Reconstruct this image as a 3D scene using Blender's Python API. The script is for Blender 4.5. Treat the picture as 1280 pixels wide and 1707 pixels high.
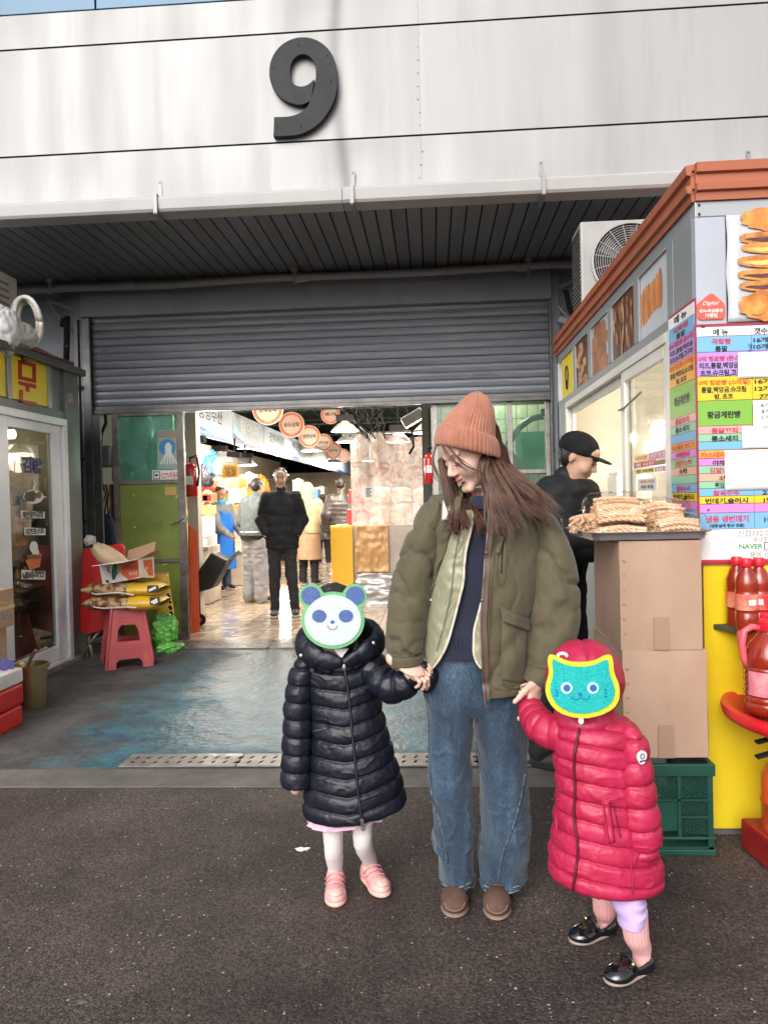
import bpy,math,random,bisect
import numpy as np
from mathutils import Vector,Matrix
for _o in list(bpy.data.objects):bpy.data.objects.remove(_o)
SC=bpy.context.scene
COL=SC.collection
PI=math.pi
rad=math.radians
# ---------------------------------------------------------------- camera
F0,CX0,CY0,CZ=1283.0,640.0,853.5,1.37
YAW,PITCH,ROLL=3.6,-1.0,-1.4
CAMR=(Matrix.Rotation(rad(YAW),4,'Z')@Matrix.Rotation(rad(90+PITCH),4,'X')@Matrix.Rotation(rad(ROLL),4,'Z'))
cd=bpy.data.cameras.new('camera');cam=bpy.data.objects.new('camera',cd);COL.objects.link(cam)
cam.matrix_world=Matrix.Translation((0,0,CZ))@CAMR
cd.sensor_fit='VERTICAL';cd.sensor_height=24.0;cd.lens=24.0*F0/1707.0
cd.clip_start=0.05;cd.clip_end=400
SC.camera=cam
# ---------------------------------------------------------------- world, sun, exposure
W=bpy.data.worlds.new('World');SC.world=W;W.use_nodes=True
_n=W.node_tree.nodes;_l=W.node_tree.links
_bg=_n['Background'];_sky=_n.new('ShaderNodeTexSky');_sky.sky_type='NISHITA';_sky.sun_disc=False
SUN_EL,SUN_AZ=32,200
_sky.sun_elevation=rad(SUN_EL);_sky.sun_rotation=rad(SUN_AZ)
_sky.dust_density=4.0;_sky.air_density=1.0;_sky.ozone_density=1.0
_hs=_n.new('ShaderNodeHueSaturation');_hs.inputs['Saturation'].default_value=0.22
_l.new(_sky.outputs[0],_hs.inputs['Color']);_l.new(_hs.outputs[0],_bg.inputs['Color'])
_bg.inputs['Strength'].default_value=0.15
_ld=bpy.data.lights.new('sun','SUN');_ld.energy=1.0;_ld.angle=rad(50);_ld.color=(1.0,0.95,0.9)
_sun=bpy.data.objects.new('sun',_ld);COL.objects.link(_sun)
_az=rad(SUN_AZ)
_sd=Vector((math.sin(_az)*math.cos(rad(SUN_EL)),math.cos(_az)*math.cos(rad(SUN_EL)),math.sin(rad(SUN_EL))))
_sun.rotation_euler=_sd.to_track_quat('Z','Y').to_euler()
SC.view_settings.view_transform='Standard';SC.view_settings.look='None'
SC.view_settings.gamma=1.0;SC.view_settings.exposure=0.55;SC.view_settings.use_curve_mapping=False
SC.render.engine='CYCLES'
SC.cycles.use_denoising=True
SC.cycles.max_bounces=8;SC.cycles.transparent_max_bounces=16
SC.cycles.sample_clamp_indirect=6.0
SC.cycles.caustics_reflective=False;SC.cycles.caustics_refractive=False

# ---------------------------------------------------------------- picture point -> place
def ray(px,py):return(CAMR.to_3x3()@Vector(((px-CX0)/F0,-(py-CY0)/F0,-1.0)))
_C=Vector((0,0,CZ))
def aty(px,py,Y):d=ray(px,py);return _C+d*(Y/d.y)
def atx(px,py,X):d=ray(px,py);return _C+d*(X/d.x)
def atz(px,py,Z=0.0):d=ray(px,py);return _C+d*((Z-CZ)/d.z)
_CM=np.array(CAMR.to_3x3())
def projn(V):
 q=(np.asarray(V,float)-np.array([0,0,CZ]))@_CM
 return np.stack([CX0-q[:,0]/q[:,2]*F0,CY0+q[:,1]/q[:,2]*F0,-q[:,2]],1)
def onto(V,px,py,off=0.003,r=6):
 """point of a modelled surface met along a picture ray, lifted off it by off"""
 p=projn(V);d=(p[:,0]-px)**2+(p[:,1]-py)**2
 i=np.where(d<r*r)[0]
 if len(i)==0:i=np.array([int(np.argmin(d))])
 j=i[np.argsort(p[i,2])[:max(1,len(i)//3)]]
 dep=float(np.median(p[j,2]))
 dr=ray(px,py);u=(CAMR.to_3x3()@Vector((0,0,-1)))
 t=dep/dr.dot(u)
 return _C+dr*(t-off/dr.length)

# ---------------------------------------------------------------- materials
MATS={}
def pm(name,c,c2=None,scale=6.0,rough=0.5,metal=0.0,bump=0.0,bscale=60.0,fac=0.6,spec=0.5,sheen=0.0,coat=0.0,
 trans=0.0,alpha=1.0,emit=0.0,ecol=None,sss=0.0,rvar=0.0,stretch=(1,1,1),ior=1.5,detail=4.0,dirt=None,dscale=3.0,damt=0.5):
 if name in MATS:return MATS[name]
 m=bpy.data.materials.new(name);m.use_nodes=True;MATS[name]=m
 nt=m.node_tree;n=nt.nodes;l=nt.links;b=n['Principled BSDF']
 I=b.inputs
 I['Base Color'].default_value=(*c,1);I['Roughness'].default_value=rough;I['Metallic'].default_value=metal
 I['Specular IOR Level'].default_value=spec;I['IOR'].default_value=ior
 I['Sheen Weight'].default_value=sheen;I['Coat Weight'].default_value=coat;I['Coat Roughness'].default_value=0.12
 I['Transmission Weight'].default_value=trans;I['Alpha'].default_value=alpha
 if sss:I['Subsurface Weight'].default_value=sss;I['Subsurface Radius'].default_value=(0.012,0.004,0.002);I['Subsurface Scale'].default_value=1.0
 if emit:I['Emission Color'].default_value=(*(ecol or c),1);I['Emission Strength'].default_value=emit
 tc=n.new('ShaderNodeTexCoord');mp=n.new('ShaderNodeMapping');mp.inputs['Scale'].default_value=stretch
 oi=n.new('ShaderNodeObjectInfo');va=n.new('ShaderNodeVectorMath');va.operation='ADD'
 mu=n.new('ShaderNodeMath');mu.operation='MULTIPLY';mu.inputs[1].default_value=37.0
 l.new(oi.outputs['Random'],mu.inputs[0]);l.new(mu.outputs[0],va.inputs[1])
 l.new(tc.outputs['Object'],va.inputs[0]);l.new(va.outputs[0],mp.inputs['Vector'])
 cur=None
 if c2 is not None:
  t=n.new('ShaderNodeTexNoise');t.inputs['Scale'].default_value=scale;t.inputs['Detail'].default_value=detail;t.inputs['Roughness'].default_value=0.6
  l.new(mp.outputs[0],t.inputs['Vector'])
  r=n.new('ShaderNodeValToRGB');r.color_ramp.elements[0].position=0.5-0.3*(1.1-fac);r.color_ramp.elements[1].position=0.5+0.3*(1.1-fac)
  r.color_ramp.elements[0].color=(*c,1);r.color_ramp.elements[1].color=(*c2,1)
  l.new(t.outputs['Fac'],r.inputs['Fac']);cur=r.outputs['Color']
 if dirt is not None:
  t=n.new('ShaderNodeTexNoise');t.inputs['Scale'].default_value=dscale;t.inputs['Detail'].default_value=8;t.inputs['Roughness'].default_value=0.7
  l.new(mp.outputs[0],t.inputs['Vector'])
  r=n.new('ShaderNodeMapRange');r.inputs['From Min'].default_value=0.5;r.inputs['From Max'].default_value=0.75;r.inputs['To Max'].default_value=damt
  l.new(t.outputs['Fac'],r.inputs['Value'])
  mx=n.new('ShaderNodeMix');mx.data_type='RGBA'
  l.new(r.outputs[0],mx.inputs[0]);mx.inputs[7].default_value=(*dirt,1)
  if cur is None:mx.inputs[6].default_value=(*c,1)
  else:l.new(cur,mx.inputs[6])
  cur=mx.outputs[2]
 if cur is not None:l.new(cur,I['Base Color'])
 if rvar:
  t=n.new('ShaderNodeTexNoise');t.inputs['Scale'].default_value=scale*1.7;t.inputs['Detail'].default_value=5
  l.new(mp.outputs[0],t.inputs['Vector'])
  r=n.new('ShaderNodeMapRange');r.inputs['To Min'].default_value=max(0.02,rough-rvar);r.inputs['To Max'].default_value=min(1,rough+rvar)
  r.inputs['From Min'].default_value=0.3;r.inputs['From Max'].default_value=0.7
  l.new(t.outputs['Fac'],r.inputs['Value']);l.new(r.outputs[0],I['Roughness'])
 if bump:
  t=n.new('ShaderNodeTexNoise');t.inputs['Scale'].default_value=bscale;t.inputs['Detail'].default_value=4
  l.new(mp.outputs[0],t.inputs['Vector'])
  bp=n.new('ShaderNodeBump');bp.inputs['Strength'].default_value=bump;bp.inputs['Distance'].default_value=0.004
  l.new(t.outputs['Fac'],bp.inputs['Height']);l.new(bp.outputs[0],I['Normal'])
 return m
def glass(name,tint=(0.9,0.95,0.93),rough=0.03,refl=0.12,haze=0.0,hazecol=(0.8,0.85,0.85),ior=1.5):
 if name in MATS:return MATS[name]
 m=bpy.data.materials.new(name);m.use_nodes=True;MATS[name]=m
 nt=m.node_tree;n=nt.nodes;l=nt.links;n.remove(n['Principled BSDF']);out=n['Material Output']
 tr=n.new('ShaderNodeBsdfTransparent');tr.inputs[0].default_value=(*tint,1)
 gl=n.new('ShaderNodeBsdfGlossy');gl.inputs['Roughness'].default_value=rough
 fr=n.new('ShaderNodeFresnel');fr.inputs[0].default_value=ior
 ad=n.new('ShaderNodeMath');ad.operation='ADD';ad.inputs[1].default_value=refl;ad.use_clamp=True
 ge=n.new('ShaderNodeNewGeometry');iv=n.new('ShaderNodeMath');iv.operation='SUBTRACT';iv.inputs[0].default_value=1;l.new(ge.outputs['Backfacing'],iv.inputs[1]);l.new(fr.outputs[0],ad.inputs[0]);mb=n.new('ShaderNodeMath');mb.operation='MULTIPLY';l.new(ad.outputs[0],mb.inputs[0]);l.new(iv.outputs[0],mb.inputs[1])
 mx=n.new('ShaderNodeMixShader');l.new(mb.outputs[0],mx.inputs[0]);l.new(tr.outputs[0],mx.inputs[1]);l.new(gl.outputs[0],mx.inputs[2])
 cur=mx
 if haze:
  df=n.new('ShaderNodeBsdfDiffuse');df.inputs[0].default_value=(*hazecol,1)
  tn=n.new('ShaderNodeTexNoise');tn.inputs['Scale'].default_value=4;tn.inputs['Detail'].default_value=6
  tc=n.new('ShaderNodeTexCoord');l.new(tc.outputs['Object'],tn.inputs['Vector'])
  mr=n.new('ShaderNodeMapRange');mr.inputs['From Min'].default_value=.3;mr.inputs['From Max'].default_value=.75
  mr.inputs['To Min'].default_value=haze*.5;mr.inputs['To Max'].default_value=min(1,haze*1.6)
  l.new(tn.outputs['Fac'],mr.inputs['Value'])
  m2=n.new('ShaderNodeMixShader');l.new(mr.outputs[0],m2.inputs[0]);l.new(mx.outputs[0],m2.inputs[1]);l.new(df.outputs[0],m2.inputs[2]);cur=m2
 l.new(cur.outputs[0],out.inputs['Surface'])
 return m
def S(r,g,b):
 f=lambda v:(v/255/12.92)if v/255<=0.04045 else((v/255+0.055)/1.055)**2.4
 return(f(r),f(g),f(b))

# ---------------------------------------------------------------- objects
WM={}
def thing(name,label,cat,loc=(0,0,0),rotz=0.0,group=None,kind=None):
 o=bpy.data.objects.new(name,None);COL.objects.link(o);o.empty_display_size=0.1
 o.location=loc;o.rotation_euler=(0,0,rotz);o['label']=label;o['category']=cat
 if group:o['group']=group
 if kind:o['kind']=kind
 WM[o.name]=Matrix.Translation(loc)@Matrix.Rotation(rotz,4,'Z')
 return o
def tag(o,label,cat,group=None,kind=None):
 o['label']=label
 if cat:o['category']=cat
 if group:o['group']=group
 if kind:o['kind']=kind
 return o
def mesh_obj(name,V,Fc,mats,parent=None,local=False,smooth=False,mi=None,label=None,kind=None,bevel=0,solid=0,angle=None):
 V=np.asarray(V,float)
 if parent is not None and not local:
  iv=np.array(WM[parent.name].inverted());V=V@iv[:3,:3].T+iv[:3,3]
 me=bpy.data.meshes.new(name);me.from_pydata(V.tolist(),[],[list(map(int,f))for f in Fc]if not isinstance(Fc,np.ndarray)else Fc.tolist())
 if not isinstance(mats,(list,tuple)):mats=[mats]
 for m in mats:me.materials.append(m)
 if mi is not None:me.polygons.foreach_set('material_index',np.asarray(mi,np.int32))
 if smooth:me.polygons.foreach_set('use_smooth',[True]*len(me.polygons))
 me.update()
 if smooth and angle is not None:me.set_sharp_from_angle(angle=rad(angle))
 o=bpy.data.objects.new(name,me);COL.objects.link(o)
 if parent is not None:
  o.parent=parent;WM[o.name]=WM[parent.name]
 else:WM[o.name]=Matrix.Identity(4)
 if label:o['label']=label
 if kind:o['kind']=kind
 if solid:md=o.modifiers.new('thick','SOLIDIFY');md.thickness=solid;md.offset=-1
 if bevel:
  md=o.modifiers.new('edge','BEVEL');md.width=bevel;md.segments=2;md.limit_method='ANGLE';md.angle_limit=rad(40)
 return o
def nrm(v):v=Vector(v);return v.normalized()
class G:
 def __init__(s):s.V=[];s.F=[];s.M=[];s.cur=0
 def add(s,V,Fc):
  b=len(s.V);s.V.extend([tuple(v)for v in V]);s.F.extend([tuple(int(i)+b for i in f)for f in Fc]);s.M.extend([s.cur]*len(Fc));return s
 def box(s,a,b):
  x0,x1=sorted((a[0],b[0]));y0,y1=sorted((a[1],b[1]));z0,z1=sorted((a[2],b[2]))
  return s.add([(x0,y0,z0),(x1,y0,z0),(x1,y1,z0),(x0,y1,z0),(x0,y0,z1),(x1,y0,z1),(x1,y1,z1),(x0,y1,z1)],
     [(0,3,2,1),(4,5,6,7),(0,1,5,4),(1,2,6,5),(2,3,7,6),(3,0,4,7)])
 def obox(s,c,size,R=None):
  R=R or Matrix.Identity(3);c=Vector(c);h=Vector(size)/2
  P=[c+R@Vector((sx*h.x,sy*h.y,sz*h.z))for sz in(-1,1)for sx,sy in((-1,-1),(1,-1),(1,1),(-1,1))]
  return s.add(P,[(0,3,2,1),(4,5,6,7),(0,1,5,4),(1,2,6,5),(2,3,7,6),(3,0,4,7)])
 def bar(s,a,b,w,t,up=(0,0,1)):
  a=Vector(a);b=Vector(b);d=(b-a);L=d.length;d.normalize();u=Vector(up);r=d.cross(u)
  if r.length<1e-4:r=d.cross(Vector((1,0,0)))
  r.normalize();u=r.cross(d);R=Matrix((r,d,u)).transposed()
  return s.obox((a+b)/2,(w,L,t),R)
 def tube(s,pts,r,n=8,cap=True,ref=None,flat=1.0):
  P=[Vector(p)for p in pts];m=len(P)
  rs=r if isinstance(r,(list,tuple,np.ndarray))else[r]*m
  V=[];up=Vector(ref)if ref else None
  for i in range(m):
   t=(P[min(i+1,m-1)]-P[max(i-1,0)]);t.normalize()
   if up is None:up=Vector((0,0,1))if abs(t.z)<.9 else Vector((1,0,0))
   a=t.cross(up)
   if a.length<1e-5:a=t.cross(Vector((0,1,0)))
   a.normalize();b=a.cross(t);up=b
   for k in range(n):
    th=2*PI*k/n;V.append(P[i]+a*math.cos(th)*rs[i]+b*math.sin(th)*rs[i]*flat)
  Fc=[(i*n+k,i*n+(k+1)%n,(i+1)*n+(k+1)%n,(i+1)*n+k)for i in range(m-1)for k in range(n)]
  if cap:Fc+=[tuple(range(n))[::-1],tuple((m-1)*n+k for k in range(n))]
  return s.add(V,Fc)
 def lathe(s,prof,c=(0,0,0),n=20,R=None,sc=(1,1)):
  c=Vector(c);V=[]
  for r,z in prof:
   for k in range(n):
    th=2*PI*k/n;v=Vector((r*math.cos(th)*sc[0],r*math.sin(th)*sc[1],z));V.append(c+(R@v if R else v))
  m=len(prof)
  Fc=[(i*n+k,i*n+(k+1)%n,(i+1)*n+(k+1)%n,(i+1)*n+k)for i in range(m-1)for k in range(n)]
  if prof[0][0]<.0045 or abs(prof[0][0])>9:Fc+=[tuple(range(n))[::-1]]
  if prof[-1][0]<.0045:Fc+=[tuple((m-1)*n+k for k in range(n))]
  return s.add(V,Fc)
 def prism(s,poly,off):
  off=Vector(off);P=[Vector(p)for p in poly];n=len(P)
  nv=sum(((P[i]-P[0]).cross(P[(i+1)%n]-P[0])for i in range(1,n-1)),Vector())
  if nv.dot(off)>0:P=P[::-1]
  V=P+[p+off for p in P]
  return s.add(V,[tuple(range(n)),tuple(range(2*n-1,n-1,-1))]+[((i+1)%n,i,i+n,(i+1)%n+n)for i in range(n)])
 def poly(s,P):return s.add(P,[tuple(range(len(P)))])
 def ball(s,c,r,n=12,m=8,R=None):
  r=(r,r,r)if not isinstance(r,(tuple,list))else r;c=Vector(c);V=[]
  for i in range(m+1):
   ph=PI*i/m
   for k in range(n):
    th=2*PI*k/n;v=Vector((r[0]*math.sin(ph)*math.cos(th),r[1]*math.sin(ph)*math.sin(th),-r[2]*math.cos(ph)))
    V.append(c+(R@v if R else v))
  return s.add(V,[(i*n+k,i*n+(k+1)%n,(i+1)*n+(k+1)%n,(i+1)*n+k)for i in range(m)for k in range(n)])
 def build(s,name,mats,parent=None,**k):
  if len(set(s.M))>1:k['mi']=s.M
  return mesh_obj(name,s.V,s.F,mats,parent,**k)
def copy_tree(o,loc=None,rotz=None,label=None,group=None,parent=None,scale=None):
 c=o.copy();COL.objects.link(c)
 if parent is not None:c.parent=parent
 if loc is not None:c.location=loc
 if rotz is not None:c.rotation_euler=(0,0,rotz)
 if scale is not None:c.scale=scale
 if label:c['label']=label
 if group:c['group']=group
 for ch in o.children:copy_tree(ch,parent=c)
 return c

# ---------------------------------------------------------------- noise on arrays
_rng=np.random.RandomState(7)
_tab=_rng.rand(4096)*2-1
def noise3(P,seed=0):
 P=np.asarray(P,float);I=np.floor(P).astype(np.int64);f=P-I;f=f*f*(3-2*f);out=0
 for dx in(0,1):
  for dy in(0,1):
   for dz in(0,1):
    h=((I[...,0]+dx)*73856093)^((I[...,1]+dy)*19349663)^((I[...,2]+dz)*83492791)^(seed*2654435761)
    w=(f[...,0]if dx else 1-f[...,0])*(f[...,1]if dy else 1-f[...,1])*(f[...,2]if dz else 1-f[...,2])
    out=out+_tab[np.abs(h)%4096]*w
 return out
def fbm(P,seed=0,oct=4):
 a,s,o=1.0,0.0,0
 for k in range(oct):o=o+a*noise3(np.asarray(P)*(2**k),seed+k);s+=a;a*=0.5
 return o/s
def ridge(P,seed=0):return 1-np.abs(noise3(P,seed))*2
def crease(P,seed=0,p=2.0):return np.clip(1-np.abs(noise3(P,seed))*3.2,0,1)**p

# ---------------------------------------------------------------- lofts
def crom(A,t):
 A=np.asarray(A,float);n=len(A);t=np.clip(t,0,n-1-1e-9);i=t.astype(int);f=(t-i)[:,None]
 g=lambda k:A[np.clip(i+k,0,n-1)]
 p0,p1,p2,p3=g(-1),g(0),g(1),g(2)
 return 0.5*(2*p1+(p2-p0)*f+(2*p0-5*p1+4*p2-p3)*f**2+(3*p1-p0-3*p2+p3)*f**3)
def loft(rings,nu,nv,disp=None,cap=True,vr=None,sq=1.0):
 """rings: (centre, half-axis x, half-axis y). disp(u01, v, P, s) pushes along the normal. vr(t)->(v0,v1) for open sheets"""
 C=crom([r[0]for r in rings],np.linspace(0,len(rings)-1,nu));A=crom([r[1]for r in rings],np.linspace(0,len(rings)-1,nu));B=crom([r[2]for r in rings],np.linspace(0,len(rings)-1,nu))
 u=np.linspace(0,1,nu)
 closed=vr is None
 if closed:v=np.tile(np.linspace(0,2*PI,nv,endpoint=False),(nu,1))
 else:
  e=np.array([vr(i,C[i],A[i],B[i])for i in range(nu)]);v=e[:,:1]+(e[:,1:]-e[:,:1])*np.linspace(0,1,nv)[None]
 cv,sv=np.cos(v),np.sin(v)
 if sq!=1.0:cv=np.sign(cv)*np.abs(cv)**sq;sv=np.sign(sv)*np.abs(sv)**sq
 P=C[:,None]+A[:,None]*cv[...,None]+B[:,None]*sv[...,None]
 if disp is not None:
  du=np.gradient(P,axis=0)
  dv=(np.roll(P,-1,1)-np.roll(P,1,1))if closed else np.gradient(P,axis=1)
  N=np.cross(dv,du);N/=(np.linalg.norm(N,axis=2,keepdims=True)+1e-9)
  cen=P-C[:,None];sgn=np.sign((N*cen).sum(2,keepdims=True));N=N*np.where(sgn==0,1,sgn)
  s=np.concatenate([[0],np.cumsum(np.linalg.norm(np.diff(C,axis=0),axis=1))])
  P=P+N*disp(np.tile(u[:,None],(1,nv)),v,P,np.tile(s[:,None],(1,nv)))[...,None]
 i,k=np.meshgrid(np.arange(nu-1),np.arange(nv if closed else nv-1),indexing='ij')
 k2=(k+1)%nv
 Fc=np.stack([i*nv+k,i*nv+k2,(i+1)*nv+k2,(i+1)*nv+k],-1).reshape(-1,4).tolist()
 V=P.reshape(-1,3)
 # make faces point outward
 a,b,c_=V[Fc[0][0]],V[Fc[0][1]],V[Fc[0][2]]
 mid=Fc[len(Fc)//2]
 nn=np.cross(V[mid[1]]-V[mid[0]],V[mid[2]]-V[mid[0]]);cc=C[min(nu-1,mid[0]//nv)]
 if nn.dot(V[mid[0]]-cc)<0:Fc=[f[::-1]for f in Fc];flip=True
 else:flip=False
 if cap and closed:
  V=np.vstack([V,C[:1],C[-1:]]);a=len(V)-2
  for q in range(nv):
   f1=[a,(q+1)%nv,q];f2=[a+1,(nu-1)*nv+q,(nu-1)*nv+(q+1)%nv]
   Fc+=[f1[::-1],f2[::-1]]if flip else[f1,f2]
 return V,Fc
def pairs(rows,ydir=1.0):
 """rows: (xl, yl, xr, yr, Y, depth half-axis[, sway of Y from left to right]) in picture points -> rings"""
 R=[]
 for r in rows:
  dy=r[6]if len(r)>6 else 0.0
  a=aty(r[0],r[1],r[4]-dy/2);b=aty(r[2],r[3],r[4]+dy/2)
  ax=(b-a)/2;dep=Vector((0,r[5],0));dep=dep-ax*(dep.dot(ax)/max(ax.length_squared,1e-9))*0.9
  R.append((tuple((a+b)/2),tuple(ax),tuple(dep)))
 return R
def limb(pts,radii,nu=40,nv=20,disp=None,cap=True,flat=1.0,ref=(0,1,0)):
 P=np.array([tuple(p)for p in pts],float);R=[]
 rr=[(r,r)if not isinstance(r,(tuple,list))else r for r in radii]
 Pc=crom(P,np.linspace(0,len(P)-1,41));T=np.gradient(Pc,axis=0)
 a=None
 for i in range(len(P)):
  t=Vector(T[int(round(i*40/(len(P)-1)))]).normalized();rf=Vector(ref)if a is None else a[1]
  x=t.cross(rf);
  if x.length<1e-4:x=t.cross(Vector((1,0,0.1)))
  x.normalize();y=x.cross(t).normalized();a=(x,y)
  R.append((tuple(P[i]),tuple(x*rr[i][0]),tuple(y*rr[i][1]*flat)))
 return loft(R,nu,nv,disp,cap)

# ---------------------------------------------------------------- smooth-blended bodies
class Sdf:
 def __init__(s,lo,hi,h):
  s.lo=np.array(lo,float);s.h=h;n=np.ceil((np.array(hi,float)-s.lo)/h).astype(int)+1;s.n=n
  s.F=np.full(n,0.5,np.float32);s.ax=[s.lo[i]+np.arange(n[i])*h for i in range(3)]
 def put(s,f,lo,hi,k=0.01,op='u'):
  m=k+3*s.h;sl=[]
  for i in range(3):
   a=max(0,int((lo[i]-m-s.lo[i])/s.h));b=min(s.n[i],int((hi[i]+m-s.lo[i])/s.h)+2)
   if b<=a:return s
   sl.append(slice(a,b))
  sl=tuple(sl);X=s.ax[0][sl[0]][:,None,None];Y=s.ax[1][sl[1]][None,:,None];Z=s.ax[2][sl[2]][None,None,:]
  d=f(X,Y,Z);A=s.F[sl]
  if op=='s':
   d=-d;hh=np.clip(0.5-0.5*(A-d)/k,0,1);s.F[sl]=A*(1-hh)+d*hh+k*hh*(1-hh)
  else:
   hh=np.clip(0.5+0.5*(A-d)/k,0,1);s.F[sl]=A*(1-hh)+d*hh-k*hh*(1-hh)
  return s
 def cap(s,a,b,ra,rb=None,k=0.01,op='u'):
  rb=ra if rb is None else rb;a=np.array(a,float);b=np.array(b,float);ba=b-a;L=max(ba.dot(ba),1e-9);r=max(ra,rb)
  def f(X,Y,Z):
   t=np.clip(((X-a[0])*ba[0]+(Y-a[1])*ba[1]+(Z-a[2])*ba[2])/L,0,1)
   return np.sqrt((X-a[0]-t*ba[0])**2+(Y-a[1]-t*ba[1])**2+(Z-a[2]-t*ba[2])**2)-(ra+(rb-ra)*t)
  return s.put(f,np.minimum(a,b)-r,np.maximum(a,b)+r,k,op)
 def chain(s,pts,rs,k=0.01):
  for i in range(len(pts)-1):s.cap(pts[i],pts[i+1],rs[i],rs[i+1],k)
  return s
 def ell(s,c,r,k=0.01,R=None,op='u'):
  c=np.array(c,float);r=np.array(r,float);M_=np.array(R)if R is not None else np.eye(3);mr=r.max();mn=r.min()
  def f(X,Y,Z):
   p=[X-c[0],Y-c[1],Z-c[2]]
   q=[(M_[0,i]*p[0]+M_[1,i]*p[1]+M_[2,i]*p[2])/r[i]for i in range(3)]
   k0=np.sqrt(q[0]**2+q[1]**2+q[2]**2)+1e-9;k1=np.sqrt((q[0]/r[0])**2+(q[1]/r[1])**2+(q[2]/r[2])**2)+1e-9
   return k0*(k0-1)/k1
  return s.put(f,c-mr,c+mr,k,op)
 def zloft(s,rows,k=0.02):
  rows=sorted(rows);A=np.array(rows,float);z0,z1=A[0,0],A[-1,0]
  lo=[(A[:,1]-A[:,3]).min(),(A[:,2]-A[:,4]).min(),z0];hi=[(A[:,1]+A[:,3]).max(),(A[:,2]+A[:,4]).max(),z1]
  def f(X,Y,Z):
   z=np.clip(Z,z0,z1);I=lambda j:np.interp(z.ravel(),A[:,0],A[:,j]).reshape(z.shape)
   cx,cy,rx,ry=I(1),I(2),I(3),I(4)
   d=(np.sqrt(((X-cx)/rx)**2+((Y-cy)/ry)**2)-1)*np.minimum(rx,ry)
   return np.maximum(d,np.maximum(Z-z1,z0-Z))
  return s.put(f,lo,hi,k)
 def mesh(s):
  Fv=s.F;ins=Fv<0
  nx,ny,nz=np.array(Fv.shape)-1
  cnt=np.zeros((nx,ny,nz),np.int8);pos=np.zeros((nx,ny,nz,3),np.float32)
  cor=[(i,j,k)for i in(0,1)for j in(0,1)for k in(0,1)]
  for a in cor:
   for ax in range(3):
    if a[ax]==1:continue
    b=list(a);b[ax]=1
    A=Fv[a[0]:a[0]+nx,a[1]:a[1]+ny,a[2]:a[2]+nz];B=Fv[b[0]:b[0]+nx,b[1]:b[1]+ny,b[2]:b[2]+nz]
    c=(A<0)!=(B<0);ii=np.nonzero(c)
    if len(ii[0])==0:continue
    t=A[ii]/(A[ii]-B[ii]);p=np.tile(np.array(a,np.float32),(len(t),1));p[:,ax]+=t
    pos[ii]+=p;cnt[ii]+=1
  act=cnt>0;idx=-np.ones(cnt.shape,np.int64);ac=np.argwhere(act);idx[act]=np.arange(len(ac))
  V=(pos[act]/cnt[act][:,None]+ac)*s.h+s.lo
  Q=[]
  for ax in range(3):
   o=[1,2]if ax==0 else([2,0]if ax==1 else[0,1])
   sa=[slice(None)]*3;sb=[slice(None)]*3;sa[ax]=slice(0,-1);sb[ax]=slice(1,None)
   A=ins[tuple(sa)];B=ins[tuple(sb)];ch=np.argwhere(A!=B)
   lim=np.array([nx,ny,nz])
   ok=(ch[:,o[0]]>0)&(ch[:,o[1]]>0)&(ch[:,o[0]]<lim[o[0]])&(ch[:,o[1]]<lim[o[1]])
   ch=ch[ok];fl=A[tuple(ch.T)]
   q=[]
   for da,db in((1,1),(0,1),(0,0),(1,0)):
    c=ch.copy();c[:,o[0]]-=da;c[:,o[1]]-=db;q.append(idx[tuple(c.T)])
   q=np.stack(q,1);q[~fl]=q[~fl][:,::-1];Q.append(q)
  Q=np.vstack(Q);Q=Q[(Q>=0).all(1)]
  return V,Q
def vnormals(V,Q):
 N=np.zeros_like(V);Q=np.asarray(Q);n=np.cross(V[Q[:,2]]-V[Q[:,0]],V[Q[:,3]]-V[Q[:,1]])
 for i in range(4):np.add.at(N,Q[:,i],n)
 return N/(np.linalg.norm(N,axis=1,keepdims=True)+1e-12)
def merge(parts):
 V=[];Fc=[];b=0
 for v,f in parts:
  V.append(np.asarray(v));Fc+=[[int(i)+b for i in q]for q in f];b+=len(v)
 return np.vstack(V),Fc

# ---------------------------------------------------------------- lettering
def text(body,c,w,h,mat_,parent,xd=(1,0,0),yd=(0,0,1),bold=0.015,lift=0.0,ext=0.0,name='lettering',italic=0.0):
 cu=bpy.data.curves.new('t','FONT');cu.body=body;cu.offset=bold;cu.resolution_u=3;cu.shear=italic
 cu.align_x='CENTER';cu.space_line=0.9;cu.space_character=0.95
 if ext:cu.extrude=ext
 o=bpy.data.objects.new('t',cu);me=bpy.data.meshes.new_from_object(o)
 n=len(me.vertices);co=np.zeros(n*3);me.vertices.foreach_get('co',co);co=co.reshape(-1,3)
 lo=co.min(0);hi=co.max(0);sz=np.maximum(hi-lo,1e-6);mid=(lo+hi)/2
 xd=Vector(xd).normalized();yd=Vector(yd).normalized();zd=xd.cross(yd)
 sx=w/sz[0]if w else h/sz[1];sy=h/sz[1]if h else sx
 P=(co-mid)*np.array([sx,sy,1.0])+np.array([0,0,lift+(ext if ext else 0)])
 V=np.array(c)[None]+P[:,:1]*np.array(xd)+P[:,1:2]*np.array(yd)+P[:,2:]*np.array(zd)
 Fc=[list(p.vertices)for p in me.polygons]
 bpy.data.objects.remove(o);bpy.data.curves.remove(cu);bpy.data.meshes.remove(me)
 return mesh_obj(name,V,Fc,mat_,parent)
def boxpx(f,K,x0,y0,x1,y1):
 """centre, width, height of a picture box on a plane"""
 a=f(x0,(y0+y1)/2,K);b=f(x1,(y0+y1)/2,K);t=f((x0+x1)/2,y0,K);u=f((x0+x1)/2,y1,K)
 return(a+b+t+u)/4,(b-a).length,(t-u).length

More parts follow.
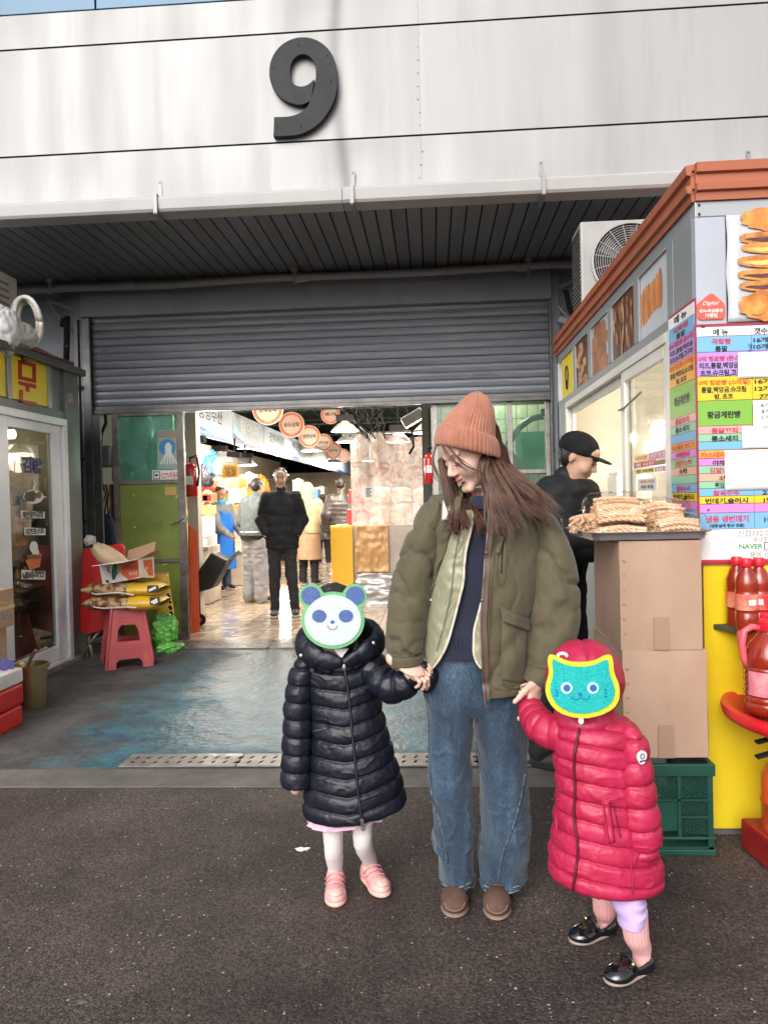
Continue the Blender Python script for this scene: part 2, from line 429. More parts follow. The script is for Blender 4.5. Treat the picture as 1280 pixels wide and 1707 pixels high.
def fns(pts):
 ys=[p[0]for p in pts];xs=[p[1]for p in pts];return lambda y:float(np.interp(y,ys,xs))
def patch(Vs,quad,nu,nv,off,r=7):
 """small cloth piece laid on a modelled surface; quad = tl, tr, br, bl picture points"""
 V=[]
 for j in range(nv+1):
  for i in range(nu+1):
   u,v=i/nu,j/nv;t=[quad[0][k]*(1-u)+quad[1][k]*u for k in(0,1)];b=[quad[3][k]*(1-u)+quad[2][k]*u for k in(0,1)]
   V.append(onto(Vs,t[0]*(1-v)+b[0]*v,t[1]*(1-v)+b[1]*v,off(u,v)if callable(off)else off,r))
 return V,[(j*(nu+1)+i,(j+1)*(nu+1)+i,(j+1)*(nu+1)+i+1,j*(nu+1)+i+1)for j in range(nv)for i in range(nu)]
def dense(pts,k=6):
 A=np.array([(p[0],p[1],0)for p in pts],float);return[(q[0],q[1])for q in crom(A,np.linspace(0,len(A)-1,(len(A)-1)*k+1))]
def seamline(Vs,pts,off=.003,rad_=.0015,k=6,r=6):
 P=np.array([tuple(onto(Vs,a,b,off,r))for a,b in dense(pts,k)]);
 for _ in range(3):P[1:-1]=(P[:-2]+2*P[1:-1]+P[2:])/4
 g=G();g.tube([Vector(p)for p in P],rad_,6);return g
# ================================================================ THE SETTING
random.seed(3)
def asphalt_mat():
 m=bpy.data.materials.new('asphalt');m.use_nodes=True;n=m.node_tree.nodes;l=m.node_tree.links;b=n['Principled BSDF']
 tc=n.new('ShaderNodeTexCoord')
 def noise(s,d=4,r=.6):
  t=n.new('ShaderNodeTexNoise');t.inputs['Scale'].default_value=s;t.inputs['Detail'].default_value=d;t.inputs['Roughness'].default_value=r
  l.new(tc.outputs['Object'],t.inputs['Vector']);return t.outputs['Fac']
 def ramp(src,a,ca,z,cz):
  r=n.new('ShaderNodeValToRGB');e=r.color_ramp.elements;e[0].position=a;e[1].position=z;e[0].color=(*ca,1);e[1].color=(*cz,1);l.new(src,r.inputs[0]);return r.outputs[0]
 def mix(f,a,bb):
  x=n.new('ShaderNodeMix');x.data_type='RGBA';l.new(f,x.inputs[0])
  for s,v in((6,a),(7,bb)):
   if isinstance(v,tuple):x.inputs[s].default_value=(*v,1)
   else:l.new(v,x.inputs[s])
  return x.outputs[2]
 big=ramp(noise(1.1,7,.62),.36,(.034,.027,.025),.66,(.105,.083,.077))
 grain=ramp(noise(70,7,.78),.36,(.5,.49,.48),.64,(1.4,1.38,1.35))
 gv=n.new('ShaderNodeTexVoronoi');gv.inputs['Scale'].default_value=150;l.new(tc.outputs['Object'],gv.inputs['Vector']);gs=n.new('ShaderNodeSeparateColor');l.new(gv.outputs['Color'],gs.inputs[0]);gr=ramp(gs.outputs[2],.1,(.5,.49,.49),.95,(1.55,1.5,1.48))
 gx=n.new('ShaderNodeMix');gx.data_type='RGBA';gx.blend_type='MULTIPLY';gx.inputs[0].default_value=1.0;l.new(grain,gx.inputs[6]);l.new(gr,gx.inputs[7]);grain=gx.outputs[2]
 mm=n.new('ShaderNodeMix');mm.data_type='RGBA';mm.blend_type='MULTIPLY';mm.inputs[0].default_value=1.0;l.new(big,mm.inputs[6]);l.new(grain,mm.inputs[7])
 v=n.new('ShaderNodeTexVoronoi');v.inputs['Scale'].default_value=75;l.new(tc.outputs['Object'],v.inputs['Vector'])
 sp=n.new('ShaderNodeSeparateColor');l.new(v.outputs['Color'],sp.inputs[0])
 g1=n.new('ShaderNodeMath');g1.operation='GREATER_THAN';g1.inputs[1].default_value=.92;l.new(sp.outputs[0],g1.inputs[0])
 g2=n.new('ShaderNodeMath');g2.operation='LESS_THAN';l.new(v.outputs['Distance'],g2.inputs[0])
 g3=n.new('ShaderNodeMath');g3.operation='MULTIPLY';g3.inputs[1].default_value=.34;l.new(sp.outputs[1],g3.inputs[0]);l.new(g3.outputs[0],g2.inputs[1])
 gg=n.new('ShaderNodeMath');gg.operation='MULTIPLY';l.new(g1.outputs[0],gg.inputs[0]);l.new(g2.outputs[0],gg.inputs[1])
 c=mix(gg.outputs[0],mm.outputs[2],(.42,.39,.36))
 st=n.new('ShaderNodeMapRange');st.inputs['From Min'].default_value=.6;st.inputs['From Max'].default_value=.75;st.inputs['To Max'].default_value=.75;l.new(noise(3.1,7,.65),st.inputs[0])
 c=mix(st.outputs[0],c,(.02,.016,.015))
 l.new(c,b.inputs['Base Color']);b.inputs['Roughness'].default_value=.72;b.inputs['Specular IOR Level'].default_value=.35
 bp=n.new('ShaderNodeBump');bp.inputs['Strength'].default_value=.9;bp.inputs['Distance'].default_value=.004;hb=n.new('ShaderNodeMath');hb.operation='SUBTRACT';l.new(noise(90,6,.8),hb.inputs[0]);l.new(gv.outputs['Distance'],hb.inputs[1]);l.new(hb.outputs[0],bp.inputs['Height']);l.new(bp.outputs[0],b.inputs['Normal'])
 return m
def apron_mat():
 """worn concrete with the remains of blue floor paint, wet down the middle"""
 m=bpy.data.materials.new('apron');m.use_nodes=True;n=m.node_tree.nodes;l=m.node_tree.links;b=n['Principled BSDF']
 tc=n.new('ShaderNodeTexCoord');sx=n.new('ShaderNodeSeparateXYZ');l.new(tc.outputs['Object'],sx.inputs[0])
 def noise(s,d=4,r=.6,v=None):
  t=n.new('ShaderNodeTexNoise');t.inputs['Scale'].default_value=s;t.inputs['Detail'].default_value=d;t.inputs['Roughness'].default_value=r
  l.new(v or tc.outputs['Object'],t.inputs['Vector']);return t.outputs['Fac']
 def ma(op,a,bb,cl=False):
  x=n.new('ShaderNodeMath');x.operation=op;x.use_clamp=cl
  for i,q in enumerate((a,bb)):
   if isinstance(q,(int,float)):x.inputs[i].default_value=q
   else:l.new(q,x.inputs[i])
  return x.outputs[0]
 def mr(a,f0,f1,t0=0.,t1=1.):
  x=n.new('ShaderNodeMapRange');x.interpolation_type='SMOOTHSTEP'
  for i,q in enumerate((a,f0,f1,t0,t1)):
   if isinstance(q,(int,float)):x.inputs[i].default_value=q
   else:l.new(q,x.inputs[i])
  return x.outputs[0]
 def mix(f,a,bb,mode='MIX'):
  x=n.new('ShaderNodeMix');x.data_type='RGBA';x.blend_type=mode
  if isinstance(f,(int,float)):x.inputs[0].default_value=f
  else:l.new(f,x.inputs[0])
  for s,v in((6,a),(7,bb)):
   if isinstance(v,tuple):x.inputs[s].default_value=(*v,1)
   else:l.new(v,x.inputs[s])
  return x.outputs[2]
 X,Y=sx.outputs[0],sx.outputs[1]
 w=ma('MULTIPLY',ma('SUBTRACT',noise(1.6,6,.7),.5),2.2)
 left=mr(ma('ADD',ma('ADD',X,ma('MULTIPLY',Y,.16)),w),-1.6,-.95)
 right=mr(ma('ADD',X,w),.5,-.1)
 far=mr(ma('ADD',Y,ma('MULTIPLY',w,1.3)),7.2,5.0,.3,1.)
 near=mr(Y,3.86,3.9)
 worn=mr(noise(11,8,.8),.40,.52)
 msk=ma('MULTIPLY',ma('MULTIPLY',left,right),ma('MULTIPLY',ma('MULTIPLY',far,near),mr(worn,0,1,.42,1)))
 base=mix(mr(noise(2.2,7,.65),.35,.65),(.052,.049,.047),(.115,.107,.10))
 base=mix(mr(noise(60,4,.7),.35,.65),mix(1.0,base,(.72,.72,.72),'MULTIPLY'),base)
 dark=mr(noise(4.0,8,.75),.52,.66)
 base=mix(ma('MULTIPLY',dark,.75),base,(.035,.034,.034))
 blue=mix(mr(noise(5,7,.7),.35,.65),(.010,.060,.09),(.045,.15,.20))
 blue=mix(mr(noise(30,6,.8),.55,.68),blue,(.12,.2,.22))
 c=mix(msk,base,blue)
 l.new(c,b.inputs['Base Color'])
 wet=ma('MULTIPLY',mr(ma('ADD',X,w),-2.3,-1.5),mr(ma('ADD',X,w),.9,.0))
 wet=ma('MULTIPLY',wet,mr(Y,3.88,4.3))
 ro=ma('ADD',mr(wet,0,1,.75,.2),ma('MULTIPLY',msk,.12))
 ro=ma('ADD',ro,ma('MULTIPLY',noise(25,4),.18))
 l.new(ro,b.inputs['Roughness'])
 bp=n.new('ShaderNodeBump');bp.inputs['Strength'].default_value=.75;bp.inputs['Distance'].default_value=.012
 h=ma('ADD',noise(22,5,.6),ma('MULTIPLY',noise(5,3),1.6));l.new(h,bp.inputs['Height']);l.new(bp.outputs[0],b.inputs['Normal'])
 return m
ASPH=asphalt_mat();APR=apron_mat()
M_conc=pm('kerb concrete',(.095,.086,.077),(.15,.135,.12),scale=5,rough=.85,bump=.6,bscale=80,dirt=(.06,.055,.05),dscale=4,damt=.6)
g=G();g.poly([(-60,-60,0),(60,-60,0),(60,3.63,0),(-60,3.63,0)]);o=g.build('asphalt_ground',ASPH);tag(o,'dark brown grey asphalt with pale specks in the foreground',None,kind='structure')
# concrete edge strip, cast in sections
strip=thing('concrete_strip','pale concrete edging strip between the asphalt and the market apron','kerb',kind='structure')
x=-8.0
for L in(3.1,2.37,1.9,1.2,2.6,3.0):
 g=G();g.box((x+.004,3.62,-.1),(x+L-.004,3.86,.006));g.build('slab',M_conc,strip,bevel=.004);x+=L
N=90
P=[(-8+14*i/N,3.85+3.55*j/40,.0)for j in range(41)for i in range(N+1)]
P=np.array(P);P[:,2]=.004+.004*fbm(P*2.0,3)
Fq=[(j*(N+1)+i,j*(N+1)+i+1,(j+1)*(N+1)+i+1,(j+1)*(N+1)+i)for j in range(40)for i in range(N)]
# leave the drain channel open
Fq=[f for f in Fq if not(-1.64<P[f[0]][0]<1.0 and 3.86<P[f[0]][1]<4.0)]
o=mesh_obj('concrete_apron',P,Fq,APR,smooth=True);tag(o,'worn wet concrete apron with remains of blue floor paint',None,kind='structure')
# drain
dr=thing('drain_cover','slotted steel drain cover strip set in the wet concrete','drain cover',(-.3,3.95,0))
M_steel=pm('galvanised steel',(.32,.295,.27),(.22,.2,.185),scale=8,rough=.45,metal=.5,rvar=.12,dirt=(.12,.1,.08),dscale=6,damt=.5)
M_blk=pm('dark gap',(.012,.012,.012),rough=.9)
xx=-1.66;k=0
while xx<.95:
 L=min(.62,.97-xx);g=G();y0,y1,z=3.875,4.065,.016
 ns=max(2,int(L/.062));a=xx+.004;bnd=[y0,y0+.042,y0+.08,y0+.112,y0+.15,y1]
 # plate as strips between slots (slanting slots)
 for(ya,yb,cut)in((bnd[0],bnd[1],0),(bnd[1],bnd[2],1),(bnd[2],bnd[3],0),(bnd[3],bnd[4],1),(bnd[4],bnd[5],0)):
  if not cut:g.prism([(a,ya,z),(a+L-.008,ya,z),(a+L-.008,yb,z),(a,yb,z)],(0,0,-.006))
  else:
   w=(L-.008)/ns
   for i in range(ns):
    s0=a+i*w;sk=.012
    g.prism([(s0+.008-(sk if i else 0),ya,z),(s0+w-.008-sk,ya,z),(s0+w-.008+(0 if i<ns-1 else 0),yb,z),(s0+.008,yb,z)],(0,0,-.006))
 g.build('grate',M_steel,dr);xx+=.62
g=G();g.box((-1.66,3.87,-.12),(.97,4.07,-.06));g.build('channel',M_blk,dr)
# threshold slab between apron and tiles
th=thing('threshold','cracked damp concrete threshold in front of the tiled market floor','threshold',(-1,7.3,0),kind='structure')
M_th=pm('threshold concrete',(.1,.085,.075),(.2,.17,.15),scale=7,rough=.35,bump=.8,bscale=40,dirt=(.03,.028,.026),dscale=5,damt=.8,rvar=.15)
random.seed(5)
xs=[-8,-3.4,-2.3,-1.55,-.9,-.1,.8,6]
for i in range(len(xs)-1):
 for(ya,yb)in((7.02,7.2),(7.21,7.46)):
  j=random.uniform(-.02,.02)
  g=G();g.prism([(xs[i]+.006+j,ya,.016),(xs[i+1]-.006+j,ya,.016),(xs[i+1]-.006-j,yb,.016),(xs[i]+.006-j,yb,.016)],(0,0,-.05));g.build('slab',M_th,th)
# market floor tiles
fl=thing('market_floor','wet tan tiled floor inside the market hall','floor',(-1.5,9,0),kind='structure')
def tile_mat(i):
 c=[((.36,.27,.19),(.48,.38,.29)),((.42,.31,.22),(.56,.45,.35)),((.30,.22,.16),(.42,.33,.25))][i]
 return pm('floor tile %d'%i,c[0],c[1],scale=5,rough=.22,rvar=.15,bump=.25,bscale=18,dirt=(.08,.05,.035),dscale=6,damt=.55)
TM=[tile_mat(i)for i in range(3)]
g=G();g.poly([(-9,7.46,-.008),(8,7.46,-.008),(8,45,-.008),(-9,45,-.008)]);g.build('grout',pm('grout',(.07,.05,.04),rough=.5),fl)
ts=.3;cache={}
far=G()
for j in range(0,60):
 for i in range(-14,9):
  xa=i*ts;ya=7.47+j*ts
  if j<11 and-10<=i<3:
   key=(i+j*3)%3
   if key not in cache:
    g=G();g.prism([(.003,.003,0),(ts-.003,.003,0),(ts-.003,ts-.003,0),(.003,ts-.003,0)],(0,0,-.01));o=g.build('tile',TM[key],fl,local=True);cache[key]=o.data
   else:
    o=bpy.data.objects.new('tile',cache[key]);COL.objects.link(o);o.parent=fl
   o.location=Vector((xa,ya,random.uniform(-.0015,.0015)))-fl.location;o.rotation_euler=(random.uniform(-.004,.004),random.uniform(-.004,.004),0)
  else:
   far.cur=(i*7+j*5)%3;far.prism([(xa+.003,ya+.003,0),(xa+ts-.003,ya+.003,0),(xa+ts-.003,ya+ts-.003,0),(xa+.003,ya+ts-.003,0)],(0,0,-.006))
far.build('tile_field',TM,fl,kind='stuff')

# ================================================================ MARKET HALL FRONT
mh=thing('market_hall','market hall front with pale metal fascia, grey soffit and blue grey wall','building',(-1.1,7.7,0))
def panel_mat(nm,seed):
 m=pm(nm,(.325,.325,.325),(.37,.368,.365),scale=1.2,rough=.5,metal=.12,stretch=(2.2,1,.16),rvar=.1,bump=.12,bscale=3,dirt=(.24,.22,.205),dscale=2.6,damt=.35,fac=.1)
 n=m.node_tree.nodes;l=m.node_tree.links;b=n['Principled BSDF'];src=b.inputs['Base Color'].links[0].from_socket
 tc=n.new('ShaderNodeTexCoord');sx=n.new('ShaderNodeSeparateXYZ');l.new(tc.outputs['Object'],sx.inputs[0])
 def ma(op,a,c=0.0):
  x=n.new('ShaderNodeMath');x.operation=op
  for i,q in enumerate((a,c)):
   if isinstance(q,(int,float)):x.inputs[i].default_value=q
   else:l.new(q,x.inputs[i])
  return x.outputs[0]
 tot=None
 # soft wavy darker streaks mixed into the colour, running down the sheets
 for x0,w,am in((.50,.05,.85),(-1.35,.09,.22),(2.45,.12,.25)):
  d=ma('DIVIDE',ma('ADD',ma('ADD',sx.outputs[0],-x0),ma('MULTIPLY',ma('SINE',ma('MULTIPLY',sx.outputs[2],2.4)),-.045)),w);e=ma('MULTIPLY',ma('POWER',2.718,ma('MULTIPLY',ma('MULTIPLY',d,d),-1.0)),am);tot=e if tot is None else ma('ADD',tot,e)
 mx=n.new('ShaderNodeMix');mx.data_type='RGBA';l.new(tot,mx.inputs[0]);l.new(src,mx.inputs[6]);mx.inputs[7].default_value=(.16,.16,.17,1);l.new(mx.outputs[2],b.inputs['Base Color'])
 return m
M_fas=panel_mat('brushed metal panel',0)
M_seam=pm('seam dark',(.03,.027,.025),rough=.7)
FY=5.7
def warp(z):return 0
rowz=[(3.655,4.02),(4.034,4.822),(4.836,5.085)]
seamx=-.02
for za,zb in rowz:
 for xa,xb in((-7.5,seamx-.0006),(seamx+.0006,7.5)):
  n1,n2=60,8;P=[];
  for j in range(n2+1):
   for i in range(n1+1):
    X_=xa+(xb-xa)*i/n1;Z_=za+(zb-za)*j/n2
    P.append((X_,FY,Z_))
  P=np.array(P);
  # oil-canning of thin sheet: long soft vertical dents
  d=.010*np.sin(P[:,0]*2.3+.6*P[:,2])+.028*np.exp(-((P[:,0]+.62-.12*np.sin(P[:,2]*2.2))/.06)**2)+.02*np.exp(-((P[:,0]+2.45-.1*(P[:,2]-4.3))/.09)**2)+.006*np.exp(-((P[:,0]-1.3)/.1)**2)
  e=np.minimum(np.minimum(P[:,2]-za,zb-P[:,2])/.12,1);P[:,1]+=d*.6*e
  Fq=[(j*(n1+1)+i,j*(n1+1)+i+1,(j+1)*(n1+1)+i+1,(j+1)*(n1+1)+i)for j in range(n2)for i in range(n1)]
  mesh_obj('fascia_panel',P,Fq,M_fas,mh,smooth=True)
M_blue=pm('blue panel',(.006,.075,.15),(.009,.09,.175),scale=2,rough=.3,metal=.1)
for xa,xb in((-7.5,-2.435),(-2.425,2),(2.01,7.5)):
 g=G();g.box((xa,FY-.005,5.09),(xb,FY+.05,6.3));g.build('blue_panel',M_blue,mh,bevel=.004)
g=G();g.box((-7.5,FY+.03,3.66),(7.5,FY+.3,6.4));g.build('backing_wall',M_seam,mh)
# little rivets and tape marks along the sheet seam
g=G()
for i in range(15):
 z=3.72+i*.095;g.ball((seamx+random.uniform(-.02,.012),FY+.004,z),(.008,.006,.008),6,4)
g.build('rivet',pm('rivet',(.35,.33,.31),rough=.5,metal=.6),mh,kind='stuff')
# gutter: white box profile
M_gut=pm('white gutter',(.36,.355,.35),(.42,.415,.41),scale=3,rough=.4,dirt=(.25,.225,.2),dscale=3,damt=.3)
gt=G()
prof=[(FY-.005,3.638),(FY-.10,3.638),(FY-.115,3.62),(FY-.105,3.545),(FY-.09,3.525),(FY+.06,3.52),(FY+.06,3.64)]
for xa,xb in((-7.5,-.6),(-.598,3.4),(3.402,7.5)):
 g=G();g.prism([(xa,y,z)for y,z in prof],(xb-xa,0,0));g.build('gutter',M_gut,mh,bevel=.004)
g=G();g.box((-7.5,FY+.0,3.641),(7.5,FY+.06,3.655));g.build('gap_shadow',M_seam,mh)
M_brk=pm('bracket steel',(.25,.25,.26),rough=.5,metal=.5)
for px in(268,589,902,1247):
 X_=aty(px,320,FY).x
 g=G();g.box((X_-.014,FY-.008,3.6),(X_+.014,FY-.002,3.79));g.box((X_-.014,FY-.124,3.641),(X_+.014,FY-.008,3.648));g.box((X_-.014,FY-.128,3.50),(X_+.014,FY-.117,3.648))
 g.box((X_-.014,FY-.128,3.498),(X_+.014,FY+.1,3.508));g.ball((X_,FY-.01,3.775),.006,6,4)
 g.build('gutter_bracket',M_brk,mh)
# soffit planks
M_sof=pm('soffit plank',(.115,.124,.135),(.16,.168,.18),scale=3,rough=.42,stretch=(1,.1,1),rvar=.1)
pw=.118;cch=None
for i in range(-36,23):
 xa=i*pw-.03
 if cch is None:
  g=G();g.prism([(.003,FY+.06,0),(pw-.010,FY+.06,0),(pw-.010,7.66,0),(.003,7.66,0)],(0,0,.014));o=g.build('soffit_plank',M_sof,mh,local=True);cch=o.data
 else:o=bpy.data.objects.new('soffit_plank',cch);COL.objects.link(o);o.parent=mh
 o.location=Vector((xa,0,3.60+random.uniform(-.001,.001)))-mh.location
g=G();g.box((-7.5,FY+.06,3.618),(7.5,7.7,3.64));g.build('soffit_backing',M_blk,mh)
# wall beside and over the shutter
M_wall=pm('blue grey wall paint',(.20,.225,.27),(.245,.27,.315),scale=3,rough=.5,bump=.15,bscale=30,dirt=(.05,.05,.055),dscale=2,damt=.5)
M_hood=pm('shutter hood paint',(.24,.265,.315),(.28,.305,.355),scale=3,rough=.4,dirt=(.06,.06,.07),dscale=2,damt=.4)
g=G();g.box((-7.5,7.72,0),(-3.58,7.9,3.63));g.box((-3.58,7.78,3.3),(1.24,7.95,3.63));g.box((1.24,7.72,0),(7.5,7.9,3.63));g.build('wall',M_wall,mh)
g=G();g.box((-3.6,7.66,0),(-3.5,7.74,3.63));g.build('corner_post',pm('pale post',(.2,.215,.24),(.25,.265,.29),scale=4,rough=.4,dirt=(.1,.1,.1)),mh,bevel=.004)
g=G();g.box((1.2,7.66,0),(1.285,7.74,3.63));g.build('corner_post',M_wall,mh,bevel=.004)
# hall roof and side walls behind
M_dark=pm('dark roof',(.012,.018,.018),(.03,.04,.038),scale=2,rough=.9)
g=G();g.box((-9,7.95,4.4),(8,46,4.6));g.box((-9.2,7.95,-.05),(-9,46,4.4));g.box((8,7.95,-.05),(8.2,46,4.4));g.box((-9,46,0),(8,46.2,4.4));g.build('hall_shell',M_dark,mh)
# outer building body to keep the sky out of the hall
g=G();g.box((-9.2,7.95,4.62),(8.2,46,6.3));g.build('upper_storey',M_wall,mh)

# numeral on the fascia
num=thing('door_number','large black raised numeral nine on the pale fascia','sign',tuple(aty(505,145,FY)))
cN,wN,hN=boxpx(aty,FY-.03,450,62,562,226)
PX=lambda x,y:aty(x,y,FY-.055)
def smooth_closed(pts,n=2):
 for _ in range(n):
  q=[]
  for i in range(len(pts)):
   a,b=pts[i],pts[(i+1)%len(pts)]
   q+=[(a[0]*.75+b[0]*.25,a[1]*.75+b[1]*.25),(a[0]*.25+b[0]*.75,a[1]*.25+b[1]*.75)]
  pts=q
 return pts
# outer and inner contours of the 9 (read off the sign)
cx_,cy_=505,118
outer=[];
def nine_shape():
 # stroke as quads between outer and inner contour: bowl + stem
 A=[];
 bowl_o=[(505+56*math.cos(t),119+57*math.sin(t))for t in np.linspace(-PI,0,26)]
 bowl_i=[(505+21.5*math.cos(t),117+27*math.sin(t))for t in np.linspace(-PI,0,26)]
 return bowl_o,bowl_i
g=G()
def ringquads(O,I_,y0=FY-.055,y1=FY-.008):
 n=len(O)
 for i in range(n-1):
  q=[O[i],O[i+1],I_[i+1],I_[i]]
  g.prism([aty(a,b,y0)for a,b in q],(0,y1-y0,0))
bo,bi=nine_shape()
# one continuous outline polygon, built as mesh strip with shared verts
O=bo[:]
I_=bi[:]
# right side down into the stem
stem_o=[(561,119),(562,140),(558,162),(549,183),(534,203),(515,217),(492,225),(456,227)]
stem_i=[(526.5,117),(526.5,128),(525,140),(519,163),(512,178),(500,188),(482,194),(457,195)]
low_o=[(449,119),(450,132),(456,148),(468,162),(484,171),(502,174),(518,168)]
low_i=[(483.5,117),(484,128),(488,138),(495,143),(505,144),(515,140),(524,132)]
def strip(Oa,Ia,nm='s'):
 n=len(Oa);V=[];
 for(a,b)in zip(Oa,Ia):
  for q in(a,b):
   V.append(aty(q[0],q[1],FY-.055));
 V2=[v+Vector((0,.047,0))for v in V]
 Fq=[]
 for i in range(n-1):
  a,b,c,d=2*i,2*i+1,2*i+3,2*i+2;m=2*n
  Fq+=[(a,b,c,d),(a,d,d+m,a+m),(b,b+m,c+m,c)]
 m=2*n;Fq+=[(0,m,m+1,1),(m-2,m-1,2*m-1,2*m-2)]
 g.add(V+V2,Fq)
def dens(A,k=5):
 A=[(x,y,0)for x,y in A];B=crom(A,np.linspace(0,len(A)-1,(len(A)-1)*k+1));return[(b[0],b[1])for b in B]
strip(O,I_);strip(dens(stem_o),dens(stem_i));strip(dens(low_o),dens(low_i))
g.build('numeral',pm('numeral black',(.014,.015,.018),(.022,.023,.027),scale=10,rough=.6,spec=.3,bump=.15,bscale=120),num)
g=G()
for a,b in((498,75),(545,93),(551,136),(463,210),(457,114),(502,210)):g.ball(aty(a,b,FY-.057),(.006,.003,.006),6,4)
g.build('screw',M_blk,num,kind='stuff')

# roller shutter
sh=thing('roller_shutter','half raised grey roller shutter over the market entrance','roller shutter',(-1.1,7.66,2.3))
M_slat=pm('shutter slat grey',(.27,.288,.33),(.33,.348,.39),scale=2.2,rough=.36,metal=.35,stretch=(.3,1,3),rvar=.1,dirt=(.07,.07,.08),dscale=2.5,damt=.5)
zl=2.385;nsl=12;pit=(3.3-zl)/nsl;cch=None
for i in range(nsl):
 if cch is None:
  prof=[(7.7,.0),(7.692,.012),(7.684,pit*.5),(7.69,pit-.012),(7.7,pit-.004),(7.72,pit-.004),(7.72,0)]
  g=G();g.prism([(-3.42,y,z)for y,z in prof],(4.6,0,0));o=g.build('slat',M_slat,sh,local=True,bevel=.002);cch=o.data
 else:
  o=bpy.data.objects.new('slat',cch);COL.objects.link(o);o.parent=sh
 o.location=Vector((0,random.uniform(-.002,.002),zl+i*pit+random.uniform(-.0015,.0015)))-sh.location;o.rotation_euler=(random.uniform(-.02,.02),0,0)if False else(0,0,0)
g=G();g.box((-3.42,7.67,2.335),(1.18,7.73,2.378));g.box((-3.42,7.655,2.3),(1.18,7.74,2.335));g.build('bottom_bar',pm('bar',(.14,.14,.15),(.2,.19,.19),scale=5,rough=.4,metal=.5,dirt=(.08,.06,.05),dscale=8),sh,bevel=.004)
g=G();g.box((-3.5,7.745,2.3),(1.2,7.75,3.6));g.build('light_stop_sheet',M_blk,sh)  # unseen sheet added to stop hall light leaking between the slats
g=G();g.box((-3.5,7.6,3.275),(1.2,7.76,3.6));g.build('hood',M_hood,sh,bevel=.006)
M_guide=pm('guide rail',(.1,.1,.1),(.17,.165,.16),scale=5,rough=.4,metal=.6,dirt=(.05,.04,.035),dscale=7)
for xa,xb in((-3.5,-3.42),(1.178,1.2)):
 g=G();g.box((xa,7.62,0.01),(xb,7.668,3.27));g.box((xa,7.74,.01),(xb,7.78,3.27));g.build('guide_rail',M_guide,sh,bevel=.003)
g=G();g.box((-3.495,7.63,.01),(-3.34,7.66,2.29));g.build('guide_rail',M_guide,sh,bevel=.003)

# pipes under the soffit
M_pipe=pm('grey conduit',(.26,.26,.265),(.34,.34,.34),scale=6,rough=.45,dirt=(.1,.09,.08),dscale=6)
def pipe(label,z0,z1,y,r,xa=-4.4,xb=1.6,couple=()):
 t=thing('conduit_pipe',label,'pipe',(xa,y,z0),group='pipes under the soffit')
 g=G();g.tube([(xa+(xb-xa)*i/12,y+.01*math.sin(i*2.1),z0+(z1-z0)*i/12+.008*math.sin(i*1.3))for i in range(13)],r,12);g.build('tube',M_pipe,t,smooth=True)
 for c in couple:
  z=z0+(z1-z0)*(c-xa)/(xb-xa);g=G();g.tube([(c-.06,y,z),(c+.06,y,z)],r*1.22,12);g.build('coupling',M_pipe,t,smooth=True,angle=40)
pipe('lower grey conduit pipe with couplings running along above the shutter hood',3.5,3.535,7.4,.036,couple=(-2.9,-1.2,.9))
pipe('upper grey pipe tight under the soffit behind the clamped conduit',3.555,3.56,7.5,.034,couple=(-2.2,.3))
for px,ya in((88,470),(492,445),(878,425)):
 X_=aty(px,ya,7.42).x;t=thing('pipe_clamp','small steel drop clamp holding the pipes at %s'%{88:'the left end above the hose',492:'mid span above the shutter',878:'the right end near the air conditioner'}[px],'clamp',(X_,7.4,3.6))
 g=G();g.box((X_-.012,7.36,3.45),(X_+.012,7.367,3.6));g.build('strap',M_steel,t)
 g=G();g.box((X_-.03,7.355,3.57),(X_+.03,7.45,3.6));g.build('foot_plate',M_steel,t)
# triangular brackets each side
for sgn,X_,lab in((1,-3.86,'triangular pipe bracket on the blue grey wall left of the shutter'),(-1,1.5,'triangular pipe bracket on the wall right of the shutter')):
 t=thing('wall_bracket',lab,'bracket',(X_,7.65,3.3))
 e=X_+sgn*.3
 g=G();g.bar((X_,7.64,3.47),(e,7.68,3.36),.012,.03);g.build('arm',M_pipe,t)
 g=G();g.bar((e,7.69,3.36),(e,7.69,3.02),.035,.012,up=(0,1,0));g.build('leg',M_pipe,t)
 g=G();g.bar((X_,7.64,3.47),(e,7.68,3.02),.02,.012);g.build('strut',M_pipe,t)
# thin vertical cable conduit beside the shutter
t=thing('cable_conduit','thin black vertical conduit clipped beside the left shutter rail','conduit',(-3.52,7.6,0))
g=G();g.tube([(-3.525,7.6,.1),(-3.53,7.6,1.2),(-3.52,7.6,3.25)],.012,8);g.build('tube',M_blk,t,smooth=True)
for z in(2.56,1.83,1.2):g=G();g.box((-3.62,7.585,z),(-3.5,7.61,z+.025));g.build('clip',M_blk,t)
t=thing('black_hose','short bent black pipe on the wall above the left shop ledge','pipe',(-3.5,7.6,2.9))
g=G();p=[aty(a,b,7.3)for a,b in((103,545),(106,532),(112,528),(112,560),(111,610))];g.tube(p,[.018,.026,.03,.03,.028],10);g.build('tube',M_blk,t,smooth=True)
g=G();g.ball(aty(112,577,7.25),.01,6,4);g.build('bolt',M_steel,t)
t=thing('black_hose','curved black hose end beside the bracket right of the shutter','pipe',(1.3,7.5,3.1))
g=G();p=[aty(a,b,7.3)for a,b in((942,483),(946,500),(950,517),(956,528),(966,530))];g.tube(p,.025,10);g.build('tube',M_blk,t,smooth=True)
t=thing('wall_lamp','small grey floodlight low on the bracket right of the shutter','lamp',(1.3,7.5,2.9))
g=G();g.obox(aty(938,535,7.2),(.09,.08,.06),Matrix.Rotation(.3,3,'Y'));g.build('body',M_pipe,t,bevel=.01);g=G();g.bar(aty(930,510,7.2),aty(945,528,7.2),.02,.01);g.build('arm',M_pipe,t)

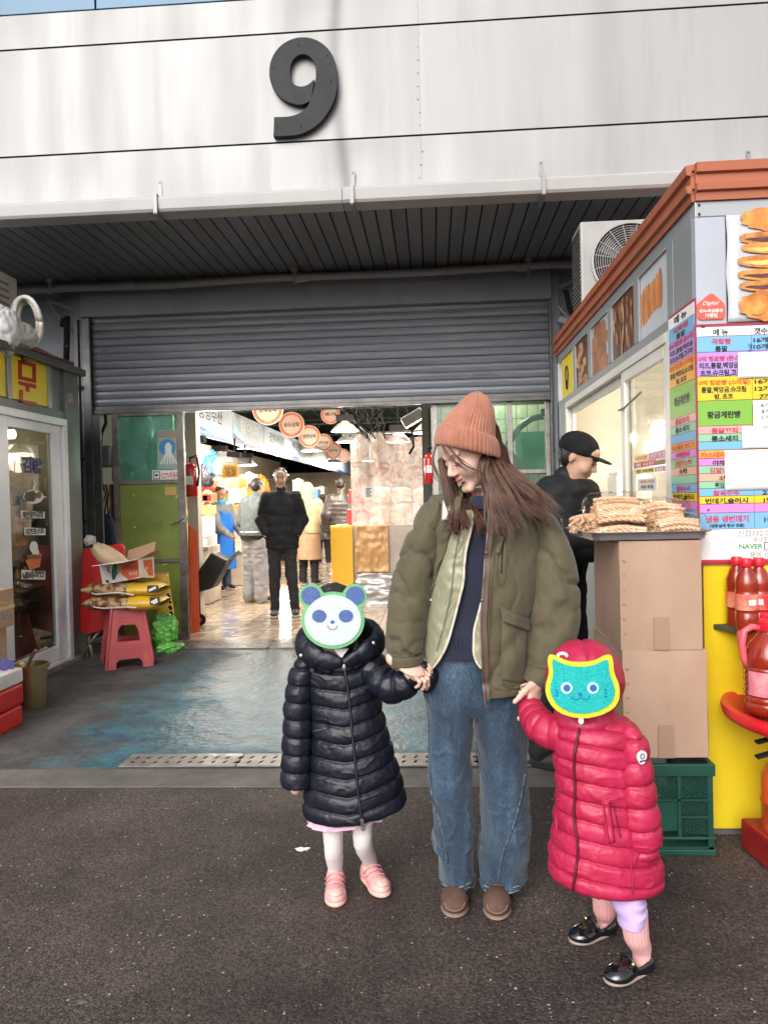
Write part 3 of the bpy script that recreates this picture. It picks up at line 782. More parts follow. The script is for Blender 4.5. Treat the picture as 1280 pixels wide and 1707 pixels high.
# ================================================================ LEFT GREEN DOOR
M_frame=pm('worn steel frame',(.12,.11,.1),(.22,.2,.185),scale=8,rough=.5,metal=.4,dirt=(.07,.04,.025),dscale=6,damt=.8,bump=.2)
gd=thing('green_door','green panelled steel door with glazed top left of the entrance','door',(-2.85,7.6,0))
Y0=7.6
g=G()
for a,b in(((-3.2,0),(-3.14,2.29)),((-2.54,0.0),(-2.47,2.29))):g.box((a[0],Y0-.02,a[1]),(b[0],Y0+.03,b[1]))
g.build('stile',M_frame,gd,bevel=.003)
for z0,z1 in((1.575,1.615),(.78,.82),(0.0,.06),(2.26,2.29)):g=G();g.box((-3.14,Y0-.016,z0),(-2.54,Y0+.026,z1));g.build('rail',M_frame,gd,bevel=.003)
M_green=pm('green door paint',(.17,.22,.045),(.22,.28,.06),scale=2.5,rough=.38,dirt=(.07,.085,.03),dscale=3,damt=.7,rvar=.1)
g=G();g.box((-3.14,Y0,.82),(-2.54,Y0+.012,1.575));g.build('panel',M_green,gd)
g=G();g.box((-3.14,Y0,.06),(-2.54,Y0+.012,.78));g.build('panel',M_green,gd)
M_gl=glass('teal door glass',(.55,.8,.72),rough=.08,refl=.05,haze=.28,hazecol=(.25,.5,.42))
g=G();g.box((-3.14,Y0+.004,1.615),(-2.54,Y0+.008,2.26));g.build('pane',M_gl,gd)
g=G();h=aty(303,868,Y0-.04);g.bar(h+Vector((-.12,0,-.02)),h+Vector((.03,0,.02)),.02,.012);g.box((h.x+.0,h.y-.01,h.z-.02),(h.x+.05,h.y+.04,h.z+.04));g.build('latch',M_steel,gd)
M_tape=pm('white tape',(.6,.6,.55),rough=.5)
g=G()
for a,b,c,d in((222,828,224,824),(293,831,298,824),(223,878,227,880),(271,942,279,939)):
 p=aty(a,b,Y0-.003);q=aty(c,d,Y0-.003);g.bar(p,q,.008,.002,up=(0,1,0))
g.build('tape_scrap',M_tape,gd,kind='stuff')
M_yel=pm('sticker ochre',(.45,.3,.08),rough=.5)
g=G();a=aty(275,812,Y0-.003);b=aty(295,825,Y0-.003);g.box((a.x,a.y,b.z),(b.x,a.y+.001,a.z));g.build('sticker',M_yel,gd)
# paper notices on the glass
t=thing('squid_poster','grey poster with a white squid on a blue disc stuck on the door glass','poster',tuple(aty(281,750,Y0-.01)))
def rectpx(g,f,K,x0,y0,x1,y1,off):
 P=[f(x0,y1,K),f(x1,y1,K),f(x1,y0,K),f(x0,y0,K)];g.prism(P,off)
g=G();rectpx(g,aty,Y0-.006,263,717,298,782,(0,.003,0));g.build('sheet',pm('poster grey',(.22,.3,.27),(.28,.36,.32),scale=8,rough=.4),t)
g=G();c=aty(279,746,Y0-.008);R_=.085
g.poly([c+Vector((R_*math.cos(a),0,R_*math.sin(a)))for a in np.linspace(0,2*PI,24,endpoint=False)][::-1]);g.build('disc_print',pm('print blue',(.03,.2,.42),rough=.4),t)
g=G();c=aty(281,752,Y0-.010);g.prism([c+Vector(p)for p in((-.03,0,-.02),(.03,0,-.02),(.035,0,.05),(.012,0,.085),(-.012,0,.085),(-.035,0,.05))],(0,.0015,0))
for i in range(6):x_=-.06+i*.024;g.bar(c+Vector((x_*.4,0,-.02)),c+Vector((x_*1.4,0,-.13)),.014,.0012,up=(0,1,0))
g.build('squid_print',pm('print white',(.62,.66,.62),rough=.4),t)
g=G();rectpx(g,aty,Y0-.0085,264,718,297,730,(0,.001,0));g.build('header_print',pm('print tan',(.25,.2,.16),rough=.5),t)
t=thing('camera_notice','white CCTV notice with red lettering under the squid poster','notice',tuple(aty(276,792,Y0)))
g=G();rectpx(g,aty,Y0-.012,254,784,300,801,(0,.003,0));g.build('sheet',pm('notice white',(.7,.68,.66),rough=.5),t)
M_redp=pm('print red',(.55,.03,.05),rough=.5);M_bkp=pm('print black',(.02,.02,.022),rough=.5)
c,w,h=boxpx(aty,Y0-.0145,269,787,299,798);text('CCTV작동중',c,w,h,M_redp,t)
c,w,h=boxpx(aty,Y0-.0145,256,786,267,799);g=G()
for a,b in(((-1,-1),(1,-.8)),((-1,.8),(1,1)),((-1,-.8),(-.8,.8)),((.8,-.8),(1,.8)),((-.5,-.2),(.4,.3))):g.box((c.x+a[0]*w/2,c.y,c.z+a[1]*h/2),(c.x+b[0]*w/2,c.y+.001,c.z+b[1]*h/2))
g.build('camera_print',M_bkp,t)
# what shows through the glass: bags and tools hung behind
def blob(name,label,cat,c,r,m,seed=1,sub=(56,36),amp=.12,group=None,wr=7.0,R=None,parent=None):
 nu,nv=sub[1],sub[0];V=[]
 for i in range(nu+1):
  for k in range(nv):
   ph=PI*i/nu;th=2*PI*k/nv;V.append((math.sin(ph)*math.cos(th),math.sin(ph)*math.sin(th),-math.cos(ph)))
 V=np.array(V);d=1+amp*fbm(V*1.6+seed*3.1,seed)+amp*.3*ridge(V*wr*.5+seed,seed)-amp*.45*crease(V*wr*.35+seed+fbm(V*3,seed)[:,None]*.8,seed+2)-amp*.2*crease(V*wr*.9+seed,seed+6)
 V=V*d[:,None]*np.array(r)
 if R is not None:V=V@np.array(R).T
 Fq=[(i*nv+k,i*nv+(k+1)%nv,(i+1)*nv+(k+1)%nv,(i+1)*nv+k)for i in range(nu)for k in range(nv)]
 if parent is not None:return mesh_obj(name,V+np.array(c),Fq,m,parent,smooth=True)
 o=mesh_obj(name,V,Fq,m,smooth=True);o.location=c
 if label:tag(o,label,cat,group)
 return o
M_tb=pm('teal plastic',(.05,.22,.19),(.1,.32,.27),scale=4,rough=.35)
for i,(px,py,rx,rz,lab)in enumerate(((236,715,.13,.2,'dark teal sack hanging high behind the door glass'),(215,760,.2,.16,'wide teal plastic bag behind the door glass beside the basket hooks'),(258,765,.09,.18,'narrow teal bag behind the edge of the squid poster'),(245,800,.16,.1,'teal bundle low behind the CCTV notice'))):
 p=aty(px,py,7.95);blob('hanging_bag',lab,'bag',(p.x,p.y,p.z),(rx,.09,rz),M_tb,seed=i+3)
g=G();g.box((-3.9,8.6,1.2),(-2.92,8.66,2.9));o=g.build('backlit_sheet',pm('backlit film',(.55,.65,.5),(.8,.85,.7),scale=1.2,rough=.5),bevel=.0);tag(o,'pale lit plastic sheet hanging behind the left door glass','plastic sheet')
t=thing('gas_canister','dark canister with a spout standing behind the glass left of the CCTV notice','canister',tuple(aty(202,785,7.8)))
c=aty(203,803,7.8);g=G();g.lathe([(.001,0),(.09,.0),(.095,.05),(.09,.14),(.05,.19),(.03,.2),(.03,.24),(.001,.245)],c,16);g.build('body',pm('canister dark',(.06,.065,.06),rough=.5),t,smooth=True,angle=40)
g=G();g.tube([c+Vector((-.0,0,.22)),c+Vector((-.1,0,.24)),c+Vector((-.17,0,.2))],.01,8);g.build('spout',M_blk,t)
# electric box and cables in the gap
t=thing('meter_box','rounded grey electrical box in the gap between rail and green door','electrical box',tuple(aty(176,760,7.72)))
g=G();a=aty(167,743,7.7);b=aty(185,779,7.7);g.box((a.x,7.69,b.z),(b.x,7.78,a.z));g.build('body',pm('box grey',(.1,.11,.115),(.14,.15,.15),scale=9,rough=.5),t,bevel=.02)
g=G();g.tube([aty(176,685,7.75),aty(177,705,7.75),aty(170,722,7.75),aty(168,742,7.75)],.018,8);g.build('cable',M_blk,t,smooth=True)
g=G();g.box((-3.5,8.2,0),(-3.1,8.25,1.6));o=g.build('side_board',pm('brown board',(.05,.02,.015),(.09,.035,.02),scale=6,rough=.7));tag(o,'dark brown board behind the narrow gap left of the green door','board')
random.seed(8)
t=thing('cord_tangle','tangle of dark red and black cords hanging in the narrow gap','cords',(-3.27,7.8,1.5));
for i in range(6):
 g=G();x0=169+i*2.8;g.tube([aty(x0+random.uniform(-3,3),808+j*16,7.8)for j in range(6)],.008,6);g.build('cord',[M_blk,pm('cord red',(.12,.02,.015),rough=.5)][i%2],t)
blob('rag','dark blue rag hanging at the bottom of the narrow gap','rag',tuple(aty(181,885,7.78)),(.07,.05,.18),pm('rag navy',(.012,.02,.05),(.03,.045,.09),scale=10,rough=.9),seed=9)

# ================================================================ RIGHT GLAZED PARTITION
pt=thing('glazed_partition','steel framed glass partition right of the entrance','partition',(.6,7.75,0))
Y1=7.75;M_fr2=pm('bright steel frame',(.34,.31,.29),(.45,.42,.39),scale=8,rough=.4,metal=.4,dirt=(.12,.08,.05),dscale=9,damt=.7)
for xa,xb,z0,z1 in((.015,.07,0,2.32),(.765,.81,0,2.32),(1.14,1.178,0,2.32)):g=G();g.box((xa,Y1-.02,z0),(xb,Y1+.03,z1));g.build('post',M_fr2,pt,bevel=.003)
for xa,xb,z0 in((.07,.765,1.585),(.81,1.14,1.585),(.07,.765,.8),(.81,1.14,.8),(.07,.765,.02),(.81,1.14,.02)):g=G();g.box((xa,Y1-.015,z0),(xb,Y1+.025,z0+.04));g.build('rail',M_fr2,pt,bevel=.003)
M_gl2=glass('partition glass',(.75,.86,.78),rough=.06,refl=.04,haze=.16,hazecol=(.3,.42,.33))
for xa,xb in((.07,.765),(.81,1.14)):
 for z0,z1 in((1.625,2.32),(.84,1.585)):g=G();g.box((xa,Y1+.003,z0),(xb,Y1+.007,z1));g.build('pane',M_gl2,pt)
 g=G();g.box((xa,Y1,.06),(xb,Y1+.01,.8));g.build('panel',pm('grey panel',(.16,.17,.16),(.22,.23,.21),scale=5,rough=.5,dirt=(.07,.06,.05)),pt)
# tiled wall, green board, cylinder and hose behind that glass
bw=thing('tiled_wall','pale green tiled wall seen through the right partition glass','wall',(.9,8.7,0),kind='structure')
M_tw=pm('wall tile',(.42,.47,.36),(.5,.53,.42),scale=3,rough=.25,dirt=(.25,.25,.15),dscale=4);g=G();g.box((-.1,8.74,0),(2.2,8.9,3));g.build('grout_wall',pm('grout dark',(.05,.055,.045),rough=.8),bw)
cch=None
for i in range(16):
 for j in range(7):
  xa=.0+i*.12;za=1.3+j*.155
  if cch is None:g=G();g.box((.004,8.725,.004),(.116,8.74,.151));o=g.build('tile',M_tw,bw,local=True);cch=o.data
  else:o=bpy.data.objects.new('tile',cch);COL.objects.link(o);o.parent=bw
  o.location=Vector((xa,0,za))-bw.location
g=G();a=aty(858,722,8.5);b=aty(907,785,8.5);g.box((a.x,8.45,b.z),(b.x,8.5,a.z));o=g.build('green_board',pm('board green',(.02,.2,.12),(.04,.3,.18),scale=4,rough=.3),bevel=.004);tag(o,'glossy green board against the tiled wall behind the glass','board')
t=thing('gas_cylinder','dark grey gas cylinder with a hose behind the partition glass','gas cylinder',tuple(aty(850,800,8.2)))
c=aty(850,800,8.2);g=G();g.lathe([(.001,-.6),(.12,-.6),(.125,.1),(.11,.2),(.05,.28),(.03,.33),(.001,.335)],c,18);g.build('tank',pm('cylinder grey',(.05,.07,.08),(.08,.1,.11),scale=5,rough=.4),t,smooth=True,angle=50)
g=G();g.tube([aty(a,b,8.1)for a,b in((832,775),(838,755),(850,735),(866,712),(885,698),(905,694))],.035,10);g.build('hose',pm('hose slate',(.05,.08,.1),rough=.4),t,smooth=True)
g=G();a=aty(901,682,8.1);b=aty(914,693,8.1);g.box((a.x,8.05,b.z),(b.x,8.15,a.z));g.build('plug',M_blk,t,bevel=.005)
# ================================================================ LEFT SNACK SHOP  (its front stands on the plane x = LX)
LX=-3.15
ls=thing('snack_shop','grey snack shop on the left with yellow sign boxes and a white sliding door','shop',(LX,6,0))
M_shop=pm('shop grey',(.13,.145,.135),(.17,.185,.175),scale=3,rough=.5,stretch=(1,1,.2),dirt=(.09,.09,.085),dscale=2,damt=.5)
M_trim=pm('trim aluminium',(.3,.3,.285),(.36,.36,.34),scale=6,rough=.4,metal=.4)
g=G();g.box((LX-.12,6.5,0),(LX,6.76,2.54));g.build('wall',M_shop,ls,bevel=.004)
g=G();g.box((LX-.12,4.2,2.12),(LX-.01,6.5,2.19));g.build('lintel',M_shop,ls)
g=G();g.box((LX-.1,4.2,2.19),(LX-.03,6.5,2.54));g.build('sign_backing',M_shop,ls)
g=G();g.box((LX-2.2,4.2,2.54),(LX+.05,6.82,2.6));g.build('roof_ledge',pm('ledge metal',(.1,.105,.1),(.15,.155,.15),scale=5,rough=.45,metal=.3,dirt=(.06,.04,.03),dscale=5),ls,bevel=.006)
g=G();g.box((LX-2.2,6.7,0),(LX-.12,6.76,2.54));g.build('end_wall',M_shop,ls)
g=G();g.box((LX-.16,4.2,-.01),(LX+.01,6.77,.05));g.build('sill',pm('sill dirty',(.2,.19,.18),(.28,.27,.25),scale=8,rough=.6,dirt=(.05,.045,.04),dscale=6,damt=.8),ls,bevel=.004)
M_ysign=pm('yellow sign film',(.78,.58,.01),(.82,.62,.02),scale=2,rough=.35,dirt=(.5,.36,.05),dscale=5,damt=.35)
M_rsign=pm('sign red',(.42,.012,.012),rough=.4)
for ya,yb in((4.9,5.585),(5.665,6.21)):
 g=G();g.box((LX-.03,ya,2.2),(LX-.008,yb,2.535));f=g.build('sign_face',M_ysign,ls)
for ya in(4.87,5.625,6.235):g=G();g.box((LX-.03,ya-.028,2.19),(LX+.006,ya+.028,2.54));g.build('sign_post',M_trim,ls,bevel=.003)
# block lettering 문 (built from strokes so it keeps the sign's square style)
g=G()
def rpx(x0,y0,x1,y1):
 P=[atx(x0,y0,LX-.006),atx(x1,y0+(x1-x0)*.23,LX-.006),atx(x1,y1+(x1-x0)*.23,LX-.006),atx(x0,y1,LX-.006)];g.prism(P,(.004,0,0))
rpx(31,600,60,606);rpx(31.5,626,60,632);rpx(31,600,36.5,631);rpx(54.5,605.5,60,634)
rpx(31.5,635,60.5,641);rpx(43.5,640,49,652)
rpx(33,649,38.5,672);rpx(33,665,60.5,671)
g.build('lettering',M_rsign,ls)
g=G();p=atx(117.5,664,LX+.002);g.box((p.x,p.y-.05,p.z-.04),(p.x+.002,p.y+.05,p.z+.045));g.build('sticker',pm('old label',(.4,.33,.26),(.2,.12,.08),scale=60,rough=.6),ls)
# sliding door
M_upvc=pm('white door frame',(.74,.76,.79),(.80,.82,.84),scale=4,rough=.35,dirt=(.3,.28,.26),dscale=4,damt=.35)
sd=thing('sliding_door','white framed glass sliding door of the snack shop with menu stickers','door',(LX,6,0))
X_=LX
g=G();g.box((X_-.08,4.2,2.06),(X_+.015,6.5,2.12));g.box((X_-.08,6.43,.04),(X_+.015,6.5,2.06));g.box((X_-.08,4.2,.04),(X_+.01,6.43,.075));g.build('outer_frame',M_upvc,sd,bevel=.004)
g=G()
for a,b,c,d in((5.42,5.6,.08,2.055),(6.27,6.42,.08,2.055)):g.box((X_-.055,a,c),(X_-.01,b,d))
g.box((X_-.055,5.6,1.98),(X_-.01,6.27,2.055));g.box((X_-.055,5.6,.08),(X_-.01,6.27,.2));g.build('sash',M_upvc,sd,bevel=.005)
M_gl3=glass('shop glass',(.72,.74,.7),rough=.02,refl=.06)
g=G();g.box((X_-.034,5.6,.2),(X_-.03,6.27,1.98));g.build('pane',M_gl3,sd)
g=G();g.box((X_-.07,4.6,.08),(X_-.06,5.42,2.05));g.build('pane',M_gl3,sd)
g=G();g.box((X_-.08,4.2,.08),(X_-.05,4.6,2.05));g.build('sash',M_upvc,sd)
# stickers on the pane
M_wp=pm('print pale',(.68,.68,.64),rough=.5);M_navy=pm('print navy',(.03,.025,.14),rough=.5)
def stx(body,x0,y0,x1,y1,m,bold=.03,off=.0):
 c,w,h=boxpx(atx,LX-.024,x0,y0,x1,y1)
 if off:text(body,c,w*1.06,h*1.06,M_wp,sd,xd=(0,1,0),bold=bold+.06)
 return text(body,c+Vector((.003,0,0)),w,h,m,sd,xd=(0,1,0),bold=bold)
stx('김밥',37,762,71,789,M_navy,.05,1)
def backed(body,x0,y0,x1,y1):
 P=[atx(x0-2,y0-1,LX-.026),atx(x1+2,y0+1,LX-.026),atx(x1+2,y1+1,LX-.026),atx(x0-2,y1+1,LX-.026)]
 g=G();g.prism(P,(.002,0,0));g.build('sticker',M_wp,sd);stx(body,x0,y0,x1,y1,M_bkp,.035)
backed('계란말이김밥',37,852,73,863);backed('치즈토스트',43,880,74,891);backed('냄비라면',38,951,74,965)
def ellx(g,x,y,rx,ry,K=LX-.024,n=18,a0=0,a1=2*PI):g.poly([atx(x+rx*math.cos(t),y+ry*math.sin(t),K)for t in np.linspace(a0,a1,n,endpoint=False)])
g=G();ellx(g,56,828,17,12);g.build('roll_print',M_wp,sd)
g=G();g.prism([atx(a,b,LX-.0225)for a,b in((44,820),(58,818),(58,836),(43,836),(41,828))],(.001,0,0));g.build('roll_dark_print',M_bkp,sd)
g=G();ellx(g,59,827,3.5,6,LX-.0215);ellx(g,66,825,4,6,LX-.0215);g.build('roll_filling_print',pm('print brown',(.2,.07,.03),rough=.5),sd)
g=G();g.tube([atx(56,816,LX-.022),atx(59,808,LX-.022),atx(57,800,LX-.022)],.008,6);g.build('stem_print',M_wp,sd)
g=G();ellx(g,57,912,7,10);ellx(g,60,922,6,9,LX-.0245);g.build('steam_print',M_wp,sd)
g=G();g.prism([atx(a,b,LX-.0225)for a,b in((43,934),(70,922),(67,945),(50,951))],(.001,0,0));g.build('pot_print',pm('print orange',(.55,.16,.05),rough=.5),sd)
g=G();ellx(g,57,928,12,4,LX-.021);g.build('broth_print',pm('print brown',(.2,.07,.03)),sd)
# inside of the shop
ins=thing('shop_interior','warm lit interior with shelves seen through the sliding door','interior',(-4,6,0),kind='structure')
M_in=pm('shop inner wall',(.15,.135,.10),(.22,.20,.16),scale=2,rough=.7)
g=G();g.box((-5.0,4.3,0),(-4.95,6.7,2.5));g.box((-5,6.64,0),(LX-.14,6.69,2.5));g.box((-5,4.25,0),(LX-.14,4.3,2.5));g.build('wall',M_in,ins)
g=G();g.box((-5,4.3,0.0),(LX-.16,6.64,.02));g.build('floor',pm('inner floor',(.05,.04,.035),rough=.6),ins)
g=G();g.box((-5,4.3,2.46),(LX-.12,6.64,2.5));g.build('ceiling',pm('inner ceiling',(.3,.28,.24),rough=.6),ins)
M_emit=pm('lamp glow',(1,.93,.8),emit=6,ecol=(1,.9,.72))
t=thing('shop_lamp','white tube lamp glowing inside the snack shop behind the door glass','lamp',(-4.0,6.25,1.95))
g=G();a=Vector((-3.75,6.2,1.98));g.tube([a+Vector((-.3,0,0)),a+Vector((.3,0,0))],.04,10);g.build('tube',M_emit,t,smooth=True)
_p=bpy.data.lights.new('lamp_light','POINT');_p.energy=7;_p.color=(1,.82,.55);_p.shadow_soft_size=.15;_o=bpy.data.objects.new('lamp_light',_p);COL.objects.link(_o);_o.parent=t;_o.location=(.2,-.1,-.15)
t=thing('wall_shelf','steel shelf unit with bowls and tubs inside the snack shop','shelf',(-3.9,6.4,0))
for z in(.5,.9,1.25):g=G();g.box((-4.6,6.25,z),(-3.5,6.62,z+.03));g.build('shelf_board',M_steel,t)
for x_ in(-4.58,-3.52):g=G();g.box((x_-.02,6.27,0),(x_+.02,6.31,1.3));g.build('leg',M_steel,t)
random.seed(11);cs=[(.3,.05,.04),(.45,.4,.33),(.08,.1,.12),(.5,.3,.1),(.15,.2,.1)]
names=['low red tub','wide cream bowl','dark steel pot','orange tub','green tub']
tubs=0
for z in(.53,.93,1.28):
 for k in range(4):
  i=(tubs*3+k)%5;r=random.uniform(.07,.11);c=(-4.4+k*.26,6.4,z);h=random.uniform(.1,.22)
  g=G();g.lathe([(.001,0),(r*.8,0),(r,h),(r*.93,h),(r*.75,.02),(.001,.02)],c,14);o=g.build('tub',pm('tub %d'%i,cs[i],rough=.4),smooth=True,angle=40)
  tag(o,'%s tub, %s on the %s shelf inside the snack shop'%(['red','cream','dark','orange','green'][i],['leftmost','second','third','rightmost'][k],{.53:'lowest',.93:'middle',1.28:'top'}[z]),'tub','tubs on the shelf inside the snack shop');tubs+=1
blob('coat','dark coat hanging inside the snack shop behind the egg roll sticker','coat',(-3.6,6.45,1.25),(.1,.1,.3),pm('coat dark',(.02,.02,.035),(.03,.03,.05),scale=6,rough=.9),seed=5)

# things on the ledge
ac=thing('outdoor_unit','beige air conditioner outdoor unit above the left shop ledge','air conditioner',(-3.6,5.6,2.75))
M_acb=pm('unit casing',(.52,.48,.43),(.6,.56,.5),scale=4,rough=.45,dirt=(.3,.25,.2),dscale=4,damt=.5)
e=aty(30,465,6.3)
g=G();g.box((e.x-.5,5.2,e.z-.64),(e.x,6.3,e.z));g.build('casing',M_acb,ac,bevel=.02)
for z in range(9):g=G();g.box((e.x+.0,5.35,e.z-.1-z*.055),(e.x+.006,6.15,e.z-.085-z*.055));g.build('louvre',pm('louvre grey',(.2,.19,.18),rough=.5),ac)
for y_ in(5.4,6.1):g=G();g.box((e.x-.45,y_,2.6),(e.x-.02,y_+.06,e.z-.64));g.build('foot',M_steel,ac)
hs=thing('hose_coil','coiled cream hose leaning on the ledge beside the outdoor unit','hose',tuple(aty(52,535,5.95)))
M_hose=pm('cream hose',(.5,.48,.42),(.58,.56,.5),scale=8,rough=.45,dirt=(.3,.26,.2),dscale=6,damt=.5)
for kx,(ox,oy,sc_)in enumerate(((0,0,1.0),(-4,-1,.95),(4,2,.84))):
 g=G();g.tube([aty(47+ox+22*sc_*math.cos(t)+5*math.sin(t),536+oy+41*sc_*math.sin(t),5.9+kx*.05+.03*math.sin(t*2))for t in np.linspace(0,2*PI,30)],.018,10);g.build('loop',M_hose,hs,smooth=True)
M_bagw=glass('white plastic film',(.9,.9,.9),rough=.25,refl=.05,haze=.55,hazecol=(.62,.62,.62))
p=aty(38,562,5.8);blob('plastic_bag','knotted translucent bag on the ledge in front of the hose coil','bag',tuple(p),(.11,.1,.1),glass('grey film bag',(.85,.83,.8),rough=.25,refl=.05,haze=.5,hazecol=(.5,.47,.42)),seed=4,sub=(64,44),amp=.2)
p=aty(6,552,5.6);blob('plastic_bag','bright white plastic bag at the photo edge below the outdoor unit','bag',tuple(p),(.12,.12,.19),M_bagw,seed=6,sub=(64,44),amp=.2)
M_rope=pm('brown hose',(.16,.05,.035),(.22,.08,.05),scale=9,rough=.5)
t=thing('brown_hose','brown looped hose lying along the top of the left ledge','hose',(-3.1,5.8,2.62))
g=G();g.tube([atx(a,b,LX+.02)for a,b in((30,578),(45,577),(58,581),(62,590),(57,599),(47,601),(40,596))],.02,8);g.tube([(-3.14,5.75,2.62),(-3.12,6.0,2.63),(-3.15,6.3,2.625),(-3.12,6.6,2.62)],.018,8);g.build('tube',M_rope,t,smooth=True)
t=thing('stick','pale stick lying on the left ledge beside the brown hose','stick',(-3.2,6.2,2.62));g=G();g.bar((-3.17,5.95,2.63),(-3.14,6.5,2.625),.03,.02);g.build('rod',pm('pale wood',(.45,.4,.32),rough=.7),t)

# ================================================================ PROPS AT THE LEFT
# folded red table
rt=thing('folding_table','red topped folding table stood on edge behind the pink stools','table',tuple(aty(170,1080,6.75)))
M_red=pm('glossy red top',(.50,.012,.012),(.56,.018,.016),scale=3,rough=.3,coat=.3)
def rrect(f,K,x0,y0,x1,y1,r=8,sk=0,n=5):
 P=[]
 for cx,cy,a in((x1-r,y0+r,-PI/2),(x1-r,y1-r,0),(x0+r,y1-r,PI/2),(x0+r,y0+r,PI)):
  for i in range(n+1):t=a+PI/2*i/n;P.append((cx+r*math.cos(t),cy+r*math.sin(t)))
 return P
P4=[(124,917),(207,905),(216,1040),(136,1060)]
def inter4(P4,u,v):
 a=(P4[0][0]*(1-u)+P4[1][0]*u,P4[0][1]*(1-u)+P4[1][1]*u);b=(P4[3][0]*(1-u)+P4[2][0]*u,P4[3][1]*(1-u)+P4[2][1]*u)
 return(a[0]*(1-v)+b[0]*v,a[1]*(1-v)+b[1]*v)
pl=[]
for(cu,cv,a)in((.9,.07,-PI/2),(.9,.93,0),(.1,.93,PI/2),(.1,.07,PI)):
 for i in range(6):t=a+PI/2*i/5;pl.append((cu+.1*math.cos(t),cv+.07*math.sin(t)))
g=G();g.prism([aty(*inter4(P4,u,v),6.62+.14*(1-v))for u,v in pl],(0,.03,0));g.build('table_top',M_red,rt,bevel=.006)
M_leg=pm('worn chrome leg',(.45,.42,.38),(.2,.14,.1),scale=30,rough=.35,metal=.6)
for pts in(((148,1060),(152,1085),(160,1108)),((168,1050),(150,1072),(138,1100)),((150,1073),(175,1060),(195,1062))):
 g=G();g.tube([aty(a,b,6.68)for a,b in pts],.013,8);g.build('leg',M_leg,rt,smooth=True)
# stack of pink stools
st_loc=Vector((-2.64,6.43,0));
M_stool=pm('pink red plastic',(.50,.085,.095),(.55,.11,.12),scale=5,rough=.38,dirt=(.3,.06,.05),dscale=6,damt=.4)
def make_stool():
 t=thing('plastic_stool','bottom pink plastic stool of the stack beside the red table','stool',tuple(st_loc),rad(28),group='stacked pink plastic stools')
 H,wt,wb,th=.46,.125,.185,.006
 def side(a,t_):
  # panel with a window opening and arch feet, tapered; a = rotation
  R=Matrix.Rotation(a,3,'Z');g=G()
  def q(u,z,o=0):w=wb+(wt-wb)*z/H;return R@Vector((u*w,-(w)+o,z))
  cols=[-1,-.62,-.55,.55,.62,1]
  cells=[(-1,-.58,0,H),(.58,1,0,H),(-.58,.58,.36,H),(-.58,.58,.08,.17)]
  for(u0,u1,z0,z1)in cells:
   P=[q(u0,z0),q(u1,z0),q(u1,z1),q(u0,z1)];n=R@Vector((0,th,0));g.prism(P,n)
  # rounded corners of the window
  for su in(-1,1):
   g.prism([q(su*.58,.36),q(su*.40,.36),q(su*.58,.31)],R@Vector((0,th,0)))
  # three moulded ridges near the feet
  for dz in(.10,.118,.136):g.prism([q(-.98,dz-.03,-.003),q(.98,dz-.03,-.003),q(.98,dz-.022,-.003),q(-.98,dz-.022,-.003)]if False else[q(-.9,dz,-.004),q(.9,dz,-.004),q(.9,dz+.007,-.004),q(-.9,dz+.007,-.004)],R@Vector((0,.004,0)))
  # foot cut: small arch fillets
  for su in(-1,1):g.prism([q(su*.58,.08),q(su*.58,.05),q(su*.45,.08)],R@Vector((0,th,0)))
  return g
 for i in range(4):side(i*PI/2,t).build('side_panel',M_stool,t,local=True,bevel=.003)
 g=G();g.box((-wt-.004,-wt-.004,H-.004),(wt+.004,wt+.004,H+.012));g.build('seat',M_stool,t,local=True,bevel=.012)
 # corner ribs
 for sx in(-1,1):
  for sy in(-1,1):g=G();g.bar((sx*wb,sy*wb,0),(sx*wt,sy*wt,H),.022,.022);g.build('corner_rib',M_stool,t,local=True,bevel=.005)
 return t
stool=make_stool()
for k in range(1,3):
 o=copy_tree(stool,loc=st_loc+Vector((0,0,.028*k)),rotz=rad(28+k*.8),label=['','middle pink plastic stool nested in the stack beside the red table','topmost pink plastic stool of the stack under the printed sacks'][k])
# printed sacks lying on the stools, one standing behind
M_sackb=pm('sack brown print',(.16,.065,.025),(.5,.33,.16),scale=20,rough=.35,fac=1.0,detail=6);M_sacky=pm('sack yellow',(.62,.36,.02),(.7,.45,.05),scale=4,rough=.3,bump=.5,bscale=14)
M_sackw=pm('sack seam white',(.7,.68,.62),rough=.5)
def sack(name,label,x0,x1,yc,hpx,Yc,half=.17,seed=0,tilt=0,group=None):
 a=aty(x0,yc,Yc);b=aty(x1,yc+tilt,Yc);L=(b-a).length;hh=hpx/F0*Yc/2
 t=thing(name,label,'sack',tuple((a+b)/2-Vector((0,0,hh))),group=group)
 nu,nv=40,32;d=(b-a).normalized();V=[];mi=[]
 for i in range(nu+1):
  u=i/nu;
  for k in range(nv):
   th=2*PI*k/nv;cu=1-abs(2*u-1)**5
   ca,sa=math.cos(th),math.sin(th);ca=math.copysign(abs(ca)**.75,ca)
   prof=max(.02,cu)**.32
   V.append(a+d*(u*L)+Vector((0,ca*half*(1-.03*abs(2*u-1)),sa*hh*prof*(1+.1*math.sin(u*9+seed)))))
 V=np.array([tuple(v)for v in V]);V+=.010*fbm(V*9,seed)[:,None]*np.array([0,0,1])
 Fq=[(i*nv+k,i*nv+(k+1)%nv,(i+1)*nv+(k+1)%nv,(i+1)*nv+k)for i in range(nu)for k in range(nv)]
 mi=[0 if i<nu*.58 else 1 for i in range(nu)for k in range(nv)]
 mesh_obj('cover',V,Fq,[M_sackb,M_sacky],t,smooth=True,mi=mi)
 return t,V
s1,Vs1=sack('rice_sack','lower brown and yellow printed sack lying on the pink stools',151,275,1003,26,6.4,seed=1)
g=seamline(Vs1,[(156,1010),(160,1013),(180,1014),(205,1012),(228,1013)],.004,.006,4);g.build('seam',M_sackw,s1)
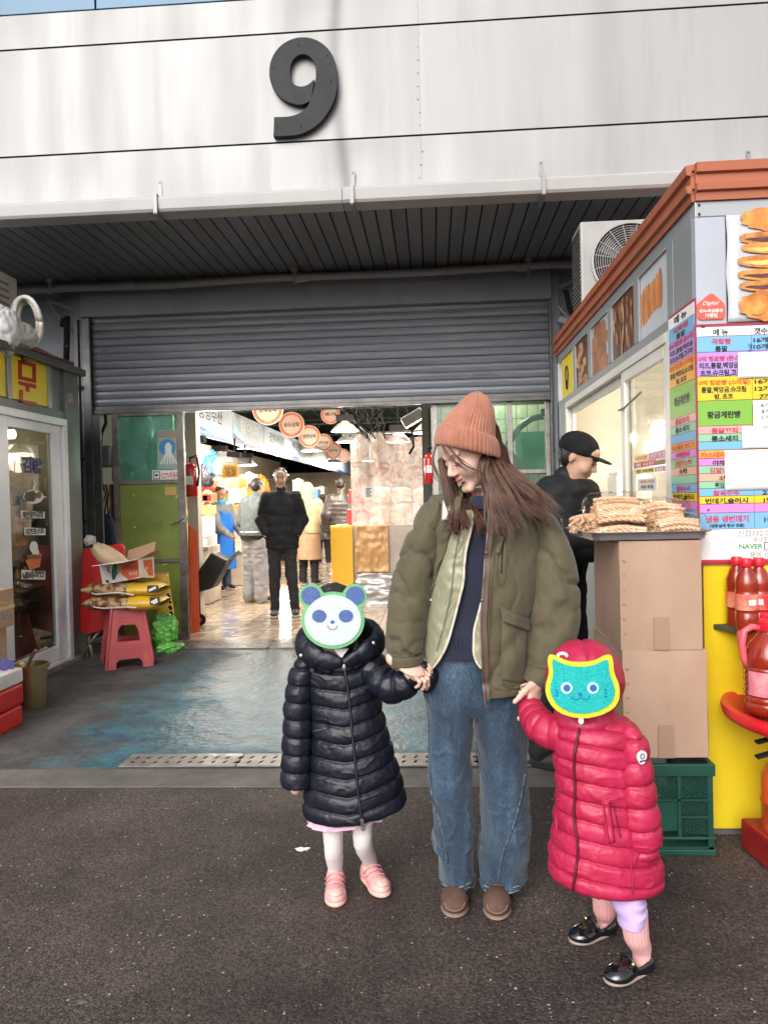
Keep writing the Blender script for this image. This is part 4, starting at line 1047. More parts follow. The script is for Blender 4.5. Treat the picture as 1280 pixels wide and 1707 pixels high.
c,w,h=boxpx(aty,6.4-.172,250,996,266,1008);g=G();g.box((c.x-w/2,c.y,c.z-h/2),(c.x+w/2,c.y+.01,c.z+h/2));g.build('label_print',M_bkp,s1)
g=G();g.bar(c+Vector((-w*.35,-.002,-h*.2)),c+Vector((w*.3,-.002,h*.25)),.02,.002,up=(0,1,0));g.bar(c+Vector((-w*.1,-.002,-h*.35)),c+Vector((w*.35,-.002,-h*.05)),.014,.002,up=(0,1,0));g.build('mark_print',M_sackw,s1)
s2,Vs2=sack('rice_sack','upper brown and yellow printed sack under the cucumber box',149,274,981,25,6.42,seed=4)
g=seamline(Vs2,[(153,988),(160,991),(180,989),(200,988),(224,992)],.004,.006,4);g.build('seam',M_sackw,s2)
c,w,h=boxpx(aty,6.42-.172,246,976,264,988);g=G();g.box((c.x-w/2,c.y,c.z-h/2),(c.x+w/2,c.y+.01,c.z+h/2));g.build('label_print',M_bkp,s2)
g=G();g.bar(c+Vector((-w*.35,-.002,-h*.2)),c+Vector((w*.3,-.002,h*.25)),.02,.002,up=(0,1,0));g.build('mark_print',M_sackw,s2)
t=thing('rice_sack','yellow printed sack standing upright behind the stools against the green door','sack',tuple(aty(275,1060,6.95)))
Vv=[];rowsS=[(251,960,281,957,6.95,.05),(253,985,284,980,6.95,.08),(258,1020,289,1015,6.95,.09),(262,1055,293,1052,6.95,.08)]
V,Fq=loft(pairs(rowsS),20,20,lambda u,v,P,s:.008*fbm(P*12,2));mesh_obj('cover',V,Fq,M_sacky,t,smooth=True)
g=G();
for i in range(5):g.bar(onto(V,279+i*1.7,990+i*10,.006),onto(V,283+i*1.7,996+i*10,.006),.03,.004,up=(0,1,0))
g.build('mark_print',M_bkp,t)
# cardboard box with flaps and bag of dry noodles
bx=thing('open_carton','open white and orange carton with a green cucumber print on the sacks','box',tuple(aty(210,970,6.4)))
M_cw=pm('carton white',(.66,.63,.6),(.72,.69,.66),scale=5,rough=.6);M_cb=pm('cardboard',(.36,.21,.12),(.42,.26,.155),scale=6,rough=.75,bump=.15,bscale=60)
M_or=pm('carton orange',(.68,.1,.02),rough=.5)
F1=[aty(166,942,6.3),aty(232,932,6.28),aty(235,963,6.28),aty(172,975,6.3)]
S1=[F1[1],aty(257,928,6.55),aty(258,963,6.55),F1[2]]
g=G();g.prism(F1,(0,.006,0));g.build('side_wall',M_cw,bx);g=G();g.prism(S1,(-.005,0,0));g.build('side_wall',M_cw,bx)
g=G();B1=[F1[0]+Vector((.12,.28,0)),S1[1],S1[2],F1[3]+Vector((.12,.28,0))];g.prism(B1,(0,.005,0));g.build('side_wall',M_cb,bx)
g=G();g.prism([F1[0],B1[0],B1[3],F1[3]],(.004,0,0));g.build('side_wall',M_cb,bx)
g=G();g.prism([F1[3],F1[2],S1[2],B1[3]],(0,0,.004));g.build('bottom',M_cb,bx)
g=G();g.prism([B1[0],S1[1],S1[1]+Vector((0,.05,.13)),B1[0]+Vector((0,.05,.1))],(0,.004,0));g.build('flap',M_cb,bx)
g=G();g.prism([F1[0],F1[1],aty(206,938,6.05),aty(154,944,6.05)],(0,0,.004));g.build('flap',M_cw,bx)
g=G();g.prism([F1[1],S1[1],aty(272,914,6.55),aty(250,922,6.28)],(0,0,.004));g.build('flap',M_cb,bx)
Yp=6.275
g=G();g.prism([aty(a,b,Yp)for a,b in((196,939),(231,934),(233,961),(214,966),(204,958))],(0,.003,0));g.build('orange_print',M_or,bx)
g=G();q=lambda u,v:S1[0].lerp(S1[1],u).lerp(S1[3].lerp(S1[2],u),v)+Vector((.003,-.002,0));g.prism([q(.25,.1),q(.85,.1),q(.9,.9),q(.6,.9),q(.3,.5)],(-.001,.001,0));g.build('orange_print',M_or,bx)
g=G();g.ball(aty(191,953,Yp+.01),(.022,.008,.07),10,8,R=Matrix.Rotation(.15,3,'Y'));g.build('cucumber_print',pm('cucumber green',(.01,.07,.03),rough=.5),bx)
g=G();g.tube([aty(a,b,Yp)for a,b in((182,945),(180,950),(184,955))],.003,5);g.tube([aty(a,b,Yp)for a,b in((197,945),(200,950),(196,958))],.003,5);g.ball(aty(179,969,Yp),(.012,.003,.012),8,6);g.build('arm_print',M_bkp,bx,kind='stuff')
c,w,h=boxpx(aty,Yp-.003,203,942,230,950);text('상주오리',c,w,h,M_bkp,bx);c,w,h=boxpx(aty,Yp-.003,215,953,229,959);text('생오이',c,w,h,M_cw,bx)
t=thing('noodle_bag','tied clear bag of pale dry fish strips leaning out of the open carton','bag',tuple(aty(175,935,6.4)))
M_straw=pm('straw tan',(.5,.36,.2),(.6,.46,.3),scale=12,rough=.5);rows_=[(152,905,156,905,6.45,.02),(153,912,166,907,6.45,.04),(158,924,182,912,6.45,.06),(168,936,200,924,6.45,.07),(178,946,212,936,6.45,.06)]
V,Fq=loft(pairs(rows_),24,24,lambda u,v,P,s:.012*ridge(np.stack([v*2.2,u*2,v*0],-1),3));mesh_obj('strips',V,Fq,M_straw,t,smooth=True)
g=G();g.ball(aty(154,910,6.42),(.03,.03,.018),10,6);g.build('tie',M_blk,t);blob('knot',None,None,tuple(aty(150,902,6.42)),(.05,.04,.05),pm('clear film',(.3,.28,.26),(.45,.42,.4),scale=6,rough=.15),seed=8,parent=t,amp=.4)
# green plastic bag of rubbish and a brown carton piece behind
p=aty(273,1052,6.6);blob('rubbish_bag','crumpled bright green plastic bag on the floor behind the pink stools','bag',tuple(p),(.12,.1,.15),pm('green film',(.07,.33,.04),(.16,.46,.1),scale=8,rough=.3,bump=.8,bscale=40,dirt=(.12,.12,.06),dscale=7,damt=.8),seed=12,sub=(80,56),amp=.35)
p=aty(280,1080,6.55);blob('rubbish_bag','small flattened lobe of green film beside the crumpled green bag','bag',tuple(p),(.13,.1,.05),MATS['green film'],seed=15,sub=(70,48),amp=.35)
g=G();g.prism([aty(a,b,7.1)for a,b in((258,955),(281,954),(282,975),(259,978))],(0,.02,0));o=g.build('carton_piece',M_cb);tag(o,'brown carton top standing behind the printed sacks by the green door','cardboard')
# gold bin with ladle
gb=thing('brass_pail','tall brass coloured pail with a ladle beside the red icebox','pail',tuple(atz(54,1190)))
M_gold=pm('brass pail',(.34,.25,.12),(.42,.32,.17),scale=4,rough=.35,metal=.75,stretch=(1,1,.1),rvar=.08);c=atz(54,1178);
g=G();g.lathe([(.001,0),(.088,0),(.09,.02),(.108,.27),(.122,.272),(.124,.295),(.112,.297),(.104,.275),(.088,.03),(.001,.03)],c,28);g.build('pail',M_gold,gb,smooth=True,angle=40)
g=G();g.lathe([(.001,.2),(.098,.2),(.001,.205)],c,20);g.build('broth',pm('brown broth',(.15,.07,.03),rough=.2),gb)
g=G();g.tube([c+Vector((-.03,.0,.26)),c+Vector((.02,-.03,.34)),c+Vector((.07,-.06,.4))],.012,8);g.bar(c+Vector((-.12,0,.31)),c+Vector((.1,.02,.4)),.05,.015);g.build('ladle',pm('ladle wood',(.35,.27,.18),(.15,.1,.07),scale=12,rough=.6),gb)
# red icebox with white lid, cartons stacked on it
ib=thing('icebox','red icebox with a white foam lid at the photo edge','cool box',(-2.75,4.75,0));r_=atz(40,1207)
M_ibr=pm('icebox red',(.62,.025,.02),(.66,.035,.03),scale=3,rough=.4,dirt=(.4,.02,.02),dscale=4,damt=.3);
g=G();g.box((r_.x-.75,r_.y-.62,0.0),(r_.x,r_.y,.13));g.build('lower_tub',M_ibr,ib,bevel=.018)
g=G();g.box((r_.x-.74,r_.y-.61,.135),(r_.x+.008,r_.y+.005,.265));g.build('upper_tub',pm('icebox red deep',(.52,.012,.015),(.56,.02,.02),scale=3,rough=.4),ib,bevel=.018)
g=G();g.box((r_.x-.76,r_.y-.63,.268),(r_.x+.004,r_.y+.01,.36));g.build('lid',pm('foam white',(.72,.72,.7),(.6,.6,.58),scale=9,rough=.6,dirt=(.45,.43,.4),dscale=8,damt=.5),ib,bevel=.012)
g=G();g.box((r_.x-.6,r_.y-.5,.362),(r_.x-.2,r_.y-.1,.368));g.build('lid_tape',pm('tape brown',(.3,.2,.13),rough=.4),ib)
M_cb2=pm('cardboard tan',(.40,.24,.14),(.46,.29,.18),scale=5,rough=.75)
for nm,(x1,y1,z0,z1,x0),lab in(('carton',(25,4.72,.62,.86,0),'upper brown carton with black handwriting on the icebox'),('carton',(13,4.72,.368,.62,0),'lower brown carton with a dark blue logo on the icebox')):
 e=aty(x1,1030 if z0>.5 else 1090,4.75);t=thing(nm,lab,'box',(e.x-.2,4.55,z0))
 g=G();g.box((e.x-.45,4.35,z0),(e.x,4.75,z1));g.build('body',M_cb2,t,bevel=.004)
 if z0>.5:
  g=G();g.box((e.x-.45,4.347,z0+.115),(e.x+.002,4.752,z0+.135));g.build('tape',pm('tape yellow',(.6,.48,.25),rough=.3),t)
  c,w,h=boxpx(aty,4.34,2,1022,20,1034);text('저녁',c,w,h,M_bkp,t,bold=.03);c,w,h=boxpx(aty,4.34,0,1003,19,1006);text('바다에서 갓 올린',c,w,h,pm('print brown',(.2,.07,.03)),t)
 else:
  g=G();c=aty(7,1107,4.34);g.lathe([(.03,0),(.04,.001),(.04,.002),(.03,.002)],c,20,R=Matrix.Rotation(PI/2,3,'X'));g.box((c.x-.06,c.y,c.z-.03),(c.x+.06,c.y+.003,c.z+.02));g.build('logo_print',M_navy,t)

# ================================================================ RIGHT SNACK KIOSK
KX,KY=1.05,3.1
kk=thing('snack_kiosk','grey and yellow snack kiosk with orange roof trim on the right','kiosk',(1.9,4.6,0))
M_kg=pm('kiosk grey frame',(.25,.27,.285),(.29,.31,.325),scale=3,rough=.42,metal=.15,dirt=(.18,.18,.18),dscale=3,damt=.4)
M_kw=pm('kiosk pale panel',(.36,.385,.45),(.41,.435,.50),scale=2,rough=.35,dirt=(.35,.35,.37),dscale=5,damt=.35)
M_ky=pm('kiosk yellow panel',(.78,.58,.01),(.82,.63,.02),scale=1.5,rough=.4,dirt=(.6,.42,.03),dscale=3,damt=.4,bump=.1,bscale=20)
M_ora=pm('orange trim',(.33,.092,.042),(.41,.125,.06),scale=2,rough=.5,stretch=(.3,3,1),dirt=(.35,.09,.04),dscale=4,damt=.5)
KE=6.45;KR=2.6
g=G();g.box((KX-.0,KY,2.44),(KR,KY+.05,2.5));g.build('top_rail',pm('trim pale',(.36,.375,.4),rough=.4,metal=.2),kk,bevel=.003)
g=G();g.box((KX,KY+.004,2.02),(KX+.115,KY+.05,2.44));g.build('corner_panel',M_kw,kk)
g=G();g.box((KX+.128,KY+.01,2.02),(KR,KY+.05,2.44));g.build('front_panel',M_kw,kk)
g=G();g.box((KX+.115,KY+.035,2.02),(KX+.128,KY+.05,2.44));g.build('gap_strip',pm('old yellow',(.4,.33,.08),(.1,.08,.03),scale=14,rough=.6),kk)
g=G();g.box((KX+.01,KY+.006,.03),(KR,KY+.05,2.02));g.build('lower_panel',M_ky,kk)
g=G();g.box((KX+.02,KY+.02,0),(KR,KY+.06,.03));g.build('plinth',M_conc,kk)
g=G();g.box((KX,KY+.05,2.44),(KX+.05,KE,2.5));g.build('side_top_rail',M_kg,kk,bevel=.003)
g=G();g.box((KX,KY+.05,2.075),(KX+.05,KE,2.125));g.build('side_mid_rail',M_kg,kk,bevel=.003)
g=G();g.box((KX,KY+.0505,2.125),(KX+.04,KY+.34,2.44));g.build('corner_post',M_kg,kk)
g=G();g.box((KX+.003,KY+.05,1.05),(KX+.05,3.44,2.075));g.build('side_panel',M_kg,kk)
g=G();g.box((KX,6.05,1.05),(KX+.05,KE,2.075));g.build('side_panel',M_kg,kk)
g=G();g.box((KX,KY+.05,0),(KX+.05,KE,1.05));g.build('side_wall',M_kg,kk)
g=G();g.box((KX+.05,KY+.06,2.62),(KR,KE,2.63));g.build('roof',M_ora,kk)
g=G();g.box((KX+.0,KE-.05,0),(KR,KE,2.5));g.build('back_wall',M_kg,kk)
# stepped orange fascia, corrugated in length
def fasc(xa,ya,xb,yb,nx,ny,nm='fascia_trim'):
 prof=[(0,2.5),(.012,2.5),(.014,2.53),(.03,2.535),(.032,2.56),(.014,2.565),(.014,2.6),(.03,2.605),(.034,2.64),(0,2.645)]
 g=G();P=[Vector((xa+nx*d,ya+ny*d,z))for d,z in prof];g.prism(P,(xb-xa,yb-ya,0));g.build(nm,M_ora,kk)
fasc(KX,KE,KX,KY,-1,0);fasc(KX,KY,KR,KY,0,-1)
g=G()
for z in(2.54,2.61):g.ball((KX-.01,KY-.016,z),.006,6,4)
for z in(2.45,2.485):g.ball((KX+.015,KY-.003,z),.005,6,4)
g.build('screw',M_blk,kk,kind='stuff')
# dividers on the photo band
for px in(955,981,1015,1060,1117):
 Yv=atx(px,560,KX).y;g=G();g.box((KX-.002,Yv-.05,2.125),(KX+.01,Yv+.03,2.44));g.build('divider',M_kg if px!=1060 else M_kg,kk)
def kpanel(label,xl,xr,col,col2=None):
 ya=atx(xr,560,KX+.012).y;yb=atx(xl,560,KX+.012).y
 t=thing('food_photo',label,'photo panel',(KX+.012,(ya+yb)/2,2.125))
 g=G();g.box((KX+.012,ya,2.126),(KX+.02,yb,2.439));g.build('sheet',col,t);return t,ya,yb
M_ckb=pm('cookie light',(.48,.22,.09),(.6,.32,.15),scale=18,rough=.5);M_ckd=pm('cookie dark',(.22,.075,.03),(.33,.13,.05),scale=14,rough=.5);M_cko=pm('biscuit orange',(.55,.2,.05),(.68,.3,.09),scale=12,rough=.45)
M_sheet=pm('photo sheet pale',(.5,.52,.56),(.56,.58,.62),scale=3,rough=.35);M_sheetd=pm('photo sheet dark',(.09,.035,.018),(.14,.06,.03),scale=8,rough=.4)
def disc(g,c,ry,rz,n=14,w=0.0):
 g.poly([c+Vector((0,ry*math.cos(t)*(1+w*math.sin(5*t)),rz*math.sin(t)))for t in np.linspace(0,2*PI,n,endpoint=False)][::-1])
random.seed(21)
t,ya,yb=kpanel('yellow panel with a small sketched figure at the far end of the photo band',935,953,M_ysign)
g=G();c=Vector((KX+.009,(ya+yb)/2,2.27));g.tube([c+Vector((0,.05*math.cos(a)*(1+.2*math.sin(3*a)),.09*math.sin(a)))for a in np.linspace(0,2*PI,16)],.006,4);g.tube([c+Vector((0,-.03,-.02)),c+Vector((0,.03,-.06))],.006,4);g.build('figure_print',M_bkp,t)
t,ya,yb=kpanel('food photo panel of round chocolate chip cookies on brown',958,978,M_sheetd)
g=G();[disc(g,Vector((KX+.0115-.0003*i,random.uniform(ya+.03,yb-.05),2.15+.03*i)),.075,.036)for i in range(9)];g.build('cookie_print',M_ckb,t)
g=G();[disc(g,Vector((KX+.008,random.uniform(ya+.03,yb-.03),random.uniform(2.14,2.42))),.012,.01,6)for i in range(46)];g.build('chip_print',M_sheetd,t,kind='stuff')
t,ya,yb=kpanel('food photo panel of large round brown cookies on pale card',984,1013,M_sheet)
g=G();
for i,(u,z)in enumerate(((.3,2.38),(.6,2.4),(.2,2.31),(.5,2.32),(.78,2.33),(.3,2.24),(.6,2.25),(.85,2.24),(.45,2.17),(.75,2.17),(.2,2.17))):g.cur=i%2;disc(g,Vector((KX+.0115-.0003*i,ya+(yb-ya)*u,z)),.11,.048)
g.build('cookie_print',[pm('cookie tan',(.32,.13,.06),(.42,.19,.09),scale=14),pm('cookie brown',(.24,.09,.04),(.34,.14,.065),scale=14)],t)
t,ya,yb=kpanel('food photo panel of dark twisted pastries filling the frame',1018,1056,M_sheetd)
g=G();mm_=[]
for i in range(26):
 g.cur=i%3;c=Vector((KX+.0115-.0002*i,ya+(yb-ya)*random.uniform(.05,.95),random.uniform(2.15,2.42)));a=random.uniform(.9,1.8)
 ry,rz=.045,.05;g.poly([c+Vector((0,ry*math.cos(s_)*math.cos(a)-rz*.6*math.sin(s_)*math.sin(a)*.5,ry*math.cos(s_)*math.sin(a)+rz*.45*math.sin(s_)))for s_ in np.linspace(0,2*PI,12,endpoint=False)][::-1])
g.build('pastry_print',[pm('pastry a',(.3,.1,.04),(.5,.25,.12),scale=40),pm('pastry b',(.42,.2,.1),(.62,.4,.24),scale=40),pm('pastry c',(.18,.06,.03),(.35,.15,.07),scale=40)],t,kind='stuff')
t,ya,yb=kpanel('food photo panel of a row of long orange biscuits on pale card',1063,1113,M_sheet)
g=G()
for i in range(8):
 g.cur=i%2;c=Vector((KX+.0115-.0003*i,ya+(yb-ya)*(.86-.095*i),2.275+.004*i));g.poly([c+Vector((0,.030*math.cos(s_),(.085+.008*math.sin(i))*math.copysign(abs(math.sin(s_))**.8,math.sin(s_))))for s_ in np.linspace(0,2*PI,16,endpoint=False)][::-1])
g.build('biscuit_print',[M_cko,pm('biscuit dark',(.42,.13,.035),(.55,.2,.06),scale=12)],t)
t,ya,yb=kpanel('narrow food photo panel of small gridded snack squares near the corner',1120,1138,M_sheet)
g=G()
for j in range(4):
 for i in range(3):
  for k in range(3):c=Vector((KX+.0105,ya+.005+.012*i+.02,2.16+j*.07+k*.018));disc(g,c,.007,.009,6)
g.build('snack_print',M_ckb,t,kind='stuff');g=G();[g.box((KX+.0112,ya+.012,2.15+j*.07),(KX+.0118,ya+.065,2.208+j*.07))for j in range(4)];g.build('tray_print',M_sheetd,t)
# windows on the side
kw=thing('kiosk_window','white framed sliding service window on the side of the kiosk','window',(KX,4.8,1.05))
M_kf=pm('cream window frame',(.62,.60,.55),(.7,.68,.63),scale=3,rough=.4,dirt=(.4,.37,.3),dscale=4,damt=.4)
def fr(ya,yb,z0,z1,w,xa,xb,nm='frame'):
 g=G();g.box((xa,ya,z0),(xb,ya+w,z1));g.box((xa,yb-w,z0),(xb,yb,z1));g.box((xa,ya+w,z1-w),(xb,yb-w,z1));g.box((xa,ya+w,z0),(xb,yb-w,z0+w));g.build(nm,M_kf,kw,bevel=.004)
fr(3.44,6.05,1.05,2.075,.045,KX-.008,KX+.06)
fr(3.486,4.32,1.096,2.03,.06,KX+.0,KX+.03,'sash');fr(4.25,4.4,1.096,2.03,.05,KX+.034,KX+.055,'sash')
fr(4.42,6.0,1.096,2.03,.05,KX+.032,KX+.055,'sash')
M_kgl=glass('kiosk glass',(.92,.93,.9),rough=.05,refl=.03,haze=.06,hazecol=(.8,.78,.7));g=G();g.box((KX+.013,3.546,1.15),(KX+.017,4.26,1.97));g.build('pane',M_kgl,kw)
g=G();a=atx(1040,680,KX-.01);g.tube([a+Vector((0,.12,.0)),a+Vector((0,0,-.0)),a+Vector((0,-.35,.04))],.006,6);g.build('stay_rod',M_steel,kw)
# inside the kiosk
ki=thing('kiosk_interior','brightly lit cream interior of the kiosk with counter','interior',(1.8,4.6,0),kind='structure')
M_ki=pm('kiosk inner wall',(.6,.56,.48),(.72,.68,.6),scale=2,rough=.6);g=G();g.box((2.3,3.2,0),(2.35,6.4,2.5));g.box((KX+.06,6.36,0),(2.3,6.4,2.5));g.box((KX+.06,3.16,0),(2.3,3.2,2.5));g.build('wall',M_ki,ki)
g=G();g.box((KX+.06,3.2,2.45),(2.3,6.36,2.5));g.build('ceiling',M_ki,ki)
g=G();g.box((KX+.08,3.3,.9),(KX+.6,6.2,1.0));g.build('counter',M_steel,ki)
for i,y_ in enumerate((4.0,5.3)):
 t=thing('kiosk_lamp',['round lamp glowing inside the kiosk near the closed pane','round lamp glowing inside the kiosk above the open counter'][i],'lamp',(1.75,y_,2.0))
 g=G();g.ball((1.75,y_,1.98),(.09,.09,.09),16,10);g.build('globe',pm('globe glow',(1,.95,.85),emit=9,ecol=(1,.93,.8)),t,smooth=True);g=G();g.tube([(1.75,y_,2.06),(1.75,y_,2.45)],.012,6);g.build('cord',M_blk,t)
 _p=bpy.data.lights.new('lamp_light','POINT');_p.energy=26;_p.color=(1,.9,.74);_p.shadow_soft_size=.12;_o=bpy.data.objects.new('lamp_light',_p);COL.objects.link(_o);_o.parent=t;_o.location=(0,0,-.15)
for i,(y_,z,sx,sz,c_,lab)in enumerate(((5.0,1.0,.12,.28,(.62,.62,.6),'white tub on the kiosk counter near the man'),(5.25,1.0,.1,.2,(.5,.05,.04),'red tin on the kiosk counter near the man'),(5.9,1.0,.16,.5,(.75,.72,.65),'tall cream dispenser at the far end of the kiosk counter'),(3.9,1.0,.2,.42,(.35,.3,.26),'brown machine on the kiosk counter behind the closed pane'),(3.65,1.0,.12,.3,(.5,.48,.42),'cream canister on the kiosk counter behind the stickers'))):
 g=G();g.box((1.35,y_-sx,z),(1.35+sx*1.6,y_+sx,z+sz));g.box((1.36,y_-sx*.9,z+sz),(1.34+sx*1.5,y_+sx*.9,z+sz+.03));o=g.build('counter_item',pm('item %d'%i,c_,tuple(min(1,v*1.2)for v in c_),scale=9,rough=.4),bevel=.012);o.name=['plastic_tub','tin','drink_dispenser','waffle_machine','canister'][i];tag(o,lab,['tub','tin','dispenser','machine','canister'][i])
# stickers and note on the pane
def sidepx(x0,y0,x1,y1,K,slope=None):return[atx(x0,y0,K),atx(x1,y0+(x1-x0)*slope,K),atx(x1,y1+(x1-x0)*slope,K),atx(x0,y1,K)]
def slopeat(y):return(y-838)/(1117-725)*1.0
t=thing('opening_sticker','pink and yellow printed sticker strip on the kiosk pane','sticker',tuple(atx(1088,770,KX)))
M_pk=pm('sticker magenta',(.42,.02,.16),rough=.4);M_yl=pm('sticker yellow',(.65,.55,.05),rough=.4);M_whp=pm('paper white',(.74,.74,.73),(.8,.8,.79),scale=6,rough=.6)
K=KX+.010
def quadp(name,x0,y0,x1,y1,m,par,K=K,th=.0015):
 sl0=slopeat((y0));sl1=slopeat(y1);g=G();g.prism([atx(x0,y0,K),atx(x1,y0+(x1-x0)*sl0,K),atx(x1,y1+(x1-x0)*sl1,K),atx(x0,y1,K)],(th,0,0));return g.build(name,m,par)
def tside(body,x0,y0,x1,y1,m,par,K=K-.003,bold=.015):
 ym=(y0+y1)/2;dy=(x1-x0)/2*slopeat(ym);ca=atx(x0,ym,K);cb=atx(x1,ym+2*dy,K)
 a=atx((x0+x1)/2,y0+dy,K);b=atx((x0+x1)/2,y1+dy,K)
 return text(body,(ca+cb+a+b)/4,(cb-ca).length,(a-b).length,m,par,xd=(cb-ca),yd=(0,0,1),bold=bold)
quadp('strip',1056,760,1079,770,M_yl,t);quadp('strip',1080,755,1120,768,M_pk,t);quadp('strip',1056,771.5,1092,781,M_redp,t);quadp('strip',1092,768,1120,776,pm('sticker brown',(.2,.1,.05)),t);quadp('strip',1056,783,1090,791,M_yl,t);quadp('strip',1091,778,1120,787,M_pk,t)
tside('어린이빵',1058,762,1077,769,M_redp,t);tside('어린이빵 판매',1084,756.5,1112,763,M_whp,t);tside('빵 사진',1060,773,1088,780,M_whp,t);tside('핫 어묵',1059,784,1088,790,M_bkp,t,bold=.03);tside('통째로 드세요',1093,780,1119,786,M_whp,t)
t=thing('paper_note','small white paper note taped under the sticker strip on the kiosk pane','note',tuple(atx(1078,805,KX)));quadp('sheet',1062,799,1094,819,M_whp,t);tside('영업 마감',1066,801,1090,806,M_redp,t,bold=.02);tside('재료 품절',1067,809,1088,815,M_bkp,t,bold=.03)

# big poster on the front
t=thing('pastry_poster','white poster of a stack of golden pastries on the kiosk front','poster',tuple(aty(1270,440,KY)))
M_post=pm('poster white',(.42,.44,.48),(.5,.52,.56),scale=1.5,rough=.35)
n1=20;P=[]
for j in range(n1+1):
 for i in range(13):
  x_=1.165+.6*i/12;z_=2.025+.415*j/n1;c=max(0,1-i/1.5);P.append((x_+.003*math.sin(j*.5)*c,KY-.004-.004*c*abs(math.sin(j*.35)),z_))
mesh_obj('sheet',P,[(j*13+i,j*13+i+1,(j+1)*13+i+1,(j+1)*13+i)for j in range(n1)for i in range(12)],M_post,t,smooth=True,solid=-.001)
M_bun=pm('bun golden',(.45,.13,.02),(.68,.33,.07),scale=16,rough=.5,detail=6);M_bun2=pm('bun crust',(.36,.09,.02),(.6,.26,.06),scale=26,rough=.5);M_bean=pm('bean dark',(.06,.015,.02),(.14,.04,.04),scale=60);M_crm=pm('cream yellow',(.75,.45,.08),(.8,.58,.2),scale=30)
def bun(x0,y0,y1,m,m2=None,wav=.0,full=False):
 w=1310-x0;g=G();n=40;pts=[]
 for a in np.linspace(0,2*PI,n,endpoint=False):
  ca,sa=math.cos(a),math.sin(a);k=.62 if not full else.8
  x_=1310+w*math.copysign(abs(ca)**(1.0),ca)*(1+wav*math.sin(a*16));y_=(y0+y1)/2+(y1-y0)/2*math.copysign(abs(sa)**k,sa)*(1+wav*math.sin(a*16))
  pts.append((min(x_,1400),y_))
 return pts
Yq=KY-.012
for i,(x0,y0,y1,m,wv)in enumerate(((1234,343,386,M_bun,.05),(1232,385,409,M_bun2,.02),(1235,403,423,M_bun,.02),(1229,424,447,M_bun2,.02),(1229,447,468,M_bun,.02),(1232,466,487,M_bun2,.02),(1231,482,537,M_bun,.05))):
 pts=bun(x0,y0,y1,m,wav=wv,full=(y1-y0>35));g=G();g.poly([aty(a,min(b,537),Yq-.0006*i)for a,b in pts][::-1]);g.build('pastry_print',m,t)
 if 1<=i<=5:
  mm_=[M_bean,M_crm,M_crm,M_bean,M_bean][i-1];w_=[18,8,6,3,14][i-1];pts=[(1310+(1310-x0-9)*-1*math.cos(a)*1.0 if False else 1310-(1310-x0-9)*math.cos(a)*(1),(y0+y1)/2+2+(y1-y0)*.2*math.sin(a)*(1+.2*math.sin(9*a)))for a in np.linspace(-PI/2,1.5*PI,30,endpoint=False)]
  g=G();g.poly([aty(a,b,Yq-.0006*i-.0003)for a,b in pts]);g.build('filling_print',mm_,t)
g=G();g.tube([aty(1262+14*math.cos(a),515+10*math.sin(a),Yq-.006)for a in np.linspace(.3,2.2,10)],.0012,4);g.build('mark_print',M_bun2,t)
# red house shaped sticker
t=thing('house_sticker','coral house shaped member sticker on the kiosk corner','sticker',tuple(aty(1185,510,KY)))
M_coral=pm('sticker coral',(.72,.1,.07),rough=.4)
g=G();g.prism([aty(a,b,KY-.002)for a,b in((1161,507),(1180,491),(1185,489),(1190,491),(1206.5,506),(1208,512),(1208,527),(1204,532),(1167,533),(1162,529))],(0,.003,0));g.build('sheet',M_coral,t)
c,w,h=boxpx(aty,KY-.004,1165,515,1204,521);text('온누리상품권',c,w,h,M_whp,t,bold=.03);c,w,h=boxpx(aty,KY-.004,1174,522.5,1195,529);text('가맹점',c,w,h,M_whp,t,bold=.03);c,w,h=boxpx(aty,KY-.004,1170,502,1198,510);text('Digital',c,w,h,M_whp,t,bold=0,italic=.4)
# menus
MC=dict(w=M_whp,b=pm('menu blue',(.17,.42,.68),rough=.45),p=pm('menu purple',(.43,.26,.62),rough=.45),y=pm('menu yellow',(.74,.53,.025),rough=.45),g=pm('menu green',(.20,.43,.055),rough=.45),k=pm('menu pink',(.68,.36,.33),rough=.45),m=pm('menu mint',(.24,.52,.33),rough=.45),o=pm('menu orange',(.7,.34,.09),rough=.45),f=pm('menu magenta',(.62,.23,.57),rough=.45),e=pm('menu peach',(.68,.38,.27),rough=.45),l=pm('menu gold',(.78,.36,.03),rough=.45))
M_pred=pm('menu red text',(.55,.03,.1),rough=.5);M_pora=pm('menu orange text',(.7,.08,.01),rough=.5);M_line=pm('menu line',(.3,.28,.3),rough=.5);M_bord=pm('menu border',(.3,.03,.06),rough=.5)
mf=thing('menu_board','wide colour striped menu board facing front on the kiosk','menu board',tuple(aty(1220,740,KY)))
K0=KY-.006
def zrow(y):return aty(1157,y,K0).z
xa_,xb_=KX-.004,1.75
g=G();g.box((xa_-.006,K0,zrow(942)),(xb_,K0+.01,zrow(541)));g.build('board',M_bord,mf)
rows=[(546,562,'w'),(562,588,'b'),(588,629,'p'),(629,669,'y'),(669,711,'g'),(711,724,'k'),(724,737,'m'),(737,751,'b'),(751,765,'o'),(765,777,'f'),(777,790,'m'),(790,803,'e'),(803,815,'m'),(815,828,'b'),(828,841,'y'),(841,856,'f'),(856,883,'b'),(883,936,'w')]
xc=aty(1252,600,K0).x
for y0,y1,c_ in rows:
 g=G();z0,z1=zrow(y1)+.0012,zrow(y0)-.0012
 g.box((xa_,K0-.002,z0),(xc-.001,K0,z1))if y0!=883 else g.box((xa_,K0-.002,z0),(xb_,K0,z1))
 if y0!=883:g.box((xc+.001,K0-.002,z0),(xb_,K0,z1))
 g.build('menu_row',MC[c_],mf)
